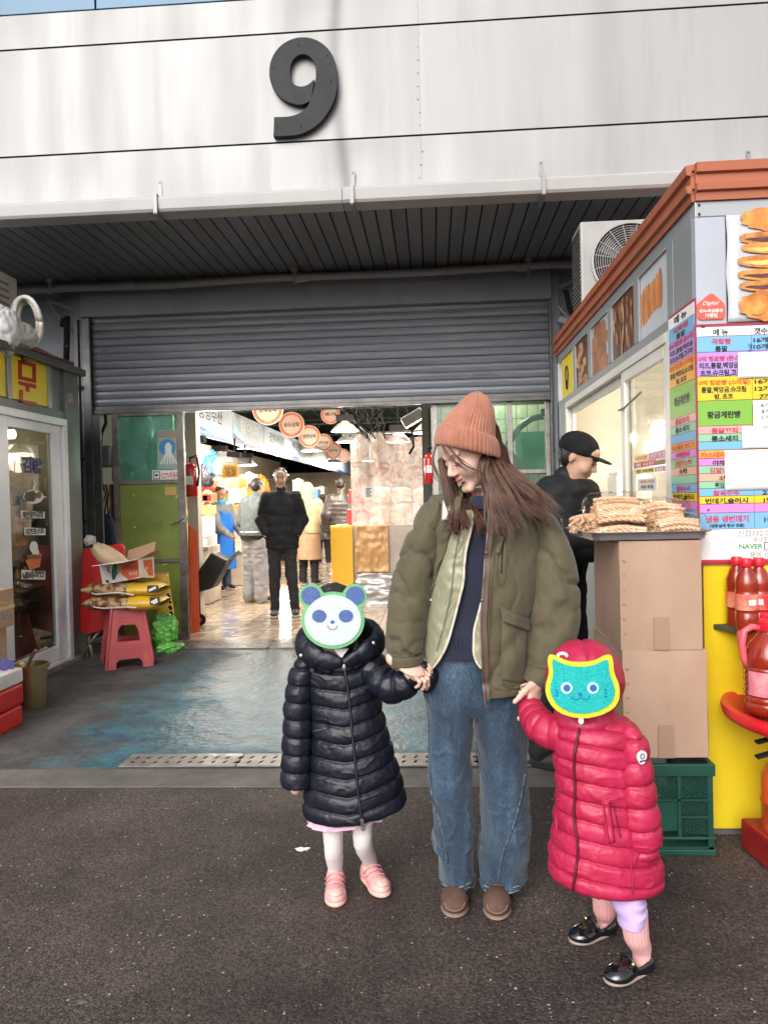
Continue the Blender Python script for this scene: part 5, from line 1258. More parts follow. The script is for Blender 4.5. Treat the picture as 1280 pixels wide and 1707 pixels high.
g=G();g.box((xa_-.004,K0-.003,zrow(938)),(xb_,K0-.001,zrow(933.5)));g.build('red_line',M_redp,mf)
def tf(body,x0,y0,x1,y1,m,bold=.03,par=mf,K=K0-.0035):
 c,w,h=boxpx(aty,K,x0,y0,x1,y1);text(body,c,w,h,m,par,bold=bold)
tf('메 뉴',1188,548,1213,559,M_bkp);tf('갯수',1255.5,546,1279,556.5,M_bkp)
tf('국화빵',1185,564,1218,574,M_pred);tf('통팥',1191,576.5,1212,586,M_bkp);tf('16개',1255,562,1280,571,M_bkp);tf('10개',1255,573,1280,582,M_bkp)
tf('10억 행운빵 (몬스터)',1160,593,1244,603,M_pred);tf('치즈,통팥,백앙금',1164,604,1231,615,M_bkp);tf('초코,슈크림,고구마',1166,616,1246,627,M_bkp)
tf('10억 행운빵 (스마일)',1161,633,1249,643,M_pora);tf('통팥,백앙금,슈크림',1168,644,1243,655,M_bkp);tf('밤, 초코',1190,656,1221,666,M_bkp)
tf('16개',1257,631,1285,640,M_bkp);tf('12개',1257,643,1285,652,M_bkp);tf('7개',1265,656,1285,665,M_bkp)
tf('황금계란빵',1178,685,1234,697,M_bkp,.035);tf('통닭꼬치',1185,713,1229,722.5,M_pred,.035);tf('롱소세지',1185,726,1229,736,M_bkp,.035)
tf('카스테라',1167,753.5,1210,763,M_pora);tf('야채',1187,767,1208,776,M_bkp);tf('김말이',1182,779,1212,789,M_pred);tf('소떡',1198,792,1212,801,M_bkp);tf('튀김',1191,804,1206,813,M_bkp)
tf('찰옥수수',1188,817,1232,827,M_pred);tf('번데기,슬러시',1175,830,1246,840,M_bkp);tf('냉동 생번데기',1176,859,1247,871,M_pred);tf('(냉동실에 항상 있음)',1182,873,1240,880,M_bkp)
tf('2개',1270,816,1290,825,M_bkp);tf('1컵',1272,829,1288,838,M_bkp);tf('1봉',1273,861,1290,871,M_bkp)
tf('신협132-0',1229,883,1281,894,pm('print grey',(.25,.22,.22)),0);tf('예금주',1254,895,1279,904,pm('print grey',(.25,.22,.22)),0);tf('NAVER',1231,906.5,1271,915,pm('print green',(.1,.3,.12)),.03);tf('문의 15',1250,920,1282,929,M_bkp,0)
g=G();a=aty(1273,904,K0-.003);b=aty(1290,917,K0-.003);g.box((a.x,a.y,b.z),(b.x,a.y+.001,a.z));g.build('search_print',M_bkp,mf);g=G();g.box((a.x+.003,a.y-.001,b.z+.003),(b.x,a.y,a.z-.003));g.build('search_print',M_whp,mf)
# white paper patches over struck-out prices
for(x0,y0,x1,y1)in((1229,588,1310,628),(1254,668,1310,712),(1236,711,1310,746),(1207,751,1310,815)):
 n=8;P=[]
 a=aty(x0,y0,K0-.007);b=aty(x1,y1,K0-.007)
 for j in range(n+1):
  for i in range(n+1):u,v=i/n,j/n;P.append((a.x+(b.x-a.x)*u,K0-.007-.003*noise3(np.array([u*3,v*3,x0*.1])),a.z+(b.z-a.z)*v))
 mesh_obj('paper_patch',P,[(j*9+i,(j+1)*9+i,(j+1)*9+i+1,j*9+i+1)for j in range(n)for i in range(n)],M_whp,mf,smooth=True,solid=-.0008)
tf('6개',1267,672,1284,678,M_bkp,0,K=K0-.012);tf('3개',1268,682,1284,689,M_bkp,0,K=K0-.012);tf('1개',1270,692,1284,699,M_bkp,0,K=K0-.012)
g=G();g.tube([aty(a,b,K0-.008)for a,b in((1247,575),(1250,573),(1253,575),(1250,579),(1248,577),(1253,575),(1251,581),(1247,587))],.0012,4);g.build('pen_mark',M_bkp,mf)
g=G();g.ball(aty(1171,544,K0-.004),(.008,.008,.006),10,6);g.build('pin',pm('pin brown',(.15,.05,.05),rough=.4),mf);g=G();g.ball(aty(1180,850,K0-.004),(.004,.003,.004),8,6);g.build('pin',M_blk,mf)
ms=thing('menu_board','narrow colour striped menu board on the receding side wall of the kiosk','menu board',tuple(atx(1138,680,KX)))
K1=KX-.008
y_l=atx(1117,700,K1).y;y_r=KY+.004
zz=lambda y:atx(1155,y,K1).z
srows=[(503,524,'w'),(524,550,'b'),(550,590,'p'),(590,632,'l'),(632,688,'g'),(688,703,'k'),(703,718,'m'),(718,734,'b'),(734,748,'o'),(748,762,'f'),(762,777,'m'),(777,791,'e'),(791,806,'m'),(806,821,'b'),(821,836,'y'),(836,850,'f'),(850,880,'b')]
g=G();g.box((K1,y_r-.004,zz(885)),(K1+.006,y_l+.006,zz(498)));g.build('board',M_bord,ms)
for y0,y1,c_ in srows:g=G();g.box((K1-.002,y_r,zz(y1)+.001),(K1,y_l,zz(y0)-.001));g.build('menu_row',MC[c_],ms)
def tss(body,y0,y1,m,f=.8,bold=.03):
 z0,z1=zz(y1),zz(y0);yw=(y_l-y_r)*f;text(body,(K1-.0035,(y_l+y_r)/2,(z0+z1)/2),yw,z1-z0,m,ms,xd=(0,-1,0),bold=bold)
tss('메 뉴',506,520,M_bkp,.5);tss('국화빵',527,537,M_pred,.6);tss('통팥',539,549,M_bkp,.35);tss('10억 행운빵 (몬스터)',552,563,M_pred,.95);tss('치즈,통팥,백앙금',565,575,M_bkp,.9);tss('초코,슈크림,고구마',577,588,M_bkp,.9)
tss('10억 행운빵 (스마일)',592,604,M_pora,.95);tss('통팥,백앙금,슈크림',606,617,M_bkp,.9);tss('밤, 초코',619,630,M_bkp,.4);tss('황금계란빵',651,667,M_bkp,.6);tss('통닭꼬치',690,701,M_pred,.55);tss('롱소세지',705,716,M_bkp,.55)
tss('카스테라 핫도그',736,746,M_pora,.9);tss('야채핫바',750,760,M_pred,.55);tss('김말이소떡',764,775,M_pora,.65);tss('소떡',779,789,M_bkp,.3);tss('찰옥수수',808,819,M_pred,.55);tss('번데기,슬러시',823,834,M_bkp,.8)
# air conditioner on the kiosk roof
ac=thing('outdoor_unit','white air conditioner outdoor unit with round fan grille on the kiosk roof','air conditioner',(1.55,5.7,2.65))
za,zb,xa=2.68,3.31,aty(967,400,5.6).x
M_acw=pm('unit white',(.29,.285,.28),(.36,.352,.345),scale=3,rough=.4,dirt=(.4,.38,.35),dscale=4,damt=.4)
g=G();g.box((xa,5.6,za),(xa+.86,5.94,zb));g.build('casing',M_acw,ac,bevel=.015)
fc=Vector((xa+.345,5.597,(za+zb)/2+.02));g=G();R90=Matrix.Rotation(PI/2,3,'X')
g.lathe([(.001,-.003),(.262,-.003),(.262,.001),(.001,.001)],fc,36,R=R90);g.build('fan_opening',M_blk,ac)
g=G();g.lathe([(.26,-.002),(.275,-.002),(.275,.02),(.26,.02)],fc,40,R=R90);g.build('grille_rim',M_acw,ac,smooth=True,angle=40)
M_gr=pm('grille wire',(.35,.345,.34),rough=.4)
g=G()
for k in range(14):r=.03+k*.0165;g.tube([fc+Vector((r*math.cos(a),-.014,r*math.sin(a)))for a in np.linspace(0,2*PI,40)],.0022,4,cap=False)
for k in range(8):a=PI*k/8+.2;g.tube([fc+Vector((.255*math.cos(a),-.016,.255*math.sin(a))),fc-Vector((.255*math.cos(a),.016,.255*math.sin(a)))],.003,4)
g.build('fan_grille',M_gr,ac,kind='stuff')
for k in range(5):a=2*PI*k/5;g=G();d=Vector((math.cos(a),0,math.sin(a)));e=Vector((-math.sin(a),0,math.cos(a)));g.prism([fc+d*.04-e*.02,fc+d*.22-e*.05,fc+d*.23+e*.07,fc+d*.05+e*.03],(0,-.004,0));g.build('fan_blade',pm('blade grey',(.08,.08,.085),rough=.4),ac)
g=G();[g.box((xa-.006,5.62+(k%2)*.0,za+.06+k*.03),(xa+.0,5.92,za+.07+k*.03))for k in range(18)];g.build('side_fins',M_blk,ac,kind='stuff')
for x_ in(xa+.1,xa+.7):g=G();g.box((x_,5.6,2.632),(x_+.08,5.95,za));g.build('foot',M_steel,ac)

# ================================================================ CARTONS, CRATE, TRAY, SNACK BAGS
M_box=pm('kraft carton',(.385,.25,.175),(.46,.31,.225),scale=3.5,rough=.78,bump=.12,bscale=50,dirt=(.33,.21,.145),dscale=2.5,damt=.5,stretch=(1,1,.5))
M_flute=pm('carton edge',(.34,.215,.145),rough=.8);M_ctape=pm('carton tape',(.34,.215,.15),rough=.5)
def carton(label,x0,x1,y0,y1,z0,z1,rz=0):
 c=Vector(((x0+x1)/2,(y0+y1)/2,z0));t=thing('kraft_carton',label,'box',tuple(c),rz,group='plain cartons stacked beside the kiosk');w,d,h=(x1-x0)/2,(y1-y0)/2,z1-z0
 # slightly bulging board walls
 def wall(P0,P1,out,nm='side_wall'):
  n1,n2=14,12;V=[]
  for j in range(n2+1):
   for i in range(n1+1):
    u,v=i/n1,j/n2;b=.006*math.sin(PI*u)*math.sin(PI*v)+.003*noise3(np.array([u*3+z0*9,v*3,x0*7.]))
    p=Vector(P0).lerp(Vector(P1),u);V.append((p.x+out[0]*b,p.y+out[1]*b,h*v))
  mesh_obj(nm,V,[(j*(n1+1)+i,j*(n1+1)+i+1,(j+1)*(n1+1)+i+1,(j+1)*(n1+1)+i)for j in range(n2)for i in range(n1)],M_box,t,local=True,smooth=True)
 wall((-w,-d),(w,-d),(0,-1));wall((w,-d),(w,d),(1,0));wall((w,d),(-w,d),(0,1));wall((-w,d),(-w,-d),(-1,0))
 for i,(a,b)in enumerate(((-d,-.002),(.002,d))):
  g=G();g.box((-w,a,h),(w,b,h+.004));g.build('flap',M_box,t,local=True);g=G();g.box((-w,a,0),(w,b,.004));g.build('flap',M_box,t,local=True)
 g=G();g.box((-.03,-d-.0085,.001),(.028,-d-.0075,.125));g.build('tape',M_ctape,t,local=True)
 g=G();[g.box((-w+.012+.002*math.sin(k*5),-d-.006,.06+k*.055),(-w+.022,-d-.0015,.066+k*.055))for k in range(int(h/.06))];g.build('joint_notch',M_flute,t,local=True,kind='stuff')
 return t
carton('upper plain brown carton carrying the snack tray beside the kiosk',.705,1.005,2.95,3.46,.775,1.182,rad(-1.5))
carton('lower plain brown carton on the green crate beside the kiosk',.70,1.012,2.95,3.46,.366,.772,rad(.5))
cr=thing('plastic_crate','dark green plastic crate with mesh sides under the cartons','crate',(.86,3.2,0))
M_cr=pm('crate green',(.006,.05,.036),(.011,.072,.05),scale=5,rough=.42,dirt=(.03,.07,.05),dscale=6,damt=.5)
x0,x1,y0,y1,H=.66,1.025,2.94,3.46,.345
g=G();g.box((x0,y0,0.01),(x1,y1,.03));g.build('base',M_cr,cr)
g=G();
for(a,b)in((0,.022),(.06,.07),(.3,.345)):g.box((x0-.008,y0-.008,a),(x1+.008,y0+.012,b));g.box((x1-.012,y0+.012,a),(x1+.008,y1,b));g.box((x0-.008,y0+.012,a),(x0+.012,y1,b));g.box((x0+.012,y1-.02,a),(x1-.012,y1,b))
g.build('rim',M_cr,cr,bevel=.003)
g=G()
for x_ in(x0,x1-.02):g.box((x_,y0,.022),(x_+.02,y0+.015,.3))
g.box((x0+.0,y1-.02,.022),(x0+.02,y1,.3));g.box((x1-.02,y1-.02,.022),(x1,y1,.3));g.build('corner_post',M_cr,cr)
g=G();g.box((x0+.002,y0+.015,.03),(x0+.007,y1-.02,.3));g.build('side_panel',M_cr,cr);g=G();g.box((x1-.007,y0+.015,.03),(x1-.002,y1-.02,.3));g.build('side_panel',M_cr,cr)
g=G();xs_=x1-.125;g.box((xs_-.14,y0+.004,.09),(xs_,y0+.01,.2));g.box((xs_-.14,y0+.004,.2),(xs_-.1,y0+.01,.22));g.build('front_panel',M_cr,cr)
g=G();[g.box((xs_-.006,y0-.004,.07),(xs_+.006,y0+.012,.3)),g.box((xs_,y0-.002,.14),(x1-.02,y0+.012,.148)),g.box((x0+.02,y0-.004,.205),(x1-.02,y0+.012,.213)),g.box((xs_-.152,y0-.004,.03),(xs_-.14,y0+.012,.3))];g.build('stiffener',M_cr,cr)
g=G();
def lattice(xa,xb,za,zb,st=.013):
 w=xb-xa;h=zb-za;k=-int(h/st)
 while k*st<w:
  for s_ in(0,1):
   a=k*st;pa=(max(0,a),max(0,-a));e=min(w-a,h)if a>=0 else min(w-a,h);pb=(a+e,e)
   if pb[0]<=pa[0]+.002:continue
   f=(lambda p:(xa+p[0],y0+.006,za+p[1]))if not s_ else(lambda p:(xb-p[0],y0+.008,za+p[1]))
   g.bar(f(pa),f(pb),.0028,.003,up=(0,1,0))
  k+=1
lattice(xs_,x1-.02,.075,.138);lattice(xs_,x1-.02,.15,.205);lattice(xs_,x1-.02,.215,.298);lattice(xs_-.14,xs_,.215,.298);lattice(x0+.02,xs_-.152,.215,.298)
g.build('mesh_side',M_cr,cr,kind='stuff')
tr=thing('metal_tray','shallow aluminium tray holding the snack bags on the cartons','tray',(.8,3.2,1.19))
M_alu=pm('tray aluminium',(.48,.48,.49),(.55,.55,.56),scale=6,rough=.3,metal=.8,rvar=.08)
g=G();tx0,tx1,ty0,ty1,tz=.585,1.045,2.93,3.5,1.192
def rr(x0,x1,y0,y1,z,r,n=5):return[(cx+r*math.cos(a+PI/2*i/n),cy+r*math.sin(a+PI/2*i/n),z)for cx,cy,a in((x1-r,y1-r,0),(x0+r,y1-r,PI/2),(x0+r,y0+r,PI),(x1-r,y0+r,-PI/2))for i in range(n+1)]
L_=[rr(tx0+.02,tx1-.02,ty0+.02,ty1-.02,tz,.03),rr(tx0+.012,tx1-.012,ty0+.012,ty1-.012,tz+.028,.035),rr(tx0,tx1,ty0,ty1,tz+.03,.04),rr(tx0,tx1,ty0,ty1,tz+.026,.04)]
n=len(L_[0]);g.add(sum(L_,[]),[(i*n+k,i*n+(k+1)%n,(i+1)*n+(k+1)%n,(i+1)*n+k)for i in range(3)for k in range(n)]+[tuple(range(n))]);g.build('pan',M_alu,tr,smooth=True,angle=35,solid=.0015)
# bags of twisted snack sticks
M_tw=pm('twist snack',(.66,.40,.23),(.80,.56,.38),scale=14,rough=.5,bump=.3,bscale=80);M_film=glass('snack film',(.97,.95,.93),rough=.16,refl=.035,ior=1.03)
M_lab=pm('snack label',(.7,.68,.68),(.5,.3,.3),scale=50,rough=.4)
random.seed(31)
def snack_bag(label,c,size,rz,seed):
 t=thing('snack_bag',label,'snack bag',c,rz,group='clear bags of twisted snack sticks on the tray');random.seed(seed);w,d,h=size
 rows_=max(3,int(h/.0125));ncol=max(4,int(d/.022));k=0
 for j in range(rows_):
  for i in range(ncol):
   fz=j/max(1,rows_-1);sc=math.sqrt(max(0,1-(abs(2*(i+.5)/ncol-1))**2.5*.8));
   z=.012+j*(h-.02)/rows_*(.55+.45*sc);y=-d/2+.018+i*(d-.036)/max(1,ncol-1)+random.uniform(-.006,.006);L=w*(.9-.12*fz)*random.uniform(.9,1.0);x0=random.uniform(-.01,.01)-L/2;a=random.uniform(-.03,.03);g=G()
   for s_ in(0,PI):
    ph=random.uniform(0,6);g.tube([(x0+L*q/22,y+a*(q/22-.5)*L+.0042*math.cos(q*1.1+s_),z+.010*math.sin(PI*q/22)+.0042*math.sin(q*1.1+s_))for q in range(23)],.0046,5)
   g.build('twist_stick',M_tw,t,local=True,smooth=True);k+=1
 nu,nv=36,28;V=[]
 for i in range(nu+1):
  u=i/nu;e=(1-abs(2*u-1)**6)**.5
  for q in range(nv):
   th=2*PI*q/nv;ca=math.copysign(abs(math.cos(th))**.7,math.cos(th));sa=math.copysign(abs(math.sin(th))**.8,math.sin(th));V.append(((u-.5)*(w+.05),ca*(d/2+.012)*max(e,.3),h/2+sa*(h/2+.012)*max(e,.12)))
 V=np.array(V);V+=(.008*fbm(V*22,seed)+.005*ridge(V*40,seed))[:,None]*(V-np.array([0,0,h/2]))/.06;V[:,2]=np.maximum(V[:,2],.0)
 mesh_obj('wrapper',V,[(i*nv+q,i*nv+(q+1)%nv,(i+1)*nv+(q+1)%nv,(i+1)*nv+q)for i in range(nu)for q in range(nv)],M_film,t,local=True,smooth=True)
 g=G();g.obox((w*.2,-d*.2,h+.012),(.05,.05,.001),Matrix.Rotation(.2,3,'Y'));g.build('price_label',M_lab,t,local=True)
 return t
B0=1.2
snack_bag('front left bag of twisted snacks lying flat on the tray',(.725,3.02,B0),(.22,.12,.045),rad(-3),1)
snack_bag('front right bag of twisted snacks on the tray by the kiosk corner',(.935,3.03,B0),(.19,.12,.075),rad(4),2)
snack_bag('left end bag of twisted snacks poking over the tray edge',(.66,3.2,B0),(.16,.2,.09),rad(20),3)
snack_bag('middle bag of twisted snacks heaped on the flat front left bag',(.745,3.12,B0+.045),(.22,.16,.085),rad(-6),4)
snack_bag('back right bag of twisted snacks at the rear of the tray',(.93,3.22,B0),(.2,.16,.13),rad(3),5)
snack_bag('top bag of twisted snacks crowning the back of the heap',(.76,3.26,B0+.02),(.21,.15,.14),rad(2),6)

# ================================================================ RIGHT EDGE: SHELF, BOTTLES, RED TABLE, JUGS
M_syr=pm('red syrup',(.22,.014,.008),(.30,.03,.012),scale=9,rough=.16,coat=.6);M_rcap=pm('red cap',(.62,.012,.03),rough=.35);M_pklab=pm('bottle label',(.62,.16,.22),(.72,.3,.33),scale=20,rough=.4);M_rlab=pm('bottle label red',(.6,.03,.03),(.7,.3,.2),scale=14,rough=.4)
t=thing('small_shelf','small dark slanted shelf on the yellow kiosk front','shelf',tuple(aty(1230,1050,3.0)))
a=aty(1190,1041,3.09);g=G();g.prism([(a.x,3.104,a.z),(a.x+.12,2.92,a.z),(a.x+.7,2.92,a.z),(a.x+.7,3.104,a.z)],(0,0,-.022));g.build('board',pm('shelf dark',(.05,.05,.03),(.08,.075,.05),scale=6,rough=.6),t,bevel=.003)
g=G();g.bar((a.x+.16,3.1,a.z-.025),(a.x+.16,3.1,a.z-.09),.03,.01,up=(0,1,0));g.bar((a.x+.16,3.09,a.z-.09),(a.x+.2,2.95,a.z-.03),.012,.012);g.build('bracket',pm('shelf dark',(.05,.05,.03)),t)
def bottle(label,x,y,z,h=.27,r=.041):
 t=thing('sauce_bottle',label,'bottle',(x,y,z),group='red sauce bottles on the small shelf')
 g=G();s_=h/.27;g.lathe([(.001,0),(r*.9,0),(r,.012),(r,.06),(r*.94,.064),(r,.07),(r,.14),(r*.95,.145),(r,.15),(r*.98,.185),(r*.7,.215),(r*.4,.232),(r*.38,.24),(.001,.24)],(0,0,0),22);g.build('body',M_syr,t,local=True,smooth=True,angle=60)
 g=G();g.lathe([(r*1.012,.075),(r*1.02,.078),(r*1.02,.132),(r*1.012,.135)],(0,0,0),22);g.build('label',M_rlab,t,local=True,smooth=True)
 g=G();g.lathe([(.001,.236),(.021,.236),(.022,.238),(.022,.262),(.018,.268),(.001,.268)],(0,0,0),16);g.build('cap',M_rcap,t,local=True,smooth=True,angle=40)
 g=G();g.obox((-.01,-r*1.03,.105),(.03,.003,.02));g.build('badge',M_whp,t,local=True)
 return t
zs=a.z+.0005
b0=bottle('leftmost red sauce bottle at the back of the small shelf',aty(1229,990,3.05).x,3.055,zs)
c0=copy_tree(b0,loc=(aty(1243,990,2.98).x,2.975,zs),rotz=.3,label='second red sauce bottle just in front of the leftmost one')
c0=copy_tree(b0,loc=(aty(1263,990,3.0).x,2.99,zs),rotz=-.2,label='third red sauce bottle nearest the photo edge on the shelf')
rtb=thing('round_table','round red plastic table with syrup jugs cut by the photo edge','table',(1.5,2.85,0))
cT=Vector((1.50,2.86,.525));g=G();g.lathe([(.001,.0),(.425,0),(.44,.01),(.445,.03),(.44,.045),(.425,.05),(.41,.048),(.40,.038),(.001,.036)],cT,56);g.build('table_top',pm('table red',(.62,.012,.02),(.68,.02,.03),scale=4,rough=.35),rtb,smooth=True,angle=50)
g=G();g.lathe([(.001,0.02),(.05,.02),(.04,.5),(.001,.5)],(1.55,2.86,.02),16);g.build('leg',MATS['table red'],rtb,smooth=True)
def jug(label,x,y,z,rz=0):
 t=thing('syrup_jug',label,'jug',(x,y,z),rz,group='large syrup jugs on the red table');r=.082
 prof=[(.001,0),(r*.8,0),(r*.95,.02)]
 for k in range(7):z_=.03+k*.021;prof+=[(r,z_),(r,z_+.012),(r*.955,z_+.0165)]
 prof+=[(r,.18),(r*.97,.215),(r*.8,.25),(r*.5,.282),(r*.36,.292),(r*.36,.3),(.001,.3)]
 g=G();g.lathe(prof,(0,0,0),28);g.build('body',M_syr,t,local=True,smooth=True,angle=60)
 g=G();V,Fq=loft([((0,0,z_),(r*1.015,0,0),(0,r*1.015,0))for z_ in(.075,.11,.16)],6,14,vr=lambda i,c,a,b:(-PI*.92,-PI*.35));mesh_obj('label',V,Fq,M_pklab,t,local=True,smooth=True)
 g=G();g.lathe([(.001,.296),(.034,.296),(.036,.3),(.036,.328),(.03,.335),(.001,.335)],(0,0,0),18);g.build('cap',M_rcap,t,local=True,smooth=True,angle=40)
 g=G();g.tube([(-.032,0,.305),(-.06,0,.31),(-.085,0,.295),(-.093,0,.25),(-.088,0,.2),(-.078,0,.17)],.012,10);g.build('handle',pm('handle pink',(.7,.1,.13),rough=.3),t,local=True,smooth=True)
 for k in range(4):g=G();g.box((-.04,-r*1.03-.0,.085+k*.018),(.03,-r*1.0,.091+k*.018));g.build('print_line',M_rcap,t,local=True)
 return t
j0=jug('front syrup jug with a pink label on the red table',aty(1263,1120,2.8).x+.035,2.79,.575,.0)
copy_tree(j0,loc=(aty(1262,1120,2.98).x+.03,2.97,.575),rotz=-.1,label='rear syrup jug whose dark handle shows behind the front jug')
t=thing('red_base','low red box base standing on the asphalt under the round table','base',tuple(atz(1265,1400)))
g=G();a=aty(1250,1372,2.9);g.prism([(a.x,3.0,.12),(a.x+.5,3.0,.12),(a.x+.5,2.75,.12),(a.x+.03,2.75,.12)],(0,0,-.119));g.build('block',pm('base red',(.25,.01,.012),(.32,.02,.02),scale=5,rough=.45),t,bevel=.012)
t=thing('orange_canister','orange and black canister standing on the red base at the photo edge','canister',(1.3,2.9,.12));cc=Vector((aty(1272,1300,2.88).x+.075,2.88,.12))
g=G();g.lathe([(.001,0),(.075,0),(.08,.02),(.08,.1),(.084,.105),(.084,.115),(.08,.12),(.08,.2),(.06,.235),(.03,.25),(.001,.252)],cc,24);g.build('body',pm('canister orange',(.5,.06,.015),(.6,.1,.02),scale=6,rough=.3),t,smooth=True,angle=50)
for k in range(2):g=G();g.bar(cc+Vector((-.1,0,.27+k*.055)),cc+Vector((.0,0,.3+k*.05)),.03,.008);g.build('blade',M_blk,t)
# ================================================================ PEOPLE (shared modelling)
M_skin=pm('skin',(.62,.36,.26),(.66,.40,.30),scale=6,rough=.5,sss=.12);M_skin2=pm('skin tan',(.42,.24,.16),(.47,.28,.2),scale=6,rough=.5,sss=.1)
M_hairb=pm('black hair',(.012,.01,.009),(.025,.02,.018),scale=30,rough=.45,stretch=(1,1,.15))
M_lip=pm('lip',(.50,.16,.14),rough=.4,sss=.1);M_eye=pm('lash dark',(.03,.018,.015),rough=.6)
def head_sdf(s,T,k=1.0):
 """s: Sdf; T: maps head coordinates (face along -Y, eyes at z=0, half height .11) into the model"""
 R=T.to_3x3();sc=T.to_scale()[0]
 def E(c,r,kk=.012,op='u',rot=None):
  Rm=R.normalized()if rot is None else R.normalized()@rot
  s.ell(T@Vector(c),[x*sc for x in r],kk*sc,Rm,op)
 def Cp(a,b,ra,rb=None,kk=.01,op='u'):s.cap(T@Vector(a),T@Vector(b),ra*sc,(ra if rb is None else rb)*sc,kk*sc,op)
 E((0,.018,.03),(.074,.092,.082));E((0,-.03,-.03),(.058,.062,.075),.02);E((0,-.02,-.07),(.047,.05,.04),.02)
 Cp((-.012,-.074,-.1),(.012,-.074,-.1),.016,.016,.02);E((0,-.055,.045),(.056,.042,.045),.02)
 for sx in(-1,1):
  E((sx*.031,-.094,.002),(.020,.014,.012),.012,'s');E((sx*.031,-.078,.0),(.0135,.0135,.0125),.004)
  E((sx*.036,-.06,-.036),(.024,.028,.024),.02);Cp((sx*.012,-.092,.022),(sx*.045,-.08,.024),.007,.005,.012)
  E((sx*.074,.012,-.008),(.008,.018,.030),.006,rot=Matrix.Rotation(sx*.25,3,'Z'));E((sx*.080,.008,-.006),(.004,.011,.02),.004,'s')
  E((sx*.011,-.100,-.036),(.0075,.008,.006),.006)
 Cp((0,-.086,.012),(0,-.108,-.026),.0065,.010,.012);E((0,-.108,-.030),(.010,.011,.0085),.008)
 E((0,-.090,-.057),(.020,.012,.0055),.006);E((0,-.088,-.067),(.017,.012,.006),.006);Cp((-.018,-.092,-.0618),(.018,-.092,-.0618),.0022,.0022,.004,'s');E((0,-.088,-.082),(.02,.008,.006),.012,'s')
 return s
def lips_of(V,Q,T):
 """faces of the mouth, for their own colour"""
 iv=np.array(T.inverted());P=V@iv[:3,:3].T+iv[:3,3];c=P[np.asarray(Q)].mean(1)
 return((np.abs(c[:,0])<.022-.25*np.abs(c[:,2]+.062))&(c[:,1]<-.088)&(c[:,2]>-.0735)&(c[:,2]<-.0525)).astype(int)
def hand_sdf(s,w,pd,fd,th,size=1.0,curl=(.5,.6,.65,.7),tc=.4,flat=.5):
 """w wrist, pd palm direction, fd direction the palm faces (fingers curl towards it), th thumb side"""
 w=Vector(w);pd=Vector(pd).normalized();fd=(Vector(fd)-pd*Vector(fd).dot(pd)).normalized();th=(Vector(th)-pd*Vector(th).dot(pd)-fd*Vector(th).dot(fd)).normalized();S_=size
 pc=w+pd*.045*S_;s.ell(pc,[.040*S_,.052*S_,.0155*S_],.01*S_,Matrix((th,pd,fd)).transposed())
 s.cap(w-pd*.03*S_,w+pd*.015*S_,.025*S_,.027*S_,.012*S_)
 for i,(off,L,r)in enumerate(((.028,.072,.0088),(.0095,.08,.009),(-.009,.074,.0086),(-.026,.058,.0076))):
  b=w+pd*(.082-.006*(i==3)-.003*(i==0))*S_+th*off*S_;a=curl[i];d=pd;p=b-pd*.02*S_
  ang=0
  for seg,fr in enumerate((.45,.30,.25)):
   ang+=a*(0.8,1.1,.7)[seg];dd=pd*math.cos(ang)+fd*math.sin(ang);q=(b if seg==0 else p)+dd*L*fr*S_
   s.cap(p,q,r*(1-.08*seg)*S_,r*(1-.08*(seg+1))*S_,.003*S_);p=q
 b=w+pd*.02*S_+th*.026*S_;d1=(pd*.65+th*.7+fd*.25).normalized();m=b+d1*.036*S_;d2=(pd*(.95-tc*.3)+th*(.35-tc*.6)+fd*(.2+tc)).normalized();e=m+d2*.03*S_;f=e+(d2+fd*.25*tc).normalized()*.024*S_
 s.cap(b,m,.0145*S_,.0115*S_,.008*S_);s.cap(m,e,.0112*S_,.0098*S_,.004*S_);s.cap(e,f,.0095*S_,.008*S_,.003*S_)
 return s
def fold_push(V,Q,amp,sc,seed,sz=(1,1,1)):
 N=vnormals(V,Q);P=V*np.array(sz)*sc;return V+N*(amp*(fbm(P,seed)+.5*ridge(P*1.3+3,seed+5)-.3))[:,None]
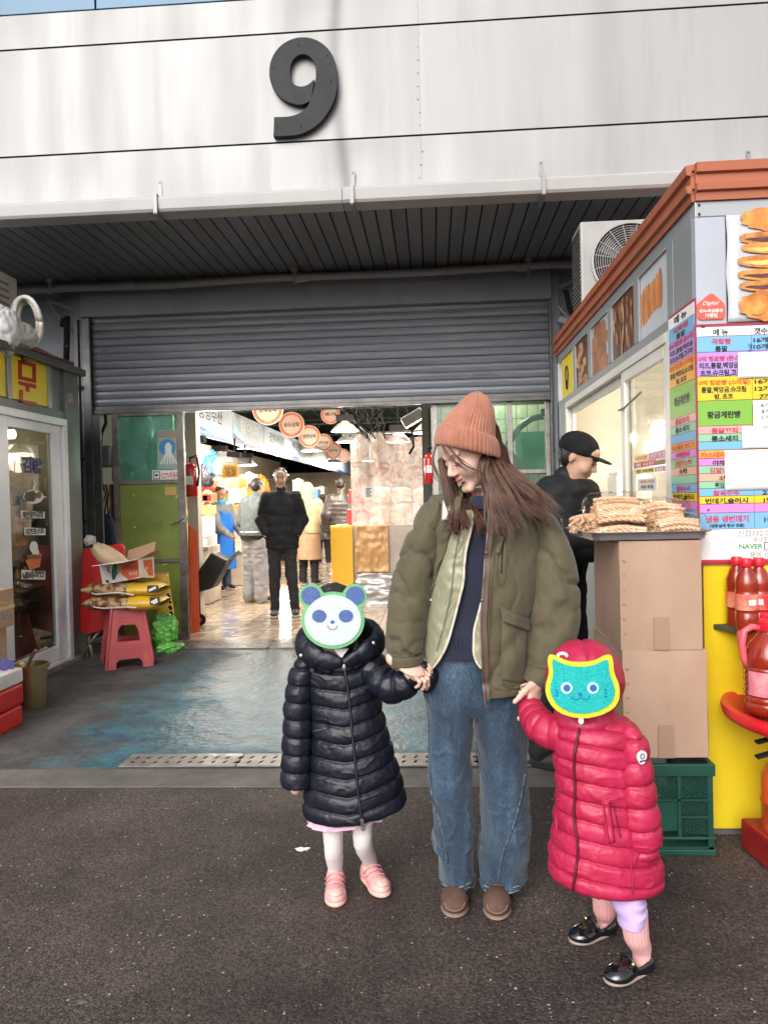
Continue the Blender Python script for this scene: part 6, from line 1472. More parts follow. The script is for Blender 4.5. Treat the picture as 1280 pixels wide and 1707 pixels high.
def figure(label,loc,rz,H=1.72,h=.011,arms=None,legs=None,lean=0,head_turn=0,head_down=0,coat=None,trous=None,shoes=None,hair='short',hair_mat=None,skin=None,group=None,hood=None,quilt=0,coat_len=.82,coat_r=.03,trous_r=.02,collar=True,hat=None,wide=1.0,hide_hands=False):
 """a standing adult; lengths for 1.74 m, then scaled. arms: {side: (elbow, wrist)}; legs: {side: (knee, ankle)}"""
 k=H/1.74;root=thing('person',label,'person',tuple(loc),rz,group=group);L=lambda*p:Vector(p)*k
 skin=skin or M_skin2
 A={-1:(L(-.255,.02,1.14),L(-.25,-.06,.90)),1:(L(.255,.02,1.14),L(.25,-.06,.90))}
 if arms:A.update({s_:(L(*a),L(*b))for s_,(a,b)in arms.items()})
 Lg={-1:(L(-.1,-.015,.49),L(-.11,.02,.085)),1:(L(.1,-.015,.49),L(.11,.02,.085))}
 if legs:Lg.update({s_:(L(*a),L(*b))for s_,(a,b)in legs.items()})
 sh={s_:L(.175*s_,.0,1.41+0)for s_ in(-1,1)};hip={s_:L(.085*s_,0,.9)for s_ in(-1,1)}
 ly=-lean
 for s_ in sh:sh[s_]+=Vector((0,ly*.45,-abs(lean)*.12))
 neck=L(0,.01+ly*.5,1.45-abs(lean)*.14);hc=L(0,-.012+ly*.72,1.625-abs(lean)*.22)
 T=Matrix.Translation(hc)@Matrix.Rotation(head_turn,4,'Z')@Matrix.Rotation(head_down,4,'X')@Matrix.Scale(k*.98,4)
 s=Sdf((-.42*k,-.45*k,-.02),(.42*k,.42*k,1.85*k),h)
 head_sdf(s,T);s.cap(neck-Vector((0,0,.03)),hc+Vector((0,.01,-.06)),.055*k,.05*k,.02)
 s.ell(L(0,ly*.35,1.28),(.16*k,.1*k,.17*k),.03);s.ell(L(0,0,.98),(.145*k,.1*k,.16*k),.03);s.cap(L(0,0,.98),L(0,ly*.3,1.25),.12*k,.12*k,.04)
 for s_ in(-1,1):
  s.chain([sh[s_],A[s_][0],A[s_][1]],[.05*k,.04*k,.028*k],.02);s.chain([hip[s_],Lg[s_][0],Lg[s_][1]],[.08*k,.055*k,.04*k],.03)
  d=(A[s_][1]-A[s_][0]).normalized();hand_sdf(s,A[s_][1]+d*.01,Vector((-s_*.9,.3,-.4))if hide_hands else d,Vector((-s_,.1,0))if not hide_hands else Vector((0,1,0)),Vector((0,-1,.1))if not hide_hands else Vector((0,0,1)),size=1.0*k)
  s.ell(Lg[s_][1]+Vector((0,-.05,-.045)),(.042,.12,.045),.02)
 V,Q=s.mesh();mesh_obj('body',V,Q,[skin,M_lip],root,local=True,smooth=True,mi=lips_of(V,Q,T))
 for sx in(-1,1):
  g=G();g.ball(T@Vector((sx*.031,-.0905,.0)),(.011*k,.005*k,.0045*k),8,6,R=T.to_3x3().normalized());g.build('eye',M_eye,root,local=True,smooth=True)
  g=G();g.tube([T@Vector((sx*(.014+.034*q),-.0975+.012*q*q,.021+.004*math.sin(PI*q*.8)))for q in(0,.35,.7,1)],[.0025,.0034,.003,.0015],5);g.build('eyebrow',M_hairb,root,local=True)
 # coat
 cr=coat_r;s=Sdf((-.5*k,-.5*k,.2),(.5*k,.45*k,1.6*k),h);z0=coat_len*k;W_=wide
 rows=[(z0,0,0,(.175+cr)*k*W_,(.12+cr)*k*W_),(.98*k,0,0,(.17+cr)*k*W_,(.12+cr)*k*W_),(1.15*k,0,ly*.25,(.16+cr)*k*W_,(.11+cr)*k*W_),(1.32*k,0,ly*.45,(.175+cr)*k,(.105+cr)*k),(1.42*k,0,ly*.52,(.13+cr)*k,(.08+cr)*k),(1.47*k,0,ly*.55,(.07+cr*.6)*k,(.065+cr*.6)*k)]
 s.zloft(rows,.03)
 for s_ in(-1,1):w=A[s_][1]+(A[s_][0]-A[s_][1])*.12;s.chain([sh[s_]+L(-.01*s_,0,-.02),A[s_][0],w],[(.062+cr)*k,(.052+cr)*k,(.04+cr*.8)*k],.03)
 if collar:s.cap(neck+Vector((0,.015,.0)),neck+Vector((0,-.005,.05*k)),.068*k,.066*k,.015)
 V,Q=s.mesh()
 if quilt:
  N=vnormals(V,Q);ph=V[:,2]/quilt+.3*noise3(V*5,3);b=np.abs(np.sin(PI*ph))**.5;V=V+N*(.007*(b-.6))[:,None]
 V=fold_push(V,Q,.011,9,3,(1,1,.7));mesh_obj('coat',V,Q,coat,root,local=True,smooth=True)
 # trousers
 s=Sdf((-.32*k,-.35*k,.0),(.32*k,.35*k,1.05*k),h);tr_=trous_r
 s.zloft([(.78*k,0,0,.16*k,.11*k),(.98*k,0,0,.15*k,.11*k)],.03)
 for s_ in(-1,1):s.chain([hip[s_],Lg[s_][0],Lg[s_][1]+Vector((0,0,.0))],[(.085+tr_)*k,(.06+tr_)*k,(.048+tr_)*k],.03)
 V,Q=s.mesh();V=fold_push(V,Q,.012,8,11,(1,1,1.6));mesh_obj('trousers',V,Q,trous,root,local=True,smooth=True)
 # shoes
 for s_ in(-1,1):
  a=Lg[s_][1];s=Sdf((a.x-.08,a.y-.24,-.01),(a.x+.08,a.y+.12,a.z+.09),.008);s.cap((a.x,a.y,a.z+.01),(a.x,a.y+.01,.05),.045,.045,.01);s.ell((a.x+.008*s_,a.y-.075,.045),(.045,.115,.042),.02);s.ell((a.x,a.y,.045),(.042,.06,.045),.02)
  s.put(lambda X,Y,Z:(.008-Z)*1.0+0*X+0*Y,(a.x-.1,a.y-.3,-.05),(a.x+.1,a.y+.2,.0),.002,'s')if False else None
  V,Q=s.mesh();V[:,2]=np.maximum(V[:,2],.006);sh_o=mesh_obj('shoe',V,Q,shoes,root,local=True,smooth=True)
  s=Sdf((a.x-.08,a.y-.24,-.01),(a.x+.08,a.y+.12,.06),.007);s.ell((a.x+.008*s_,a.y-.07,.015),(.052,.125,.02),.01);s.ell((a.x,a.y+.01,.015),(.047,.065,.02),.01);V,Q=s.mesh();V[:,2]=np.maximum(V[:,2],.001);mesh_obj('sole',V,Q,pm('sole white',(.5,.48,.44),rough=.6),sh_o,local=True,smooth=True)
 # hair
 if hair:
  s=Sdf(hc+Vector((-.16,-.16,-.25)),hc+Vector((.16,.18,.17)),.008);Rn=T.to_3x3().normalized();kk=k*.98
  s.ell(T@Vector((0,.026,.045)),(.079*kk,.090*kk,.080*kk),.01,Rn)
  if hair=='long':s.ell(T@Vector((0,.05,-.03)),(.075*kk,.06*kk,.11*kk),.02,Rn)
  if hair=='short':s.ell(T@Vector((0,.052,.0)),(.074*kk,.06*kk,.07*kk),.02,Rn)
  if hair=='bun':s.ell(T@Vector((0,.075,.085)),(.035,.035,.035),.01)
  s.ell(T@Vector((0,-.125,-.045)),(.11*kk,.085*kk,.105*kk),.015,Rn,'s')
  V,Q=s.mesh();V=fold_push(V,Q,.006,40,7,(1,1,.5));mesh_obj('hair',V,Q,hair_mat or M_hairb,root,local=True,smooth=True)
 if hood:
  s=Sdf(hc+Vector((-.2,-.2,-.25)),hc+Vector((.2,.22,.2)),.009);s.ell(T@Vector((0,.02,.03)),(.11,.12,.12),.01);s.cap(T@Vector((0,.03,-.02)),T@Vector((0,.05,-.12)),.09,.1,.03);s.ell(T@Vector((0,-.12,-.01)),(.075,.09,.09),.015,None,'s')
  V,Q=s.mesh();V=fold_push(V,Q,.008,14,7);mesh_obj('hood',V,Q,hood,root,local=True,smooth=True)
 return root,T,A,Lg

# ================================================================ INSIDE THE MARKET HALL
M_lampg=pm('lamp disc glow',(1,.97,.92),emit=7,ecol=(1,.94,.84));M_shade=pm('lamp shade',(.55,.55,.52),(.62,.62,.6),scale=5,rough=.35);
def pendant(label,x,y,z,r=.22,power=60,light=True):
 t=thing('pendant_lamp',label,'lamp',(x,y,z),group='pendant lamps of the market hall')
 g=G();g.lathe([(r,0),(r*.98,.02),(r*.55,.10),(.06,.13),(.05,.15),(.0405,.15),(.05,.12),(r*.52,.09),(r*.94,.015)],(0,0,0),24);g.build('shade',M_shade,t,local=True,smooth=True,angle=50)
 g=G();g.lathe([(.001,.012),(r*.9,.012),(r*.9,.02),(.001,.02)],(0,0,0),24);g.build('diffuser',M_lampg,t,local=True)
 g=G();g.box((-.12,-.06,.15),(.12,.06,.24));g.build('ballast',M_blk,t,local=True,bevel=.006)
 g=G();g.tube([(0,0,.24),(0,0,4.35-z)],.008,6);g.build('cord',M_blk,t,local=True)
 if light:
  _p=bpy.data.lights.new('lamp_light','POINT');_p.energy=power*.68;_p.color=(1,.91,.78);_p.shadow_soft_size=.2;_o=bpy.data.objects.new('lamp_light',_p);COL.objects.link(_o);_o.parent=t;_o.location=(0,0,-.08)
 return t
def pend_px(label,px,py,Y,r,power=60,light=True):p=aty(px,py,Y);return pendant(label,p.x,p.y,p.z,r,power,light)
pend_px('large pendant lamp with a black fixture hanging before the far plastic curtain',575,719,11.2,.2,190)
pend_px('pendant lamp tucked behind the curtain edge right of the black clamp arm',709,722,11.0,.19,190)
pend_px('small pendant lamp just below the large one over the aisle',577,737,15.5,.2,150)
pend_px('far pendant lamp under the row of orange discs',519,752,17.5,.24,170)
pend_px('pendant lamp above the goods of the left stall beside the door',328,757,9.9,.2,110)
pend_px('wide pendant lamp in the middle of the left stall',367,768,12.2,.2,140)
pend_px('pendant lamp under the blue banners behind the black floodlights',412,776,15,.2,170)
pend_px('last pendant lamp under the banners deep in the aisle',468,792,22,.24,240)
pend_px('small deep pendant lamp below the second orange disc',556,772,24,.26,300)
# hidden-from-door lamps of the same rows, and one added at the partition, that light the tiles (they stand further to the sides of the hall)
pendant('pendant lamp of the hall high over the right stalls behind the shutter',.6,9.6,3.2,.2,190)
pendant('added pendant lamp brightening the tiled wall behind the glazed partition',.75,8.3,2.75,.16,60)  # added lamp, brightens the tiles behind the partition glass
pendant('pendant lamp just inside the hall behind the green door',-3.2,8.9,3.0,.16,70)
pendant('pendant lamp of the hall high over the entrance aisle behind the shutter',-1.6,9.6,3.3,.2,190)
# banners
M_ban=pm('banner sky',(.36,.43,.48),(.44,.51,.55),scale=1.5,rough=.4);M_band=pm('banner blue',(.02,.13,.34),(.04,.2,.45),scale=3,rough=.4);M_banl=pm('banner light blue',(.2,.45,.68),(.4,.62,.78),scale=2,rough=.4);M_banp=pm('banner navy',(.03,.04,.2),rough=.4)
BX=-3.2
bY=[atx(px,740,BX).y for px in(308,389,440,481,506,525,546,562,575,586)]
btxt=['중앙수산','활어회','건어물','새우젓','수산','명란','해물','젓갈','조개']
blab=['nearest blue wave banner with vertical black lettering inside the market','second blue wave banner with a lettered crest over the left stall','third pale banner above the man in the black puffer jacket','fourth pale banner in the row over the left aisle','fifth banner with a deep blue lower band','sixth small banner further along the row','seventh small banner near the far lamps','eighth tiny banner towards the row end','last tiny banner of the row beside the curtain edge']
for i in range(9):
 ya,yb=bY[i]+.02,bY[i+1]-.02;z0,z1=2.32,2.84;t=thing('stall_banner',blab[i],'banner',(BX,(ya+yb)/2,z0),group='blue wave banners over the left stalls')
 g=G();g.box((BX-.06,ya,z0),(BX,yb,z1));g.build('box',M_ban,t,bevel=.004)
 # wave shaped blue band along the bottom
 n=20;f=lambda u,k:z0+.002+(.13+.05*math.sin(u*5+i*1.7+k)+(.17*(1-u)**3 if i<2 else 0))*(1 if k==0 else.55)
 for k,m in((0,M_banl),(1,M_band if i%2==0 else M_banp)):
  g=G();x_=BX+.002+.002*k
  V=[];[V.extend([(x_,ya+(yb-ya)*q/n,z0+.002),(x_,ya+(yb-ya)*q/n,f(q/n,k))])for q in range(n+1)]
  g.add(V,[(2*q,2*q+2,2*q+3,2*q+1)for q in range(n)]);g.build('wave_print',m,t)
 if i<5:text(btxt[i],(BX+.007,(ya+yb)/2,z0+.34),(yb-ya)*(.62 if i else.5),.2,M_bkp if i!=1 else M_whp,t,xd=(0,1,0),bold=.0 if i else.01);
 if i<3:text('노량진수산시장',(BX+.008,(ya+yb)/2,z0+.055),(yb-ya)*.45,.045,M_whp,t,xd=(0,1,0),bold=.01)
# round orange signs
M_osg=pm('orange sign',(.75,.17,.05),(.8,.23,.08),scale=4,rough=.4);M_osr=pm('orange rim',(.8,.72,.68),rough=.4);M_osc=pm('sign cream',(.78,.5,.38),(.8,.62,.52),scale=3,rough=.4)
stx_=['형제상회','송도상회','영란상회','한마당','미자','형제','수산','조개']
for i,(px,py,r,lab)in enumerate(((447,683,26,'nearest round orange hanging sign cut by the shutter'),(486.5,708,21.5,'second round orange hanging sign with black lettering'),(516,727.5,18.5,'third round orange hanging sign over the aisle'),(539.5,738,15,'fourth round orange hanging sign beside the dark roof'),(555.5,751,14.5,'fifth round orange hanging sign'),(571,760,12,'sixth round orange hanging sign near the curtain'),(580,770,10,'tiny last round orange hanging sign behind the curtain edge'),(551,691,16,'round orange sign half behind the large pendant lamp'))):
 Y_=.25*F0/r;p=aty(px,py,Y_);t=thing('round_sign',lab,'sign',tuple(p),group='round orange signs hanging over the aisle');Rm=Matrix.Rotation(PI/2,3,'X')
 g=G();g.lathe([(.001,0),(.25,0),(.25,.03),(.001,.03)],p,32,R=Rm);g.build('rim',M_osr,t)
 g=G();g.lathe([(.001,.03),(.236,.03),(.236,.033),(.001,.033)],p,32,R=Rm);g.build('face',M_osg,t)
 g=G();g.lathe([(.001,.033),(.185,.033),(.185,.036),(.001,.036)],p,32,R=Rm);g.build('centre_disc',M_osc,t)
 if i<5 or i==7:text(stx_[i],p+Vector((0,-.04,0)),.3,.09,M_bkp,t,bold=.02)
 g=G();[g.box((p.x-.05+q*.03,p.y-.037,p.z-.2),(p.x-.035+q*.03,p.y-.035,p.z-.19))for q in range(4)];g.build('print_dots',M_whp,t,kind='stuff')
 g=G();g.tube([p+Vector((-.15,0,.2)),p+Vector((-.15,0,4.35-p.z))],.006,4);g.build('hanger',M_blk,t);g=G();g.tube([p+Vector((.15,0,.2)),p+Vector((.15,0,4.35-p.z))],.006,4);g.build('hanger',M_blk,t)
# dark roof trusses
t=thing('roof_truss','dark steel roof trusses over the market aisle','truss',(0,12,3.6),kind='structure')
M_tr=pm('truss steel',(.03,.045,.042),(.05,.07,.065),scale=5,rough=.5)
for k,y_ in enumerate((9.5,12,14.5,17,20,24,28)):
 g=G();g.bar((-8,y_,4.3),(7,y_,4.3),.06,.06);g.bar((-8,y_,3.75),(7,y_,3.75),.05,.05);x_=-8
 while x_<7:g.bar((x_,y_,3.75),(x_+.6,y_,4.3),.03,.03);g.bar((x_+.6,y_,4.3),(x_+1.2,y_,3.75),.03,.03);x_+=1.2
 g.build('truss',M_tr,t)
for x_ in(-2.2,-.6,1.0):g=G();g.bar((x_,8,3.66),(x_,40,3.66),.05,.05);g.build('runner',M_tr,t)
# counter stall with panels at its front and plastic curtain
ct=thing('fish_stall','market stall counter faced with a yellow board, brown paper and silver sheet','stall',(-.6,10.1,0))
SY=10.0
def stallbox(x0,x1,y0,y1,K,th,nm,m,amp=0,seed=0,yend=None):
 a=aty(x0,y0,K);b=aty(x1,y1,K);n1,n2=24,24;V=[]
 for j in range(n2+1):
  for i in range(n1+1):u,v=i/n1,j/n2;V.append((a.x+(b.x-a.x)*u,K-amp*abs(noise3(np.array([u*5+seed,v*7,.3]))+.5*noise3(np.array([u*13+seed,v*17,.7]))),(b.z if yend is None else yend)+(a.z-(b.z if yend is None else yend))*v))
 mesh_obj(nm,V,[(j*(n1+1)+i,j*(n1+1)+i+1,(j+1)*(n1+1)+i+1,(j+1)*(n1+1)+i)for j in range(n2)for i in range(n1)],m,ct,smooth=True,solid=-th)
stallbox(551,591,876,1000,SY,.02,'yellow_board',pm('board amber',(.75,.40,.01),(.8,.46,.02),scale=3,rough=.35,dirt=(.5,.3,.03),dscale=3,damt=.4),yend=.02)
stallbox(592,649,876,954,SY-.01,.003,'paper_panel',pm('kraft paper wet',(.5,.27,.1),(.6,.36,.16),scale=6,rough=.35,bump=.9,bscale=16),amp=.03,seed=3)
stallbox(592,720,956,1011,SY-.01,.002,'silver_sheet',pm('silver film',(.35,.35,.36),(.5,.5,.5),scale=4,rough=.3,metal=.6),amp=.05,seed=6)
a=aty(551,876,SY);g=G();g.box((a.x,SY+.02,.02),(1.2,SY+.9,a.z-.01));g.build('counter',pm('counter pale',(.4,.35,.3),(.5,.44,.38),scale=4,rough=.5,dirt=(.2,.15,.12)),ct)
M_crt=bpy.data.materials.new('plastic curtain');M_crt.use_nodes=True
_n=M_crt.node_tree.nodes;_l=M_crt.node_tree.links;_b=_n['Principled BSDF'];_b.inputs['Roughness'].default_value=.22;_b.inputs['Transmission Weight'].default_value=0
_tc=_n.new('ShaderNodeTexCoord');_no=_n.new('ShaderNodeTexNoise');_no.inputs['Scale'].default_value=7;_no.inputs['Detail'].default_value=8;_no.inputs['Roughness'].default_value=.7;_no.inputs['Distortion'].default_value=1.2
_l.new(_tc.outputs['Object'],_no.inputs['Vector']);_r=_n.new('ShaderNodeValToRGB');_l.new(_no.outputs['Fac'],_r.inputs[0]);e=_r.color_ramp.elements
e[0].position=.3;e[0].color=(.62,.38,.33,1);e[1].position=.62;e[1].color=(.92,.89,.86,1);x=_r.color_ramp.elements.new(.42);x.color=(.72,.48,.42,1);x=_r.color_ramp.elements.new(.5);x.color=(.85,.72,.66,1)  # pinkish warm reflections put into the white film's colour
_l.new(_r.outputs[0],_b.inputs['Base Color']);_b.inputs['Alpha'].default_value=.82;_bp=_n.new('ShaderNodeBump');_bp.inputs['Strength'].default_value=.6;_bp.inputs['Distance'].default_value=.03;_l.new(_no.outputs['Fac'],_bp.inputs['Height']);_l.new(_bp.outputs[0],_b.inputs['Normal'])
t=thing('plastic_curtain','frosted crumpled plastic curtain hanging above the stall counter','plastic curtain',(-.5,10.1,2))
a=aty(583,727,10.1);zt=a.z;zb_=aty(583,872,10.1).z;V=[];n1,n2=60,40
for j in range(n2+1):
 for i in range(n1+1):u,v=i/n1,j/n2;x_=a.x+2.4*u;V.append((x_,10.1+.05*noise3(np.array([u*9,v*2,1.]))+.02*math.sin(u*60+2*v),zb_-.4+(zt+.04*math.sin(u*14)-zb_+.4)*v))
mesh_obj('film',V,[(j*(n1+1)+i,j*(n1+1)+i+1,(j+1)*(n1+1)+i+1,(j+1)*(n1+1)+i)for j in range(n2)for i in range(n1)],M_crt,t,smooth=True)
g=G();g.bar((a.x-.1,10.08,zt+.03),(a.x+2.6,10.08,zt+.05),.03,.03);g.build('rail',M_steel,t)
g=G();q0=aty(606,811,10.02);q1=aty(624,834,10.02);g.box((q0.x,10.0,q1.z),(q1.x,10.003,q0.z));o=g.build('paper_notice',M_whp,t);g=G();[g.box((q0.x+.03,9.997,q0.z-.03-k*.025),(q1.x-.03-.02*(k%2),9.9985,q0.z-.02-k*.025))for k in range(5)];g.build('print_lines',M_bkp,t,kind='stuff')
# cluttered goods behind the curtain: lit heap of fish trays and crab
random.seed(77)
t=thing('cable_bundle','tangled black cables and clips hanging over the plastic curtain','cables',tuple(aty(615,700,10.0)))
for i in range(9):
 x0=598+i*5;g=G();g.tube([aty(x0+random.uniform(-6,6),676+j*(7+i%3*2),10+random.uniform(-.1,.1))for j in range(6)],.012,5);g.build('cable',M_blk,t,smooth=True)
g=G();g.tube([aty(a_,b_,10)for a_,b_ in((614,722),(620,735),(617,755),(618,772))],.008,5);g.build('cable',M_whp,t)
t=thing('spotlight','white angled floodlight on a black arm near the right door post','floodlight',tuple(aty(688,698,9.5)))
c=aty(688,697,9.5);g=G();g.obox(c,(.28,.2,.13),Matrix.Rotation(-.5,3,'Y'));g.build('housing',M_shade,t,bevel=.015);g=G();g.tube([aty(a_,b_,9.6)for a_,b_ in((686,712),(688,730),(689,745),(682,757))],.018,6);g.build('arm',M_blk,t)
random.seed(61)
for i in range(14):
 x_=-1.15+(i%7)*.3;row=i//7;z_=1.035 if row==0 else 1.32;ci=[2,5,3,8,2,6,1][(i*3)%7];h_=random.uniform(.14,.26)
 g=G();g.box((x_,10.3+.3*row,z_),(x_+.26,10.55+.3*row,z_+h_));V0=len(g.V);g.ball((x_+.13,10.42+.3*row,z_+h_),(.11,.1,.025),10,6);o=g.build('fish_tray',pm('tray tone %d'%ci,[(.75,.48,.03),(.7,.6,.5),(.55,.05,.04),(.72,.72,.7),(.1,.25,.6),(.65,.2,.08),(.75,.6,.2),(0,0,0),(.8,.6,.45)][ci],rough=.4),bevel=.01)
 tag(o,'%s fish tray %s from the left in the %s row behind the plastic curtain'%({2:'red',5:'orange',3:'white',8:'cream',6:'yellow',1:'tan'}[ci],'first second third fourth fifth sixth seventh'.split()[i%7],['front','back'][row]),'tray','trays behind the plastic curtain')
t=thing('tray_riser','low riser carrying the back row of trays behind the plastic curtain','riser',(-.1,10.72,1.03));g=G();g.box((-1.16,10.585,1.03),(.98,10.87,1.315));g.build('body',M_steel,t)
pendant('added pendant lamp lighting the plastic curtain through from behind, over the trays',-.45,10.75,2.15,.17,60)  # lamp added so the curtain looks translucent
# extinguishers
M_ext=pm('extinguisher red',(.5,.012,.015),rough=.25,coat=.4)
def extinguisher(label,px,py,Y,hpx,r):
 p=aty(px,py,Y);hh=hpx/F0*Y;t=thing('fire_extinguisher',label,'extinguisher',(p.x,p.y,p.z))
 g=G();g.lathe([(.001,0),(r*.9,0),(r,.02),(r,hh*.8),(r*.75,hh*.92),(r*.3,hh),(.001,hh)],(0,0,0),20);g.build('tank',M_ext,t,local=True,smooth=True,angle=60)
 g=G();g.box((-r*.6,-r-.004,hh*.35),(r*.6,-r+.006,hh*.6));g.build('label',M_whp,t,local=True);g=G();g.tube([(0,0,hh),(0,0,hh+.05),(r,0,hh+.06),(r*1.3,0,hh-.1),(r*1.1,-.02,hh*.3)],.012,6);g.bar((-.02,0,hh+.05),(.08,0,hh+.08),.02,.01);g.build('hose',M_blk,t,local=True)
extinguisher('red extinguisher hanging just inside the left door post',319,828,8.4,58,.075);extinguisher('red extinguisher hanging just inside the right door post',716,806,8.4,50,.055)
t=thing('steel_column','pale painted column just inside the left door post','column',(-2.55,8.5,0));a=aty(312,830,8.6);b=aty(327,830,8.6);g=G();g.box((a.x,8.6,0),(b.x+.02,8.75,2.4));g.build('shaft',pm('column cream',(.55,.48,.42),(.62,.55,.48),scale=4,rough=.5),t)
# orange folding gate seen edge-on
fg=thing('folding_gate','folded orange lattice gate standing inside the left door post','gate',tuple(atz(322,1060)))
M_og=pm('gate orange',(.62,.09,.03),(.68,.13,.05),scale=6,rough=.4)
for k in range(6):
 x0=316+k*2.1;g=G();g.bar(aty(x0,876+k*2,7.9+k*.03),aty(x0+2+k*.6,1062,7.9+k*.03),.012,.03);g.build('upright',M_og,fg)
for k in range(22):
 g=G();y_=890+k*8;g.bar(aty(316,y_,7.93),aty(327,y_+12,8.05),.008,.012);g.build('lattice_bar',M_og,fg)
# trolley
tr_=thing('shopping_trolley','black wheeled shopping bag with folded handle on the wet tiles','trolley',tuple(atz(335,1008)))
P=[aty(326,958,8.5),aty(352,921,8.5),aty(379,935,8.5),aty(354,981,8.5),aty(330,988,8.5)];g=G();g.prism(P,(0,.28,0));g.build('bag',pm('trolley black',(.012,.012,.014),(.025,.025,.028),scale=8,rough=.5),tr_,bevel=.02)
g=G();g.bar(aty(352,920,8.49),aty(380,934,8.49),.012,.012);g.build('piping',M_whp,tr_);g=G();g.tube([aty(376,940,8.5),aty(385,930,8.5),aty(398,919,8.5)],.012,6);g.tube([aty(378,944,8.75),aty(388,933,8.75),aty(398,919,8.75)],.012,6);g.tube([aty(398,919,8.5),aty(398,919,8.75)],.014,6);g.build('handle',M_steel,tr_)
for y_ in(8.45,8.8):
 c=atz(333,1003);c=Vector((aty(333,1000,y_).x,y_,.065));g=G();g.lathe([(.001,-.015),(.06,-.015),(.065,-.01),(.065,.01),(.06,.015),(.001,.015)],c,18,R=Matrix.Rotation(PI/2,3,'X'));g.build('wheel',M_blk,tr_,smooth=True,angle=40)
 g=G();g.lathe([(.001,.016),(.025,.016),(.025,.018),(.001,.018)],c,12,R=Matrix.Rotation(PI/2,3,'X'));g.build('hub',M_redp,tr_)
g=G();g.bar(aty(331,985,8.47),Vector((aty(333,1000,8.47).x,8.47,.07)),.02,.02);g.build('axle_stay',M_blk,tr_)
# left stall goods: crates, tubs, hanging bags, price cards
cols=[(.75,.48,.03),(.7,.6,.5),(.55,.05,.04),(.72,.72,.7),(.1,.25,.6),(.6,.25,.08),(.75,.6,.2),(.2,.35,.15),(.8,.72,.55),(.04,.04,.05)]
cn=['yellow','tan','red','white','blue','orange brown','pale yellow','green','cream','black']
def crate_px(x0,y0,x1,y1,Y,d,ci,nm,lab,cat):
 a=aty(x0,y1,Y);b=aty(x1,y0,Y);t=thing(nm,lab,cat,((a.x+b.x)/2,Y+d/2,a.z));m=pm('goods %s'%cn[ci],cols[ci],tuple(min(.9,v*1.25+.02)for v in cols[ci]),scale=9,rough=.4)
 g=G();th=.012;g.box((a.x,Y,a.z),(b.x,Y+th,b.z));g.box((a.x,Y+d-th,a.z),(b.x,Y+d,b.z));g.box((a.x,Y+th,a.z),(a.x+th,Y+d-th,b.z));g.box((b.x-th,Y+th,a.z),(b.x,Y+d-th,b.z));g.box((a.x+th,Y+th,a.z),(b.x-th,Y+d-th,a.z+th));g.build('tub_wall',m,t,bevel=.003)
 g=G();g.box((a.x-.006,Y-.006,b.z-.02),(b.x+.006,Y-.0005,b.z+.004));g.build('rim',m,t)
 # goods heaped inside
 n=12;V=[];zt=b.z-.01
 for j in range(n+1):
  for i in range(n+1):u,v=i/n,j/n;V.append((a.x+th+(b.x-a.x-2*th)*u,Y+th+(d-2*th)*v,zt+.05*math.sin(PI*u)*math.sin(PI*v)+.03*noise3(np.array([u*9+x0,v*9,.5]))))
 mesh_obj('contents',V,[(j*(n+1)+i,j*(n+1)+i+1,(j+1)*(n+1)+i+1,(j+1)*(n+1)+i)for j in range(n)for i in range(n)],pm('contents %d'%(ci%3),[(.6,.42,.25),(.5,.2,.12),(.65,.6,.55)][ci%3],[(.75,.62,.45),(.7,.4,.3),(.8,.78,.75)][ci%3],scale=40,rough=.4),t)
G_=[(329,822,346,838,11,5,'tray','orange brown tray beside the red extinguisher','tray'),(329,843,345,858,11,6,'tray','pale yellow tray under the orange brown tray','tray'),(379,798,399,812,12.5,0,'crate','yellow crate high behind the apron worker','crate'),(382,815,400,838,12.4,8,'carton','cream carton under the yellow crate','box'),
 (384,842,398,868,12.4,5,'carton','orange brown carton behind the apron worker','box'),(326,865,342,890,10.5,3,'foam_box','white foam box beside the extinguisher column','box'),(325,893,345,912,10.2,3,'foam_box','white foam box low at the left stall edge','box'),
 (385,900,402,920,12.4,8,'foam_box','cream foam box right of the blue apron','box'),(402,815,424,840,14.5,0,'crate','bright yellow crate left of the man in black','crate'),(402,790,420,806,14.5,3,'foam_box','white box above the bright yellow crate','box'),
 (488,800,500,818,17,3,'foam_box','white box right of the beige hood','box'),(518,815,530,832,18,4,'crate','blue crate beyond the dark coat','crate'),(528,812,540,826,18.5,1,'crate','tan crate beyond the dark coat','crate'),(505,812,516,830,18.5,2,'crate','red crate far down the aisle','crate'),(336,800,352,818,11.6,2,'tray','red tray high on the left stall','tray')]
for q in G_:crate_px(q[0],q[1],q[2],q[3],q[4],.5,q[5],q[6],q[7],q[8])
for(x0,x1,y,Y_,d_,lab)in((378,401,868,12.4,.5,'cream display stand carrying the stacked cartons behind the apron worker'),(329,345,858,10.9,.4,'cream display stand under the trays near the red extinguisher'),(325,346,912,10.15,.6,'low cream display stand under the foam boxes at the stall edge'),(401,425,840,14.4,.6,'cream display stand under the bright yellow crate'),(487,501,818,17,.6,'cream display stand right of the beige hood'),(504,541,831,18,1.0,'cream display stand far down the aisle'),(384,403,920,12.35,.03,'small front board of the stand beside the blue apron')):
 a=aty(x0,y,Y_);b=aty(x1,y,Y_);t=thing('display_stand',lab,'stand',((a.x+b.x)/2,Y_,0));g=G();g.box((a.x,Y_+.02,.01),(b.x,Y_+d_+.02,a.z-.004));g.build('cabinet',pm('stand cream',(.5,.44,.36),(.6,.54,.45),scale=4,rough=.5,dirt=(.3,.24,.18)),t,bevel=.005);g=G();g.box((a.x-.01,Y_,a.z-.04),(b.x+.01,Y_+.018,a.z-.003));g.build('edge_strip',M_steel,t)
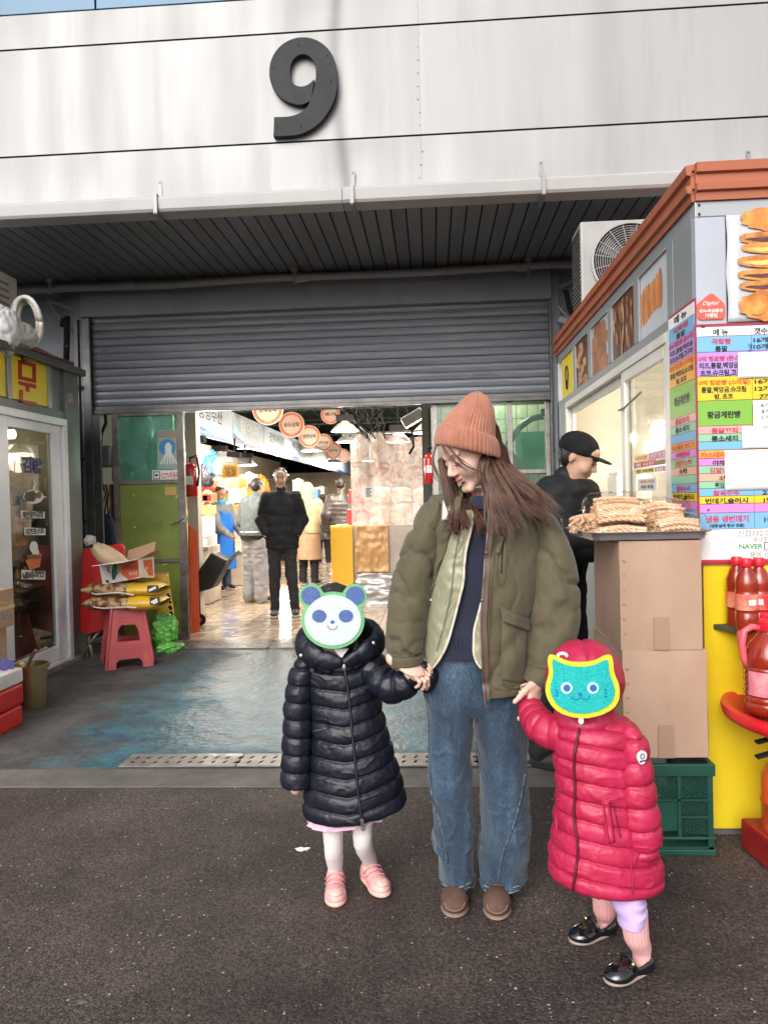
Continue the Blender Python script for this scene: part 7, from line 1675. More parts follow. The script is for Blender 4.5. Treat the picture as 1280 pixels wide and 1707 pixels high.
# stall tables beneath
for(y0,y1,x0,x1,z,lab)in((9.8,10.9,-5.2,-3.4,.62,'near low stall table inside the left aisle'),(11.6,13.4,-5.4,-4.0,.8,'second stall table behind the apron worker'),(14,17,-5.4,-3.6,.85,'third stall table under the far banners'),(17.4,22,-5.4,-3.1,.85,'farthest stall table on the left'),(14,20,-.9,.8,.9,'stall table beyond the yellow board')):
 t=thing('stall_table',lab,'table',((x0+x1)/2,y0,0));g=G();g.box((x0,y0,z-.04),(x1,y1,z));g.build('table_top',pm('stall steel',(.45,.42,.38),(.6,.56,.5),scale=3,rough=.35,metal=.3),t)
 g=G();g.box((x0,y0+.02,.1),(x1-.02,y0+.05,z-.04));g.box((x1-.05,y0+.05,.1),(x1-.02,y1,z-.04));g.build('skirt',pm('skirt warm',(.55,.45,.33),(.7,.6,.48),scale=4,rough=.5),t)
random.seed(41)
# heaps of wares on those tables, each pile a thing
wares=0
for(x0,x1,y0,y1,z)in((-5.2,-4.1,11.7,13.3,.8),(-5.2,-3.8,14.1,16.9,.85),(-5,-3.3,17.6,21.8,.85),(-.7,.5,14.2,19.5,.9),(-5,-3.6,9.9,10.8,.62)):
 for i in range(3):
  for j in range(3):
   ci=random.randrange(10);x_=x0+(x1-x0)*(i+.5)/3;y_=y0+(y1-y0)*(j+.5)/3;w=random.uniform(.16,.24);h_=random.uniform(.12,.45)
   m=pm('goods %s'%cn[ci],cols[ci],tuple(min(.9,v*1.25+.02)for v in cols[ci]),scale=9,rough=.4)
   g=G();g.box((x_-w,y_-w,z),(x_+w,y_+w,z+h_));g.ball((x_,y_,z+h_),(w*.85,w*.85,.09),10,6);o=g.build('ware_pile',m,smooth=False,bevel=.01)
   tag(o,'%s ware pile, %s row %s side, on the %s'%(cn[ci],['front','middle','back'][j],['left','centre','right'][i],{11.7:'table behind the apron worker',14.1:'table under the far banners',17.6:'farthest left table',14.2:'table beyond the yellow board',9.9:'low near left table'}[y0]),'goods','piles of wares on the market tables');wares+=1
# hanging things at the left
for i,(px,py,rx,rz,c_,lab)in enumerate(((352,772,.1,.16,(.02,.2,.6),'shiny blue bag hanging over the left stall'),(345,790,.1,.17,(.015,.015,.02),'black bag hanging over the left stall'),(362,778,.07,.11,(.6,.62,.65),'silver grey bag hanging beside the shiny blue bag'),(436,812,.14,.2,(.7,.2,.02),'orange parcel hanging left of the man in black'))):
 p=aty(px,py,10.4+(3 if i==3 else 0));blob('hanging_bag',lab,'bag',tuple(p),(rx,.08,rz),pm('bag %d'%i,c_,tuple(min(1,v*1.6+.02)for v in c_),scale=8,rough=.3),seed=20+i,amp=.35)
t=thing('price_card','orange card with black handwriting hanging over the left stall','price card',tuple(aty(383,785,11)));g=G();a=aty(370,775,11);b=aty(398,796,11);g.box((a.x,11,b.z),(b.x,11.01,a.z));g.build('sheet',pm('card orange',(.72,.36,.07),rough=.5),t);c,w,h=boxpx(aty,10.99,375,778,394,793);text('당일\n생굴',c,w,h,M_bkp,t,bold=.0)
for i,(px,py,w_,h_,lab)in enumerate(((345,830,14,9,'red price card at the near left stall'),(420,800,9,8,'white price card far left of the man in black'),(502,806,8,9,'white price card deep in the aisle'))):
 g=G();a=aty(px-w_/2,py-h_/2,11+3*(i>0));b=aty(px+w_/2,py+h_/2,11+3*(i>0));g.box((a.x,a.y,b.z),(b.x,a.y+.01,a.z));o=g.build('price_card',[M_redp,M_whp,M_whp][i]);tag(o,lab,'price card')
for i,px in enumerate((391,408)):
 p=aty(px,758+i*9,11.5+i);t=thing('floodlight',['left black floodlight under the blue banners','right black floodlight under the blue banners'][i],'floodlight',tuple(p));g=G();g.obox(p,(.2,.16,.09),Matrix.Rotation(.15,3,'Y'));g.build('housing',M_blk,t,bevel=.01);g=G();g.bar(p+Vector((0,0,.04)),p+Vector((0,.05,.25)),.02,.02);g.build('bracket',M_blk,t)
# stall back walls of lit shelving (left) and far end
bk=thing('stall_shelving','pale lit shelving wall behind the left stalls','shelving',(-5.8,14,0))
M_bk=pm('shelving warm',(.62,.52,.38),(.75,.66,.5),scale=1.5,rough=.6)
g=G();g.box((-6.0,8.2,0),(-5.9,30,2.9));g.build('back_panel',M_bk,bk)
for z in(.9,1.3,1.7,2.1):g=G();g.box((-5.9,8.4,z),(-5.5,30,z+.03));g.build('shelf_board',M_bk,bk)
random.seed(51)
def ordw(n):
 o_='first second third fourth fifth sixth seventh eighth ninth tenth eleventh twelfth thirteenth fourteenth fifteenth sixteenth seventeenth eighteenth nineteenth'.split();return o_[n]if n<19 else['twentieth','twenty-first','twenty-second','twenty-third','twenty-fourth','twenty-fifth','twenty-sixth','twenty-seventh','twenty-eighth','twenty-ninth','thirtieth','thirty-first','thirty-second','thirty-third','thirty-fourth','thirty-fifth','thirty-sixth','thirty-seventh','thirty-eighth','thirty-ninth'][n-19]

y_=8.6;n_=0
while y_<26:
 for z in(.93,1.33,1.73):
  ci=random.randrange(10);w=random.uniform(.18,.4);h_=random.uniform(.12,.32);m=pm('goods %s'%cn[ci],cols[ci],tuple(min(.9,v*1.25+.02)for v in cols[ci]),scale=9,rough=.4)
  g=G();g.box((-5.88,y_,z),(-5.55,y_+w,z+h_));o=g.build('package',m,bevel=.01);tag(o,'%s package %s from the door on the %s shelf behind the left stalls'%(cn[ci],ordw(n_//3),{.93:'low',1.33:'middle',1.73:'top'}[z]),'package','packages on the shelving behind the left stalls');n_+=1
 y_+=random.uniform(.45,.6)
fw=thing('far_stall_front','bright far stall front closing the view down the aisle','stall',(-3,34,0));g=G();g.box((-8,34,0),(6,34.2,2.6));g.build('wall',pm('far bright wall',(.7,.55,.36),(.85,.75,.6),scale=.8,rough=.6),fw)
for i in range(12):g=G();ci=(i*3)%10;x_=-6.5+i*.95;g.box((x_,33.7,.8+(i%3)*.3),(x_+.6,33.99,1.3+(i%2)*.5));g.build('display_panel',pm('goods %s'%cn[ci],cols[ci]),fw)
for i in range(3):pendant(['pendant lamp deep over the far left stalls','pendant lamp deep over the aisle end','pendant lamp deep behind the curtain stalls'][i],(-4.6,-2.2,.5)[i],(19,27,15)[i],2.7,.22,260)

# ---- people in the hall
M_black=pm('black puffer',(.005,.0055,.007),(.010,.0105,.013),scale=12,rough=.7,spec=.3);M_blk2=pm('black cloth',(.013,.013,.015),(.022,.022,.024),scale=14,rough=.85);M_shoe_b=pm('shoe black',(.02,.02,.022),(.05,.05,.05),scale=30,rough=.6)
r,T,A,Lg=figure('man in a black puffer jacket and black trousers standing on the wet tiles',atz(474,1027),rad(8),1.76,arms={-1:((-.235,.05,1.13),(-.17,-.05,.96)),1:((.235,.05,1.13),(.17,-.05,.96))},hide_hands=True,legs={-1:((-.1,-.01,.49),(-.105,0,.085)),1:((.1,-.01,.49),(.13,.01,.085))},coat=M_black,trous=M_blk2,shoes=M_shoe_b,quilt=.12,coat_r=.022,trous_r=.008,head_down=.12,coat_len=.8)
r,T,A,Lg=figure('person in a grey fleece jacket and light grey trousers seen from behind',atz(428,1004),rad(150),1.70,lean=.1,arms={-1:((-.25,-.05,1.13),(-.12,-.3,1.05)),1:((.25,-.05,1.13),(.12,-.3,1.05))},coat=pm('fleece grey',(.09,.11,.115),(.17,.2,.2),scale=40,rough=.95,bump=.8,bscale=120),trous=pm('sweatpants grey',(.34,.34,.36),(.42,.42,.44),scale=8,rough=.85),shoes=M_shoe_b,coat_len=.93,coat_r=.05,trous_r=.05,wide=1.05,head_down=.3)
g=G();g.lathe([(.21,.86),(.215,.9),(.21,.955),(.19,.955),(.19,.86)],(0,0,0),28,sc=(1.0,.78));g.build('hem_band',M_blk2,r,local=True,smooth=True);g=G();g.lathe([(.222,.955),(.226,.965),(.222,.975),(.2,.965)],(0,0,0),28,sc=(1.0,.78));g.build('piping',M_whp,r,local=True,smooth=True)
# worker with the blue apron
wp=Vector((aty(367,830,11.8).x,11.8,0));r,T,A,Lg=figure('market worker in a grey vest, blue apron and orange glove',wp,rad(60),1.62,hair='bun',arms={1:((.22,-.12,1.1),(.2,-.3,.93)),-1:((-.22,-.12,1.1),(-.16,-.32,.95))},coat=pm('vest grey',(.13,.14,.16),(.2,.21,.23),scale=10,rough=.6),trous=pm('navy cloth',(.02,.03,.07),(.03,.05,.1),scale=10,rough=.8),shoes=pm('boot black',(.015,.015,.018),rough=.25),quilt=.1,coat_r=.03,coat_len=.86,head_down=.4)
M_apr=pm('apron blue',(.01,.13,.55),(.02,.18,.65),scale=4,rough=.3);V,Fq=loft([((0,0,z*.93),(x_,0,0),(0,.17,0))for z,x_ in((.36,.27),(.6,.26),(.85,.235),(.98,.22),(1.15,.2),(1.3,.17))],30,26,lambda u,v,P,s:.008*fbm(P*8,4),vr=lambda i,c,a,b:(-PI*.98,-PI*.02));mesh_obj('apron',V,Fq,M_apr,r,local=True,smooth=True,solid=.004)
g=G();g.tube([Vector((-.1,-.14,1.2)),Vector((-.12,-.02,1.36)),Vector((-.06,.13,1.25)),Vector((.05,.17,1.0))],.014,6);g.build('apron_strap',M_apr,r,local=True,smooth=True)
s=Sdf((.05,-.55,.7),(.4,-.1,1.1),.009);k_=1.62/1.74;s.cap(Vector((.205,-.25,.97))*k_,Vector((.2,-.31,.92))*k_,.05,.04,.01);hand_sdf(s,Vector((.2,-.31,.92))*k_,(0,-.6,-.8),(-1,0,0),(0,-.8,.5),1.1);V,Q=s.mesh();mesh_obj('glove',V,Q,pm('glove orange',(.75,.14,.02),rough=.35),r,local=True,smooth=True)
V,Fq=loft([((0,.01,1.33),(.085,0,0),(0,.08,0)),((0,0,1.37),(.088,0,0),(0,.085,0)),((0,-.01,1.41),(.07,0,0),(0,.07,0))],12,24,lambda u,v,P,s:.01*fbm(P*20,2)+.008*np.sin(PI*u));mesh_obj('scarf',V,Fq,pm('scarf blue',(.03,.3,.5),(.05,.4,.6),scale=20,rough=.8),r,local=True,smooth=True)
r,T,A,Lg=figure('person in a cream hooded coat with a tan skirt seen from behind',atz(516,975),rad(165),1.63,arms={1:((.24,-.12,1.15),(.1,-.3,1.1)),-1:((-.24,-.12,1.15),(-.1,-.3,1.1))},coat=pm('coat cream',(.68,.47,.27),(.75,.56,.36),scale=6,rough=.6),trous=M_blk2,shoes=M_shoe_b,hood=MATS['coat cream'],quilt=.16,coat_r=.05,coat_len=.9,hair='long')
V,Fq=loft([((0,0,z),(a_,0,0),(0,b_,0))for z,a_,b_ in((.93,.17,.13),(.8,.2,.15),(.6,.22,.17),(.42,.235,.18))],20,30,lambda u,v,P,s:.01*np.sin(v*5)*u);mesh_obj('skirt',V,Fq,pm('skirt tan',(.55,.34,.2),(.62,.42,.27),scale=9,rough=.9),r,local=True,smooth=True)
r,T,A,Lg=figure('small person in a dark grey coat with pink gloves behind the cream coat',atz(540,942),rad(190),1.5,arms={1:((.24,-.1,1.12),(.05,-.25,1.08)),-1:((-.24,-.05,1.12),(-.2,.18,1.05))},coat=pm('coat charcoal',(.045,.05,.065),(.07,.075,.09),scale=12,rough=.8),trous=M_blk2,shoes=pm('shoe violet',(.25,.06,.4),rough=.5),coat_len=.62,coat_r=.05,hair='long')
s=Sdf((-.35,.0,.75),(.0,.35,1.1),.009);k_=1.5/1.74;hand_sdf(s,Vector((-.2,.18,1.03))*k_,(.2,.5,-.6),(1,0,0),(0,.5,.6),1.25);V,Q=s.mesh();mesh_obj('glove',V,Q,pm('glove pink',(.7,.12,.45),(.8,.3,.6),scale=20,rough=.8),r,local=True,smooth=True)
r,T,A,Lg=figure('man in a dark brown ribbed puffer seen behind the yellow board',Vector((aty(569,830,12).x,12,0)),rad(205),1.72,coat=pm('puffer brown black',(.035,.028,.026),(.055,.045,.042),scale=10,rough=.45),trous=M_blk2,shoes=M_shoe_b,quilt=.07,coat_r=.035,head_turn=-.5)
for i,(px,Y_,H_,c_,lab)in enumerate(((493,19,1.66,(.5,.45,.4),'shopper in pale clothes far down the aisle left of the discs'),(528,21,1.6,(.06,.08,.3),'shopper in blue far down the aisle'),(541,23,1.62,(.45,.3,.1),'shopper in mustard far down the aisle'))):
 figure(lab,Vector((aty(px,830,Y_).x,Y_,0)),rad((150,200,30)[i]),H_,h=.02,coat=pm('coat far %d'%i,c_,rough=.8),trous=M_blk2,shoes=M_shoe_b)
# man at the kiosk
mk=aty(965,1000,3.95);M_cap=pm('cap black',(.008,.008,.009),(.014,.014,.016),scale=14,rough=.9,spec=.2)
r,T,A,Lg=figure('man in a black puffer and cap looking at his phone by the kiosk window',Vector((.585,3.98,0)),rad(62),1.71,lean=.22,head_down=.45,hair='short',arms={-1:((-.25,-.12,1.14),(-.05,-.36,1.17)),1:((.25,-.1,1.14),(.08,-.36,1.16))},coat=M_black,trous=M_blk2,shoes=M_shoe_b,quilt=.085,coat_r=.065,coat_len=.62,skin=M_skin2)
s=Sdf(T@Vector((0,0,.06))-Vector((.2,.25,.15)),T@Vector((0,0,.06))+Vector((.2,.25,.15)),.006);Rn=T.to_3x3().normalized()
s.ell(T@Vector((0,.02,.052)),(.088,.103,.078),.01,Rn);s.ell(T@Vector((0,.0,-.045)),(.13,.15,.075),.01,Rn,'s');s.ell(T@Vector((0,-.11,.035)),(.068,.062,.008),.012,Rn)
V,Q=s.mesh();mesh_obj('cap',V,Q,M_cap,r,local=True,smooth=True)
for c_ in r.children:
 if c_.name.startswith('shoe'):
  for d_ in c_.children:d_.data.materials[0]=M_blk
# his phone (held, so a thing of its own)
k_=1.71/1.74;pw_=WM[r.name]@(Vector((.02,-.47,1.19))*k_);t=thing('phone','black phone held by the man in the cap at the kiosk','phone',tuple(pw_),rad(62));g=G();g.obox((0,0,0),(.075,.15,.009),Matrix.Rotation(.6,3,'X'));g.build('case',M_blk,t,local=True,bevel=.006);g=G();g.obox((0,-.0028,.0042),(.068,.14,.001),Matrix.Rotation(.6,3,'X'));g.build('screen',pm('phone screen',(.02,.02,.03),rough=.1),t,local=True)
# ================================================================ THE WOMAN AND THE TWO CHILDREN
def make_shoe(root,toe,heel,L,w,h,style,mat_,sole_mat,name='shoe'):
 toe=Vector(toe);heel=Vector(heel);d=(toe-heel);d.z=0;d.normalize();ang=math.atan2(d.x,-d.y)
 T=Matrix.Translation(Vector((toe.x,toe.y,0))-d*L/2)@Matrix.Rotation(ang,4,'Z')
 def tr(V):M_=np.array(T);return V@M_[:3,:3].T+M_[:3,3]
 s=Sdf((-w,-L*.62,-.01),(w,L*.62,h*1.8),.004)
 s.ell((0,-L*.24,h*.42),(w*.5,L*.25,h*.46),.01);s.ell((0,L*.28,h*.5),(w*.4,L*.2,h*.62),.02);s.cap((0,-L*.2,h*.42),(0,L*.3,h*.45),w*.38,w*.36,.02)
 if style=='jane':s.ell((0,L*.12,h*1.02),(w*.36,L*.27,h*.52),.006,None,'s')
 else:
  s.cap((0,L*.05,h*.6),(0,L*.26,h*.95),w*.34,w*.36,.02);s.ell((0,L*.25,h*1.42),(w*.34,L*.15,h*.38),.006,None,'s')
 V,Q=s.mesh();V[:,2]=np.maximum(V[:,2],.008);V=fold_push(V,Q,.0012,30,5);Vw=tr(V);sh_=mesh_obj(name,Vw,Q,mat_,root,smooth=True)
 s=Sdf((-w,-L*.62,-.01),(w,L*.62,h),.004);
 s.ell((0,-L*.22,.008),(w*.51,L*.28,.010),.005);s.ell((0,L*.27,.011),(w*.42,L*.235,.010),.005);s.cap((0,-L*.1,.010),(0,L*.25,.010),w*.40,w*.38,.01)if False else s.ell((0,.0,.008),(w*.43,L*.3,.010),.01)
 if style=='sneak':s.ell((0,-L*.20,.014),(w*.53,L*.30,.013),.006);s.ell((0,L*.24,.018),(w*.46,L*.26,.018),.008)
 V2,Q2=s.mesh();V2[:,2]=np.maximum(V2[:,2],.001);mesh_obj('sole',tr(V2),Q2,sole_mat,sh_,smooth=True)
 return sh_,Vw,T
# ---------------------------------------------------------------- WOMAN
wm=thing('person','young woman in orange beanie, olive jacket and blue jeans between the two children','person',(.14,2.55,0))
hc=aty(748,794,2.425)+Vector((.078,.045,.082))*.95
TW=Matrix.Translation(hc)@Matrix.Rotation(rad(-60),4,'Z')@Matrix.Rotation(rad(27),4,'X')@Matrix.Rotation(rad(-4),4,'Y')@Matrix.Scale(.95,4)
M_skinw=pm('skin fair',(.68,.42,.32),(.75,.51,.41),scale=22,rough=.5,sss=.15,bump=.25,bscale=320);M_blush=pm('skin blush',(.74,.38,.30),rough=.45,sss=.15)
s=Sdf((-.06,2.28,1.24),(.36,2.68,1.68),.0034);head_sdf(s,TW)
nb=aty(812,862,2.52);s.chain([TW@Vector((0,.03,-.05)),TW@Vector((0,.06,-.13)),nb],[.052,.050,.058],.02)
V1,Q1=s.mesh();li=lips_of(V1,Q1,TW)
cuffL=aty(664,1104,2.47);hL=Sdf(cuffL+Vector((-.08,-.12,-.14)),cuffL+Vector((.17,.1,.08)),.0021)
hand_sdf(hL,cuffL+Vector((.006,-.022,.004)),(.88,-.22,-.42),(-.15,.35,-.8),(-.1,.9,.3),.88,curl=(.55,.62,.7,.8),tc=.6)
V2,Q2=hL.mesh();Q2=Q2+len(V1)
cuffR=aty(893,1136,2.43);hR=Sdf(cuffR+Vector((-.13,-.13,-.17)),cuffR+Vector((.1,.1,.08)),.0021)
hand_sdf(hR,cuffR+Vector((0,0,.004)),(-.16,-.28,-1),(-.75,.6,0),(-.5,-.85,0),.88,curl=(.35,.42,.5,.55),tc=.4)
V3,Q3=hR.mesh();Q3=Q3+len(V1)+len(V2)
s=Sdf((-.15,2.35,.05),(.48,2.75,1.42),.013);s.ell((.16,2.54,1.2),(.14,.085,.2),.04);s.ell((.16,2.54,.9),(.13,.09,.16),.04)
for a in(((.0,2.54,1.3),aty(686,1000,2.51),cuffL+Vector((.014,.01,.02))),((.33,2.54,1.3),aty(926,1000,2.51),cuffR+Vector((0,.01,.02))),((.07,2.56,.8),(.06,2.62,.45),(.05,2.66,.1)),((.22,2.56,.8),(.21,2.62,.45),(.2,2.66,.1))):s.chain(a,[.045,.034,.02]if a[0][2]>1 else[.06,.04,.03],.02)
V4,Q4=s.mesh();Q4=Q4+len(V1)+len(V2)+len(V3)
mesh_obj('body',np.vstack([V1,V2,V3,V4]),np.vstack([Q1,Q2,Q3,Q4]),[M_skinw,M_lip],wm,smooth=True,mi=np.concatenate([li,np.zeros(len(Q2)+len(Q3)+len(Q4),int)]))
# lowered eyelids: lash lines, brows
for sx in(-1,1):
 g=G();g.tube([TW@Vector((sx*(.016+.032*t),-.0915-.002*math.sin(PI*t)+.006*t,-.006-.004*math.sin(PI*t)))for t in np.linspace(0,1,8)],[.0008,.0014,.0017,.0018,.0018,.0017,.0014,.0008],5);g.build('eyelash',M_eye,wm,smooth=True)
 g=G();g.tube([TW@Vector((sx*(.014+.034*t),-.0965+.012*t*t,.022+.005*math.sin(PI*t*.8)))for t in np.linspace(0,1,8)],[.0016,.0024,.0026,.0026,.0024,.002,.0016,.001],5,flat=.6);g.build('eyebrow',pm('brow brown',(.12,.06,.04),rough=.7),wm,smooth=True)
# beanie
M_bn=pm('beanie knit',(.33,.125,.075),(.41,.165,.102),scale=30,rough=.95,sheen=.4,bump=.5,bscale=260)
def rib(n,a,extra=None):return lambda u,v,P,s:a*(np.abs(np.cos(v*n/2))**.6)+(extra(u,v,P)if extra else 0)+.0015*fbm(P*30,4)
YB=2.46
brow=[(730,732,829,752,YB,.098),(735,714,824,735,YB,.098),(744,698,823,716,YB,.09),(756,684,822,696,YB,.076),(769,671,818,678,YB,.056),(780,661,811,665,YB,.034),(789,656.5,803,658,YB,.014),(795,655,798,655.5,YB,.003)]
V,Fq=loft(pairs(brow),70,220,rib(46,.0052));mesh_obj('beanie',V,Fq,M_bn,wm,smooth=True)
cuffrows=[(727.5,740,830.5,764,YB,.103),(726,737,831.5,760,YB,.108),(727,728,831,752,YB,.110),(730,716,829,741,YB,.108),(734,710,825,734,YB,.104),(738,708,821,732,YB,.096)]
V,Fq=loft(pairs(cuffrows),26,230,rib(46,.006));mesh_obj('beanie_cuff',V,Fq,M_bn,wm,smooth=True)
# hair
M_hw=pm('hair brown',(.05,.022,.015),(.12,.058,.04),scale=7,rough=.8,stretch=(1,1,.15),spec=.1,detail=8)
guides=[([(812,762,2.44),(822,785,2.41),(836,815,2.385),(852,845,2.37),(866,868,2.355),(873,890,2.35)],.020,150),([(820,762,2.46),(838,783,2.43),(860,803,2.40),(884,824,2.385),(905,845,2.375),(917,864,2.37)],.020,150),
  ([(825,758,2.50),(842,777,2.49),(862,799,2.47),(888,820,2.44),(914,840,2.41),(930,858,2.39)],.018,130),([(806,762,2.43),(812,790,2.40),(824,822,2.375),(836,852,2.36),(846,880,2.345),(850,900,2.34)],.018,150),
  ([(806,766,2.42),(812,798,2.40),(816,828,2.375),(820,856,2.36),(833,880,2.345),(842,893,2.34)],.014,90),([(822,765,2.52),(840,790,2.5),(862,815,2.45),(886,842,2.395),(905,862,2.385),(914,872,2.38)],.022,130),
  ([(736,770,2.48),(742,800,2.47),(749,828,2.45),(755,852,2.43),(752,872,2.41),(745,893,2.395)],.016,130),([(748,790,2.52),(756,820,2.5),(764,845,2.46),(770,865,2.42),(777,878,2.39),(783,884,2.385)],.018,140),
  ([(775,815,2.53),(782,835,2.5),(790,852,2.45),(796,868,2.41),(797,880,2.385),(803,890,2.37)],.020,130),([(742,780,2.50),(750,815,2.49),(758,850,2.45),(762,872,2.42),(758,885,2.40),(762,898,2.39)],.014,90),
  ([(742,740,2.385),(752,752,2.372),(764,764,2.366),(778,775,2.366),(792,784,2.37),(808,790,2.376)],.005,22),([(736,741,2.39),(743,753,2.378),(753,765,2.370),(766,776,2.366),(781,785,2.368),(796,791,2.374)],.004,16),
  ([(729,740,2.44),(724,758,2.43),(722,774,2.43),(726,790,2.43),(733,802,2.44),(740,810,2.45)],.006,30),([(812,758,2.42),(807,768,2.395),(804,785,2.388),(808,803,2.385),(812,822,2.38),(822,842,2.37)],.010,60)]
s=Sdf((-.05,2.3,1.22),(.46,2.64,1.62),.0055)
for i,(gp,sp,n)in enumerate(guides):
 P=[aty(*q)for q in gp]
 if i not in(10,11,12):s.chain([p+Vector((0,.014,0))for p in P],[sp*1.0,sp*1.0,sp*.85,sp*.5,sp*.2,sp*.05],.014)
s.ell(TW@Vector((0,.03,.04)),(.078,.09,.08),.01,TW.to_3x3().normalized());s.ell(TW@Vector((.0,.06,-.04)),(.07,.05,.08),.02,TW.to_3x3().normalized())
s.ell(TW@Vector((0,-.125,-.02)),(.085,.085,.12),.01,TW.to_3x3().normalized(),'s');s.ell(TW@Vector((.045,-.06,-.045)),(.05,.06,.05),.01,TW.to_3x3().normalized(),'s')
V,Q=s.mesh();V=fold_push(V,Q,.004,60,3,(1,1,.25));hair_o=mesh_obj('hair',V,Q,M_hw,wm,smooth=True)
rs=np.random.RandomState(4);SV=[];SF=[];nb_=0
for gi,(gp,sp,n)in enumerate(guides):
 P=np.array([tuple(aty(*q))for q in gp]);ncl=max(4,n//9);cl=rs.randn(ncl,3)*.55;cw=rs.rand(ncl)*6.28;cs=rs.rand(ncl)
 for k in range(int(n*1.55)):
  c=k%ncl;o=(cl[c]+rs.randn(3)*.17)*sp*np.array([1,.75,1]);m=17;t=np.linspace(0,len(P)-1,m);C=crom(P,t);u=np.linspace(0,1,m)[:,None]
  spread=.75+(.55+(1.2 if k%19==0 else 0))*u;wav=np.stack([np.sin(u[:,0]*(5+4*cs[c])+cw[c]),.3*np.cos(u[:,0]*7+cw[c]),.3*np.sin(u[:,0]*5+cw[c]*2)],1)*(.006+.005*cs[c])*u
  C=C+o*spread+wav;Ln=rs.uniform(.5,1.06)*(.8+.25*cs[c])
  if Ln<1:mm=max(6,int(m*Ln));C=C[:mm]
  rr_=np.interp(np.linspace(0,1,len(C)),[0,.2,.75,1],[.0011,.0014,.0011,.0003])*rs.uniform(.45,.85)
  T_=np.gradient(C,axis=0);T_/=np.linalg.norm(T_,axis=1,keepdims=True)+1e-9;A_=np.cross(T_,[0,1,0.01]);A_/=np.linalg.norm(A_,axis=1,keepdims=True)+1e-9;B_=np.cross(A_,T_)
  for a in(0,2.094,4.189):pass
  ring=np.stack([C+(A_*math.cos(a)+B_*math.sin(a))*rr_[:,None]for a in(0,2.094,4.189)],1).reshape(-1,3);SV.append(ring);L_=len(C)
  for i in range(L_-1):
   for q in range(3):SF.append((nb_+i*3+q,nb_+i*3+(q+1)%3,nb_+(i+1)*3+(q+1)%3,nb_+(i+1)*3+q))
  nb_+=len(ring)
mesh_obj('hair_strands',np.vstack(SV),SF,pm('hair strand',(.075,.032,.021),(.21,.105,.07),scale=14,rough=.38,spec=.6),hair_o,smooth=True,kind='stuff')
# sweater
M_nv=pm('navy knit',(.0065,.009,.024),(.010,.014,.036),scale=12,rough=.9,sheen=.25,bump=.35,bscale=200)
jac=[(772,812,838,816,2.53,.06),(752,822,866,828,2.53,.078),(728,838,892,842,2.53,.10),(715,858,903,862,2.53,.115),(712,905,902,908,2.53,.13),(709,960,899,962,2.53,.138),(703,1030,894,1030,2.53,.142),(702,1090,890,1092,2.53,.142),(706,1130,886,1132,2.53,.136),(709,1150,881,1146,2.53,.130)]
def shrink(rows,px,dd):return[(r[0]+px,r[1],r[2]-px,r[3],r[4],max(.03,r[5]-dd))for r in rows]
V,Fq=loft(pairs([(782,832,830,836,2.50,.05)]+shrink(jac[2:8],12,.035)),60,70,lambda u,v,P,s:.006*fbm(P*np.array([9,9,14]),2)+.004*ridge(P*np.array([14,14,6]),8));Vsw=V;sw_=mesh_obj('sweater',V,Fq,M_nv,wm,smooth=True)
V,Fq=loft(pairs([(786,826,826,826,2.485,.05),(783,836,832,838,2.485,.055),(784,848,836,850,2.485,.058)]),12,50,lambda u,v,P,s:.003*np.sin(v*26)*.4+.004*np.sin(u*PI));mesh_obj('collar',V,Fq,M_nv,sw_,smooth=True)
g=seamline(Vsw,[(803,842),(800,856),(797,872)],.006,.0022);g.build('zip',M_steel,sw_,smooth=True);g=G();p=onto(Vsw,797,874,.01);g.bar(p,p+Vector((-.003,-.003,-.022)),.007,.004);g.build('zip_pull',M_steel,sw_)
for k in range(8):g=seamline(Vsw,[(744+k*6,1062),(744+k*6,1072),(744.5+k*6,1080)],.002,.0016,3);g.build('hem_rib',M_nv,sw_,smooth=True)
# jacket body, open at the front
M_ol=pm('olive cotton',(.070,.058,.030),(.102,.086,.048),scale=5,rough=.78,sheen=.15,bump=.25,bscale=220,dirt=(.085,.075,.04),dscale=3,damt=.5);M_br=pm('brown facing',(.085,.045,.033),(.12,.065,.05),scale=12,rough=.6)
M_lin=pm('sage lining',(.23,.225,.145),(.31,.305,.2),scale=6,rough=.38,sheen=.3,bump=.3,bscale=50);M_pip=pm('cream piping',(.62,.54,.45),rough=.7)
eR=fns([(806,822),(846,818),(919,811),(984,805),(1033,802),(1099,805),(1164,809),(1200,809)]);eL=fns([(806,778),(840,772),(866,761),(912,745),(951,731),(994,718),(1035,708),(1100,700)])
def jr(i,C,A,B):
 y=projn([C])[0,1]+9;rx=A[0];xr=aty(eR(y),y,2.41).x;xl=aty(eL(y),y,2.43).x
 cr_=min(.98,max(-.98,(xr-C[0])/rx));cl_=min(.98,max(-.995,(xl-C[0])/rx));return(-math.acos(cr_),2*PI-math.acos(cl_))
def wrink(u,v,P,s):return.008*fbm(P*np.array([7,7,5]),21)-.014*crease(P*np.array([7,7,4])+fbm(P*5,3)[...,None]*1.2,31)-.006*crease(P*np.array([13,13,9])+fbm(P*7,8)[...,None]*1.2,37)+.003
V,Fq=loft(pairs(jac),110,150,wrink,vr=jr);Vj=V;nvj=150;jk=mesh_obj('jacket',V,Fq,M_ol,wm,smooth=True,solid=.004)
edge=V.reshape(110,nvj,3)[:,0];edge2=V.reshape(110,nvj,3)[:,3]
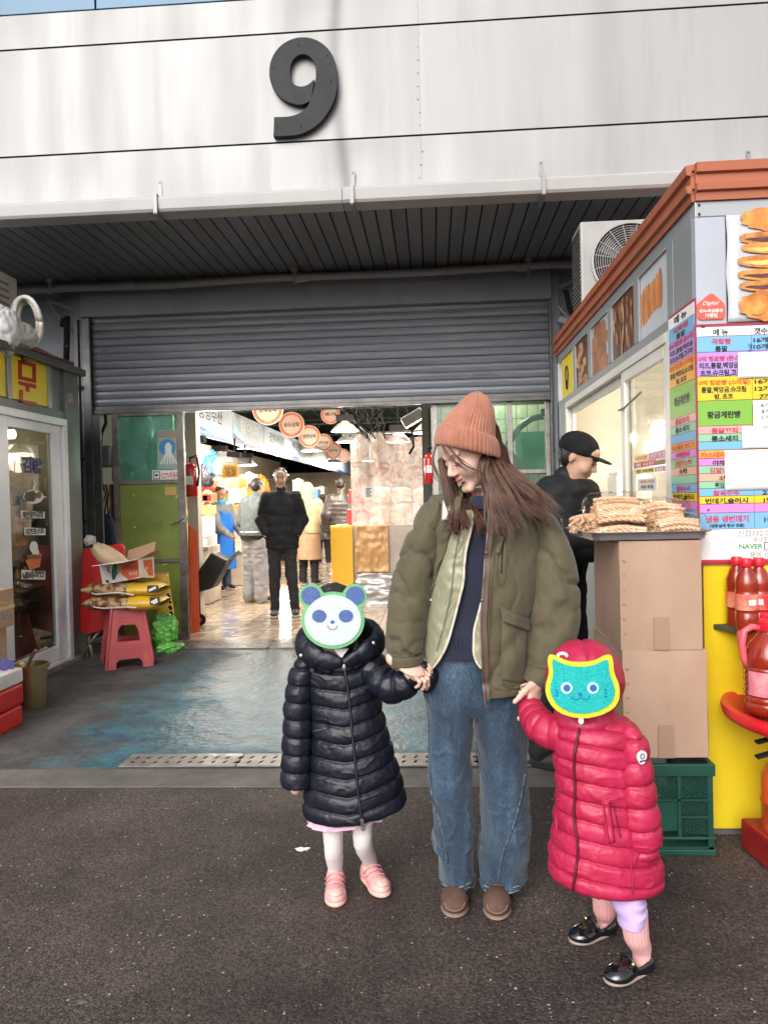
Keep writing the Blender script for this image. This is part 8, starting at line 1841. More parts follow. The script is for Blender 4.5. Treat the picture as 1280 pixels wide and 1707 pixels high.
def ribbon(E,w,m,name,parent,th=.004,off=.006,w0=-.004):
 E=np.asarray(E);
 for _ in range(4):E=np.vstack([E[:1],(E[:-2]+2*E[1:-1]+E[2:])/4,E[-1:]])
 V=[];
 for p in E:V+=[(p[0]+w0,p[1]-off,p[2]),(p[0]+w0+w,p[1]-off-.001,p[2]),(p[0]+w0+w,p[1]-off+th,p[2]),(p[0]+w0,p[1]-off+th,p[2])]
 Fq=[(4*i+k,4*i+(k+1)%4,4*i+4+(k+1)%4,4*i+4+k)for i in range(len(E)-1)for k in range(4)];return mesh_obj(name,V,Fq,m,parent,smooth=False)
ribbon(edge[10:],.018,M_br,'placket',jk);ribbon(edge[12:],.004,pm('zip tape',(.03,.02,.018),(.12,.1,.08),scale=300,rough=.4),'zip_tape',jk,off=.009,w0=-.006)
g=seamline(Vj,[(826,850),(823,930),(817,1000),(815,1080),(819,1155)],.003,.0014);g.build('placket_seam',M_ol,jk,smooth=True)
# collar of the jacket lying under the hair
for q in(((826,822),(856,832),(850,862),(822,850)),((770,826),(748,838),(752,872),(766,856))):
 V_,F_=patch(Vj,q,8,8,lambda u,v:.014+.006*math.sin(PI*v),12);mesh_obj('collar',V_,F_,M_br if q[0][0]>800 else M_ol,jk,smooth=True,solid=.003)
# pockets on the jacket
V_,F_=patch(Vj,((835,1032),(879,1046),(874,1138),(835,1134)),16,22,lambda u,v:.005+.016*math.sin(PI*min(1,max(0,u)))**.6*(math.sin(PI*(.08+.9*v))**.5),9);mesh_obj('patch_pocket',V_,F_,M_ol,jk,smooth=True,solid=.004)
V_,F_=patch(Vj,((834,1012),(884,1034),(883,1052),(838,1036)),14,8,lambda u,v:.022+.008*math.sin(PI*u),9);mesh_obj('pocket_flap',V_,F_,M_ol,jk,smooth=True,solid=.004)
for q in([(832,888),(829,930),(828,972),(840,972),(843,930),(845,890),(832,888)],[(835,1134),(839,1143),(852,1147),(868,1146),(874,1138)]):g=seamline(Vj,q,.005,.0013,4);g.build('seam',M_ol,jk,smooth=True)
g=seamline(Vj,[(839,892),(837,915),(835,955)],.005,.0018);g.build('zip',M_blk,jk,smooth=True);a=onto(Vj,838,894,.012);b=onto(Vj,829,922,.014);g=G();g.bar(a,b,.010,.004,up=(0,1,0));g.build('zip_pull',M_ol,jk,bevel=.001)
for y_ in(921,1000):g=G();g.ball(onto(Vj,eR(y_)-.5,y_,.012),.004,8,6);g.build('snap',M_steel,jk)
g=G();g.tube([onto(Vj,809,1150,.004),aty(808,1172,2.39),aty(812,1180,2.39)],.003,6);g.tube([aty(822,1168,2.40),aty(824,1186,2.4)],.001,4);g.build('zip_end',M_br,jk)
g=seamline(Vj,[(812,1140),(835,1150),(870,1146)],.003,.0014);g.build('hem_seam',M_ol,jk,smooth=True)
# lining vest panels
vL_l=fns([(850,772),(866,758),(912,740),(951,725),(994,712),(1033,703),(1066,701),(1090,702),(1099,705),(1112,714),(1116,718)]);vL_r=fns([(850,788),(863,789),(882,785),(919,776),(951,773),(968,773),(1017,761),(1066,748),(1093,737),(1108,726),(1114,720),(1116,719)])
def vest(xl,xr,y0,y1,nm,n=70,m=44,seed=0,Yf=2.40):
 V=[]
 for j in range(n+1):
  y=y0+(y1-y0)*j/n
  for i in range(m+1):
   x_=xl(y)+(xr(y)-xl(y))*i/m;p=onto(Vsw,x_,y,.016+.010*math.sin(PI*i/m),8)
   V.append(tuple(p))
 V=np.array(V);g_=V.reshape(n+1,m+1,3)
 for _ in range(6):
  g_[1:-1,:]=(g_[:-2,:]+2*g_[1:-1,:]+g_[2:,:])/4;g_[:,1:-1]=(g_[:,:-2]+2*g_[:,1:-1]+g_[:,2:])/4
 P=g_.reshape(-1,3);q=P*np.array([30,0,30]);wv=np.sin(P[:,2]*60+np.sin(P[:,0]*70+seed)*1.6);wv2=np.sin(P[:,0]*75+np.sin(P[:,2]*34)*1.4)
 P[:,1]-=.004*(np.abs(wv)**.4+np.abs(wv2)**.4-1.2)+.004*fbm(P*22,5)+.004*ridge(P*np.array([12,12,40]),6)*np.exp(-((P[:,2]-1.13)/.05)**2)
 Fq=[(j*(m+1)+i,(j+1)*(m+1)+i,(j+1)*(m+1)+i+1,j*(m+1)+i+1)for j in range(n)for i in range(m)]
 o=mesh_obj('lining_vest',P,Fq,M_lin,wm,smooth=True,solid=.004);return o,P.reshape(n+1,m+1,3)
vo,Pg=vest(vL_l,vL_r,850,1115.5,'a');g=G();g.tube([Vector(p)for p in Pg[:,-1]]+[Vector(p)for p in Pg[::-1,0][:8]],.0042,8);g.build('piping',M_pip,vo,smooth=True)
g=seamline(Pg.reshape(-1,3),[(768,880),(757,930),(752,985),(740,1040),(727,1085)],.004,.0013);g.build('quilt_line',pm('lining thread',(.12,.13,.08),rough=.8),vo,smooth=True)
g=G();p=onto(Pg.reshape(-1,3),716,1000,.004);g.obox(p,(.012,.002,.007));g.build('label',M_whp,vo)
vr_l=fns([(1005,802),(1017,799),(1050,790),(1089,789),(1105,794),(1115,803)]);vr_r=fns([(1005,806),(1115,812)])
vo2,Pg2=vest(vr_l,vr_r,1005,1114,'b',40,14,3);g=G();g.tube([Vector(p)for p in Pg2[:,0]],.0042,8);g.build('piping',M_pip,vo2,smooth=True)
V_,F_=patch(Vj,((738,822),(752,818),(760,862),(736,868)),8,10,.012,12);mesh_obj('lining_collar',V_,F_,pm('lining pale',(.5,.48,.42),(.58,.56,.5),scale=20,rough=.8),jk,smooth=True,solid=.003)
# sleeves
def slw(seed):return lambda u,v,P,s:.009*fbm(P*np.array([6,6,5]),seed)-(.010+.016*u)*crease(P*np.array([6,6,11])+P[...,:1]*np.array([0,0,8])+fbm(P*5,seed)[...,None]*np.array([1.,1.,1.3]),seed+2)-.006*crease(P*np.array([10,10,18])+fbm(P*8,seed+4)[...,None],seed+9)*u+.004
slL=[(722,826,752,824,2.53,.05),(706,842,748,840,2.53,.075),(690,868,742,866,2.525,.085),(672,905,736,902,2.52,.085),(658,948,731,945,2.51,.083),(649,992,722,990,2.50,.082),(645,1035,712,1033,2.49,.078),(645,1070,707,1066,2.48,.070),(649,1096,706,1090,2.475,.062),(652,1110,705,1102,2.47,.056)]
slR=[(870,826,898,834,2.53,.05),(876,842,914,848,2.53,.075),(884,868,930,874,2.525,.083),(889,905,947,910,2.52,.083),(889,950,959,952,2.51,.08),(886,1000,964,998,2.50,.08),(881,1042,963,1042,2.49,.078),(877,1078,952,1082,2.48,.070),(873,1108,933,1116,2.465,.062),(870,1128,914,1143,2.455,.054)]
for rows_,sd_ in((slL,41),(slR,52)):
 V,Fq=loft(pairs(rows_),110,60,slw(sd_));so=mesh_obj('sleeve',V,Fq,M_ol,wm,smooth=True)
 a,b=rows_[-2],rows_[-1];yy=((a[0]+1,a[1]-4),((a[0]+a[2])/2,(a[1]+a[3])/2+2),(a[2]-1,a[3]-4));g=seamline(V,yy,.003,.0015);g.build('cuff_seam',M_ol,so,smooth=True)
 V2,F2=loft(pairs([(b[0]+1,b[1]-3,b[2]-1,b[3]-3,b[4],b[5]),(b[0]+1,b[1]+2,b[2]-1,b[3]+2,b[4],b[5]*.97),(b[0]+5,b[1]+2.5,b[2]-5,b[3]+2.5,b[4],b[5]*.7)]),10,40,None,cap=False);mesh_obj('cuff',V2,F2,M_ol,so,smooth=True)
# jeans
M_den=bpy.data.materials.new('blue denim');M_den.use_nodes=True;_n=M_den.node_tree.nodes;_l=M_den.node_tree.links;_b=_n['Principled BSDF'];_b.inputs['Roughness'].default_value=.85;_b.inputs['Sheen Weight'].default_value=.2
_tc=_n.new('ShaderNodeTexCoord');_mp=_n.new('ShaderNodeMapping');_mp.inputs['Scale'].default_value=(1,1,.25);_l.new(_tc.outputs['Object'],_mp.inputs['Vector'])
_n1=_n.new('ShaderNodeTexNoise');_n1.inputs['Scale'].default_value=9;_n1.inputs['Detail'].default_value=7;_l.new(_mp.outputs[0],_n1.inputs['Vector']);_n2=_n.new('ShaderNodeTexNoise');_n2.inputs['Scale'].default_value=260;_n2.inputs['Detail'].default_value=3;_l.new(_mp.outputs[0],_n2.inputs['Vector'])
_r=_n.new('ShaderNodeValToRGB');e=_r.color_ramp.elements;e[0].position=.32;e[0].color=(.010,.026,.050,1);e[1].position=.74;e[1].color=(.082,.130,.185,1);x=e.new(.5);x.color=(.028,.058,.098,1);_l.new(_n1.outputs['Fac'],_r.inputs[0])
_r2=_n.new('ShaderNodeValToRGB');_r2.color_ramp.elements[0].color=(.7,.7,.7,1);_r2.color_ramp.elements[1].color=(1.3,1.3,1.3,1);_r2.color_ramp.elements[0].position=.38;_r2.color_ramp.elements[1].position=.62;_l.new(_n2.outputs['Fac'],_r2.inputs[0])
_m=_n.new('ShaderNodeMix');_m.data_type='RGBA';_m.blend_type='MULTIPLY';_m.inputs[0].default_value=1;_l.new(_r.outputs[0],_m.inputs[6]);_l.new(_r2.outputs[0],_m.inputs[7]);_l.new(_m.outputs[2],_b.inputs['Base Color'])
_bp=_n.new('ShaderNodeBump');_bp.inputs['Strength'].default_value=.35;_bp.inputs['Distance'].default_value=.002;_l.new(_n2.outputs['Fac'],_bp.inputs['Height']);_l.new(_bp.outputs[0],_b.inputs['Normal'])
def zr(pts,Y,dep):
 out=[]
 for i,(y,xl,xr)in enumerate(pts):
  Yc=Y[i]if isinstance(Y,list)else Y;dp=dep[i]if isinstance(dep,list)else dep;a=aty(xl,y,Yc);b=aty(xr,y,Yc);out.append((aty((xl+xr)/2,y,Yc-dp).z,(a.x+b.x)/2,Yc,(b.x-a.x)/2,dp))
 return out
s=Sdf((-.09,2.36,-.03),(.36,2.82,.98),.0048)
s.zloft(zr([(1056,722,886),(1100,712,888),(1150,709,885),(1178,715,878),(1200,735,858)],[2.54,2.54,2.55,2.555,2.56],[.105,.11,.1,.088,.06]),.03)
s.zloft(zr([(1130,708,800),(1200,710,788),(1250,713,787),(1300,716,785),(1344,719,785),(1405,726,788),(1445,731,789),(1475,732,790),(1488,732,789)],[2.55,2.56,2.57,2.585,2.6,2.625,2.64,2.65,2.655],.090),.012)
s.zloft(zr([(1130,790,884),(1200,791,877),(1250,796,876),(1300,801,878),(1344,804,881),(1405,803,883),(1445,797,881),(1475,799,876),(1488,801,872)],[2.55,2.56,2.57,2.585,2.6,2.625,2.64,2.65,2.655],.093),.012)
V,Q=s.mesh();N=vnormals(V,Q);z=V[:,2];low=np.clip((.5-z)/.45,0,1)
V=V+N*(.007*fbm(V*np.array([9,9,5]),7)+.006*ridge(V*np.array([13,13,6])+fbm(V*5,4)[:,None],9)+low*.016*crease(V*np.array([7,7,9])+V[:,:1]*np.array([0,0,7])+fbm(V*6,2)[:,None]*1.4,13)+.007*crease(V*np.array([9,9,5])+fbm(V*5,12)[:,None],17)-.004)[:,None]
Vje=V;jn=mesh_obj('jeans',V,Q,M_den,wm,smooth=True)
M_st=pm('stitch pale',(.25,.3,.36),rough=.9);M_sd=pm('seam shade denim',(.02,.04,.07),(.14,.19,.26),scale=90,rough=.9)
for q in([(713,1200),(715,1280),(720,1330),(733,1370),(742,1410),(746,1450)],[(875,1290),(868,1330),(856,1375),(842,1410),(834,1440),(830,1470)]):g=seamline(Vje,q,.003,.0024,8);g.build('twisted_seam',M_sd,jn,smooth=True)
for q in([(737,1482),(760,1489),(785,1478)],[(806,1484),(835,1492),(865,1484)],[(737,1474),(760,1481),(786,1470)],[(806,1476),(835,1484),(867,1476)]):g=seamline(Vje,q,.003,.0016,8);g.build('hem_stitch',M_st,jn,smooth=True)
g=seamline(Vje,[(762,1086),(774,1105),(782,1125),(786,1140)],.003,.002);g.build('fly_seam',M_sd,jn,smooth=True)
# shoes
M_sue=pm('brown suede',(.085,.042,.03),(.13,.068,.05),scale=20,rough=.9,bump=.4,bscale=200);M_so=pm('sole taupe',(.2,.14,.11),(.26,.19,.15),scale=20,rough=.7);M_tanp=pm('suede pale edge',(.24,.16,.12),rough=.8)
for(tx,ty),(hx,hy)in(((757,1534),(760,1465)),((827,1538),(833,1467))):
 so_,Vs,T=make_shoe(wm,atz(tx,ty),atz(hx,hy),.25,.092,.075,'low',M_sue,M_so)
 for k in range(4):g=G();y_=-.05+k*.022;z_=.062+k*.008;g.tube([T@Vector((-.02,y_,z_)),T@Vector((0,y_-.006,z_+.008)),T@Vector((.02,y_,z_))],.003,6);g.build('lace',M_sue,so_,smooth=True)
 p=projn(Vs);cx=(p[:,0].min()+p[:,0].max())/2;g=seamline(Vs,[(cx-17,ty-30),(cx-13,ty-20),(cx,ty-15),(cx+13,ty-20),(cx+17,ty-30)],.002,.0016,6,4);g.build('toe_seam',M_tanp,so_,smooth=True)

# ---------------------------------------------------------------- CHILD IN THE NAVY COAT
M_nyl=pm('navy nylon',(.0045,.0058,.013),(.007,.009,.019),scale=10,rough=.44,spec=.45,bump=.6,bscale=45);M_zip=pm('zip dark',(.01,.011,.02),rough=.35);M_slv=pm('zip silver',(.6,.6,.6),rough=.25,metal=.9)
def puff(pitch,amp,tilt=0.0,seed=0,axis='z',phase=0.0,cx=0.0,sag=0.0):
 def f(u,v,P,s):
  c=(P[...,2]if axis=='z' else s)+tilt*(P[...,0]-cx)-sag*np.abs(P[...,0]-cx)+.006*noise3(P*np.array([5,5,3]),seed)
  ph=c/pitch+phase;b=1-np.exp(-np.abs(np.sin(PI*ph))/.22);near=np.exp(-np.abs(np.sin(PI*ph))/.45);dome=np.abs(np.sin(PI*ph))
  th=np.arctan2(P[...,1]-P[...,1].mean(),P[...,0]-cx);pk=noise3(np.stack([P[...,0]*55,P[...,1]*55,P[...,2]*9],-1),seed+3)
  return amp*(.55*b+.25*dome-.5)+.006*pk*near*b+.005*fbm(P*np.array([9,9,16]),seed+5)+.0022*crease(P*np.array([18,18,26])+fbm(P*12,seed)[...,None],seed+8,1.0)*b+.003*crease(P*np.array([30,30,12]),seed+11)*near
 return f
def zipper(Vs,pts,root,m,w=.007,pull=None,pm_=None):
 g=seamline(Vs,pts,.003,w,8,6);z_=g.build('zip',m,root,smooth=True);g=seamline(Vs,pts,.007,.0022,8,6);g.build('zip_teeth',pm('zip teeth',(.06,.06,.08),rough=.3,metal=.5)if m==M_zip else pm('zip teeth red',(.12,.01,.03),rough=.4),z_,smooth=True);return z_
k1=thing('person','child in a long navy puffer coat with a round panda face sticker and pink sneakers','person',(-.3,2.6,0))
K1Y=2.6;hk=aty(556,1028,2.585);TK=Matrix.Translation(hk)@Matrix.Rotation(rad(4),4,'Z')@Matrix.Scale(.86,4)
s=Sdf((hk.x-.13,hk.y-.14,hk.z-.24),(hk.x+.13,hk.y+.14,hk.z+.15),.004);head_sdf(s,TK);s.cap(TK@Vector((0,.02,-.06)),TK@Vector((0,.025,-.19)),.042,.05,.02);V1,Q1=s.mesh();li=lips_of(V1,Q1,TK)
s=Sdf((-.55,2.4,.03),(.02,2.75,.9),.012);s.ell((-.32,2.6,.6),(.1,.07,.18),.03);s.chain([(-.43,2.6,.76),(-.47,2.58,.58),(-.48,2.55,.40)],[.035,.03,.022],.01);s.chain([aty(612,1104,2.58),aty(650,1144,2.54),aty(692,1128,2.51)],[.025,.018,.016],.01)
for lx,tx in((-.36,-.355),(-.265,-.26)):s.chain([(lx,2.6,.45),(lx,2.605,.30)],[.04,.026],.02)
hk_=aty(476+20,1270,2.56);hand_sdf(s,hk_,(0,-.1,-1),(1,0,0),(0,-1,0),.6)
V2,Q2=s.mesh();Q2=Q2+len(V1);hp=aty(694,1124,2.485);s=Sdf(hp+Vector((-.06,-.08,-.08)),hp+Vector((.1,.08,.06)),.0022);hand_sdf(s,hp+Vector((-.012,0,-.004)),(.85,-.3,.1),(-.2,-.3,.9),(0,-1,-.3),.62,curl=(.7,.75,.8,.85));V3,Q3=s.mesh();Q3=Q3+len(V1)+len(V2)
mesh_obj('body',np.vstack([V1,V2,V3]),np.vstack([Q1,Q2,Q3]),[M_skinw,M_lip],k1,smooth=True,mi=np.concatenate([li,np.zeros(len(Q2)+len(Q3),int)]))
Rk=TK.to_3x3().normalized();s=Sdf(hk+Vector((-.14,-.14,-.26)),hk+Vector((.14,.16,.15)),.005);s.ell(TK@Vector((0,.022,.042)),(.075,.086,.078),.01,Rk);s.ell(TK@Vector((0,.05,-.06)),(.072,.045,.1),.02,Rk);s.chain([TK@Vector((-.075,.0,-.02)),TK@Vector((-.085,-.02,-.12)),TK@Vector((-.08,-.05,-.2))],[.02,.022,.014],.01);s.chain([TK@Vector((.075,.0,-.02)),TK@Vector((.085,-.02,-.12)),TK@Vector((.08,-.05,-.2))],[.02,.022,.014],.01)
s.ell(TK@Vector((0,-.12,-.03)),(.06,.09,.09),.01,Rk,'s');V,Q=s.mesh();V=fold_push(V,Q,.004,60,3,(1,1,.25));mesh_obj('hair',V,Q,M_hairb,k1,smooth=True)
# coat
rows=[(524,1092,606,1084,K1Y,.06),(508,1104,622,1096,K1Y,.078),(503,1122,630,1112,K1Y,.09),(512,1160,632,1156,K1Y,.098),(517,1200,640,1196,K1Y,.104),(515,1245,652,1240,K1Y,.11),(511,1290,663,1280,K1Y,.118),(507,1330,672,1312,K1Y,.124),(506,1354,676,1330,K1Y,.124),(512,1362,671,1340,K1Y,.115),(530,1364,655,1346,K1Y,.09)]
V,Fq=loft(pairs(rows),320,190,puff(.0575,.0145,tilt=-.10,seed=2,cx=-.3,sag=.16,phase=.15));Vc=V;ct1=mesh_obj('puffer_coat',V,Fq,M_nyl,k1,smooth=True)
zipper(Vc,[(571,1096),(580,1150),(587,1220),(592,1270),(598,1330),(604,1378)],ct1,M_zip,.005)
for a,b in(((572,1100),(573,1112)),((603,1366),(605,1380))):p=onto(Vc,*a,.012);q=onto(Vc,*b,.014);g=G();g.bar(p,q,.012,.005,up=(0,1,0));g.ball(q,(.009,.004,.011),10,6);g.build('zip_pull',M_slv,ct1,bevel=.001)
g=seamline(Vc,[(522,1219),(533,1217),(545,1214)],.005,.0022);g.build('pocket_zip',pm('zip grey',(.14,.14,.17),rough=.4,metal=.5),ct1,smooth=True)
g=seamline(Vc,[(545,1196),(546,1205),(546,1216)],.003,.0013);g.build('seam',M_nyl,ct1,smooth=True)
# sleeves
V,Fq=loft(pairs([(500,1096,534,1094,K1Y-.02,.05),(488,1112,530,1112,K1Y-.025,.058),(480,1142,525,1142,K1Y-.03,.058),(475,1180,521,1182,K1Y-.035,.055),(473,1220,521,1220,K1Y-.04,.053),(471,1262,519,1262,K1Y-.045,.051),(471,1292,518,1294,K1Y-.05,.05),(473,1310,518,1308,K1Y-.05,.049),(479,1314,513,1311,K1Y-.05,.036)]),150,70,puff(.058,.014,tilt=.05,seed=12,cx=-.46));mesh_obj('sleeve',V,Fq,M_nyl,k1,smooth=True)
pts=[aty(612,1104,2.58),aty(632,1128,2.56),aty(650,1144,2.53),aty(672,1140,2.515),aty(690,1130,2.51),aty(702,1122,2.505)]
V,Fq=limb(pts,[.052,.054,.054,.048,.040,.034],120,60,puff(.05,.012,seed=15,axis='s',cx=-.15));mesh_obj('sleeve',V,Fq,M_nyl,k1,smooth=True)
V,Fq=limb([aty(701,1105,2.485),aty(711,1116,2.48),aty(715,1130,2.475),aty(708,1144,2.475),aty(698,1147,2.48)],[.012,.024,.027,.022,.008],50,36,lambda u,v,P,s:.006*fbm(P*30,3)+.004*ridge(P*60,5));mesh_obj('mitten_cuff',V,Fq,M_nyl,k1,smooth=True)
# hood folded round the neck
hp_=[aty(572,1106,2.49),aty(530,1098,2.50),aty(507,1078,2.55),aty(512,1062,2.64),aty(556,1052,2.69),aty(604,1050,2.66),aty(630,1066,2.58),aty(612,1086,2.51),aty(575,1106,2.49)]
V,Fq=limb(hp_,[(.008,.014),(.018,.034),(.022,.042),(.032,.048),(.04,.052),(.032,.048),(.022,.042),(.018,.034),(.008,.014)],150,50,puff(.07,.010,seed=22,axis='s'),ref=(0,0,1));Vh=V;hd=mesh_obj('hood',V,Fq,M_nyl,k1,smooth=True)
for q in(((509,1090),(566,1096),(548,1124),(512,1112)),((578,1094),(622,1082),(628,1100),(592,1116))):
 V_,F_=patch(Vc,q,12,10,lambda u,v:.022+.016*math.sin(PI*u)*math.sin(PI*v),12);mesh_obj('collar_flap',V_,F_,M_nyl,hd,smooth=True,solid=.012)
for a in((514,1105),(502,1093),(622,1072)):g=G();g.ball(onto(np.vstack([Vc,Vh]),a[0],a[1],.030 if a[0]==514 else.006),(.007,.004,.007),10,6);g.build('snap',M_slv,hd)
g=G();g.prism([aty(a,b,2.50)for a,b in((556,1082),(580,1082),(569,1098))],(0,.02,0));g.build('undershirt',pm('white knit',(.7,.66,.66),rough=.9),k1)
# skirt hem, tights, shoes
M_tutu=pm('pink tulle',(.65,.36,.48),(.75,.5,.6),scale=20,rough=.8,sheen=.4)
V,Fq=loft(pairs([(520,1350,655,1336,K1Y,.09),(516,1366,652,1350,K1Y,.1),(514,1372,650,1354,K1Y,.104)]),12,120,lambda u,v,P,s:.007*u*np.sin(v*17));mesh_obj('skirt',V,Fq,M_tutu,k1,smooth=True)
M_tgt=pm('white tights',(.72,.66,.64),(.78,.73,.71),scale=12,rough=.85,bump=.3,bscale=160)
M_pks=pm('pink sneaker',(.72,.33,.33),(.8,.45,.44),scale=24,rough=.5,bump=.3,bscale=90);M_pk2=pm('sneaker glitter',(.75,.5,.42),(.6,.3,.3),scale=200,rough=.35);M_pso=pm('sneaker sole',(.78,.42,.34),(.8,.5,.42),scale=10,rough=.6)
for(toe,heel,L,tag_)in((atz(560,1516),atz(559,1452),.175,0),(atz(643,1499),atz(598,1450),.175,1)):
 so_,Vs,T=make_shoe(k1,toe,heel,L,.072,.062,'sneak',M_pks,M_pso)
 tp,md=((aty(555,1368,2.6),aty(556,1415,2.61)),(aty(605,1362,2.6),aty(605,1405,2.61)))[tag_];an=T@Vector((0,.042,.075));V,Fq=limb([tp,md,an,T@Vector((0,.04,.02))],[.036,.032,.026,.022],60,40,lambda u,v,P,s:.0022*fbm(P*np.array([20,20,60]),3)+.0018*ridge(P*np.array([12,12,60]),5)*u,ref=(0,1,0));mesh_obj('tights',V,Fq,M_tgt,k1,smooth=True)
 for k,y_ in enumerate((-.024,-.006,.012)):g=G();g.tube([T@Vector((-.034,y_+.01,.035+k*.008)),T@Vector((-.02,y_,.056+k*.008)),T@Vector((0,y_-.004,.063+k*.008)),T@Vector((.02,y_,.056+k*.008)),T@Vector((.034,y_+.01,.035+k*.008))],.0055,8,flat=.45);g.build('strap',M_pks,so_,smooth=True)
 s=Sdf((-.05,-.11,0),(.05,.02,.08),.004);s.ell((0,-.055,.034),(.030,.030,.026),.004);s.ell((0,-.055,.015),(.06,.06,.026),.004,None,'s');V,Q=s.mesh();M_=np.array(T);mesh_obj('toe_cap',V@M_[:3,:3].T+M_[:3,3],Q,M_pk2,so_,smooth=True)
# ---- panda overlay sticker built as a worn mask: flat layers, slightly bowed
def layer(g,P2,Y,th,bow=.0,c=(0,0)):
 """P2 picture outline -> filled bowed plate of thickness th"""
 Pc=(sum(p[0]for p in P2)/len(P2),sum(p[1]for p in P2)/len(P2));n=len(P2);rings=7;V=[]
 for k in range(rings+1):
  f=k/rings
  for p in P2:x_,y_=Pc[0]+(p[0]-Pc[0])*f,Pc[1]+(p[1]-Pc[1])*f;V.append(aty(x_,y_,Y+bow*((x_-c[0])/50)**2))
 V2=[v+Vector((0,th,0))for v in V];m=len(V);Fq=[]
 for k in range(rings):
  for i in range(n):j=(i+1)%n;Fq.append((k*n+i,k*n+j,(k+1)*n+j,(k+1)*n+i));Fq.append((m+k*n+i,m+(k+1)*n+i,m+(k+1)*n+j,m+k*n+j))
 for i in range(n):j=(i+1)%n;Fq.append((rings*n+i,rings*n+j,m+rings*n+j,m+rings*n+i))
 g.add(V+V2,Fq)
def mosaic(nm,c1,c2,line,sc=260):
 m=bpy.data.materials.new(nm);m.use_nodes=True;n=m.node_tree.nodes;l=m.node_tree.links;b=n['Principled BSDF'];tc=n.new('ShaderNodeTexCoord')
 v=n.new('ShaderNodeTexVoronoi');v.feature='DISTANCE_TO_EDGE';v.inputs['Scale'].default_value=sc;v2=n.new('ShaderNodeTexVoronoi');v2.inputs['Scale'].default_value=sc
 l.new(tc.outputs['Object'],v.inputs['Vector']);l.new(tc.outputs['Object'],v2.inputs['Vector'])
 r=n.new('ShaderNodeMapRange');r.inputs['From Max'].default_value=.12;l.new(v.outputs['Distance'],r.inputs[0]);s_=n.new('ShaderNodeSeparateColor');l.new(v2.outputs['Color'],s_.inputs[0])
 m1=n.new('ShaderNodeMix');m1.data_type='RGBA';m1.inputs[6].default_value=(*c1,1);m1.inputs[7].default_value=(*c2,1);l.new(s_.outputs[0],m1.inputs[0])
 m2=n.new('ShaderNodeMix');m2.data_type='RGBA';m2.inputs[6].default_value=(*line,1);l.new(r.outputs[0],m2.inputs[0]);l.new(m1.outputs[2],m2.inputs[7]);l.new(m2.outputs[2],b.inputs['Base Color'])
 bp=n.new('ShaderNodeBump');bp.inputs['Strength'].default_value=.5;bp.inputs['Distance'].default_value=.001;l.new(r.outputs[0],bp.inputs['Height']);l.new(bp.outputs[0],b.inputs['Normal']);b.inputs['Roughness'].default_value=.75;return m
def union_outline(circles,c,n=140):
 out=[]
 for a in np.linspace(0,2*PI,n,endpoint=False):
  d=(math.cos(a),math.sin(a));best=0
  for(x,y,rx,ry)in circles:
   ox,oy=(c[0]-x)/rx,(c[1]-y)/ry;dx,dy=d[0]/rx,d[1]/ry;A_=dx*dx+dy*dy;B_=ox*dx+oy*dy;C_=ox*ox+oy*oy-1;D_=B_*B_-A_*C_
   if D_>0:best=max(best,(-B_+math.sqrt(D_))/A_)
  out.append((c[0]+d[0]*best,c[1]+d[1]*best))
 return out
MY=2.462;M_fg=mosaic('sticker green',(.16,.46,.20),(.22,.55,.26),(.1,.34,.15),420);M_fb=mosaic('sticker pale blue',(.55,.64,.67),(.68,.76,.78),(.42,.53,.57));M_fd=mosaic('sticker royal blue',(.025,.06,.24),(.07,.12,.34),(.16,.24,.48),300)
mk1=thing('panda_sticker','flat green edged panda sticker built as mask covering the face of the child in navy','sticker mask',tuple(aty(555,1032,MY)))
g=G();layer(g,union_outline([(555,1034,52.5,47.5),(519,994,20.5,20.5),(591,994,20.5,20.5)],(555,1030)),MY,.006,.004,(555,1030));g.build('backing',M_fg,mk1,smooth=True,angle=40)
g=G();layer(g,union_outline([(555,1034,47,42)],(555,1034),90),MY-.003,.0028,.004,(555,1030));g.build('face',M_fb,mk1,smooth=True,angle=40)
for x_ in(518,592):g=G();P2=[p for p in union_outline([(x_,993,15.5,15.5)],(x_,993),60)];P2=[(p[0],p[1])if((p[0]-555)/47.5)**2+((p[1]-1034)/42.5)**2>1 else(555+47.8*(p[0]-555)/47.5/math.hypot((p[0]-555)/47.5,(p[1]-1034)/42.5),1034+42.8*(p[1]-1034)/42.5/math.hypot((p[0]-555)/47.5,(p[1]-1034)/42.5))for p in P2];layer(g,P2,MY-.0026,.0024,.004,(555,1030));g.build('ear',M_fd,mk1,smooth=True,angle=40)
for x_ in(532,576.5):g=G();layer(g,union_outline([(x_,1027,12,10.5)],(x_,1027),40),MY-.0052,.002,.004,(555,1030));g.build('eye_patch',M_fd,mk1,smooth=True,angle=40)
g=G();layer(g,union_outline([(554,1037,3.6,2.8)],(554,1037),20),MY-.0052,.002,.004,(555,1030));g.build('nose',M_fd,mk1)
g=G();g.tube([aty(554+8*math.cos(a),1042+7.5*math.sin(a),MY-.0045)for a in np.linspace(.1,PI-.1,14)],.0013,6);g.build('smile',pm('sticker smile',(.4,.08,.05),rough=.6),mk1,smooth=True)

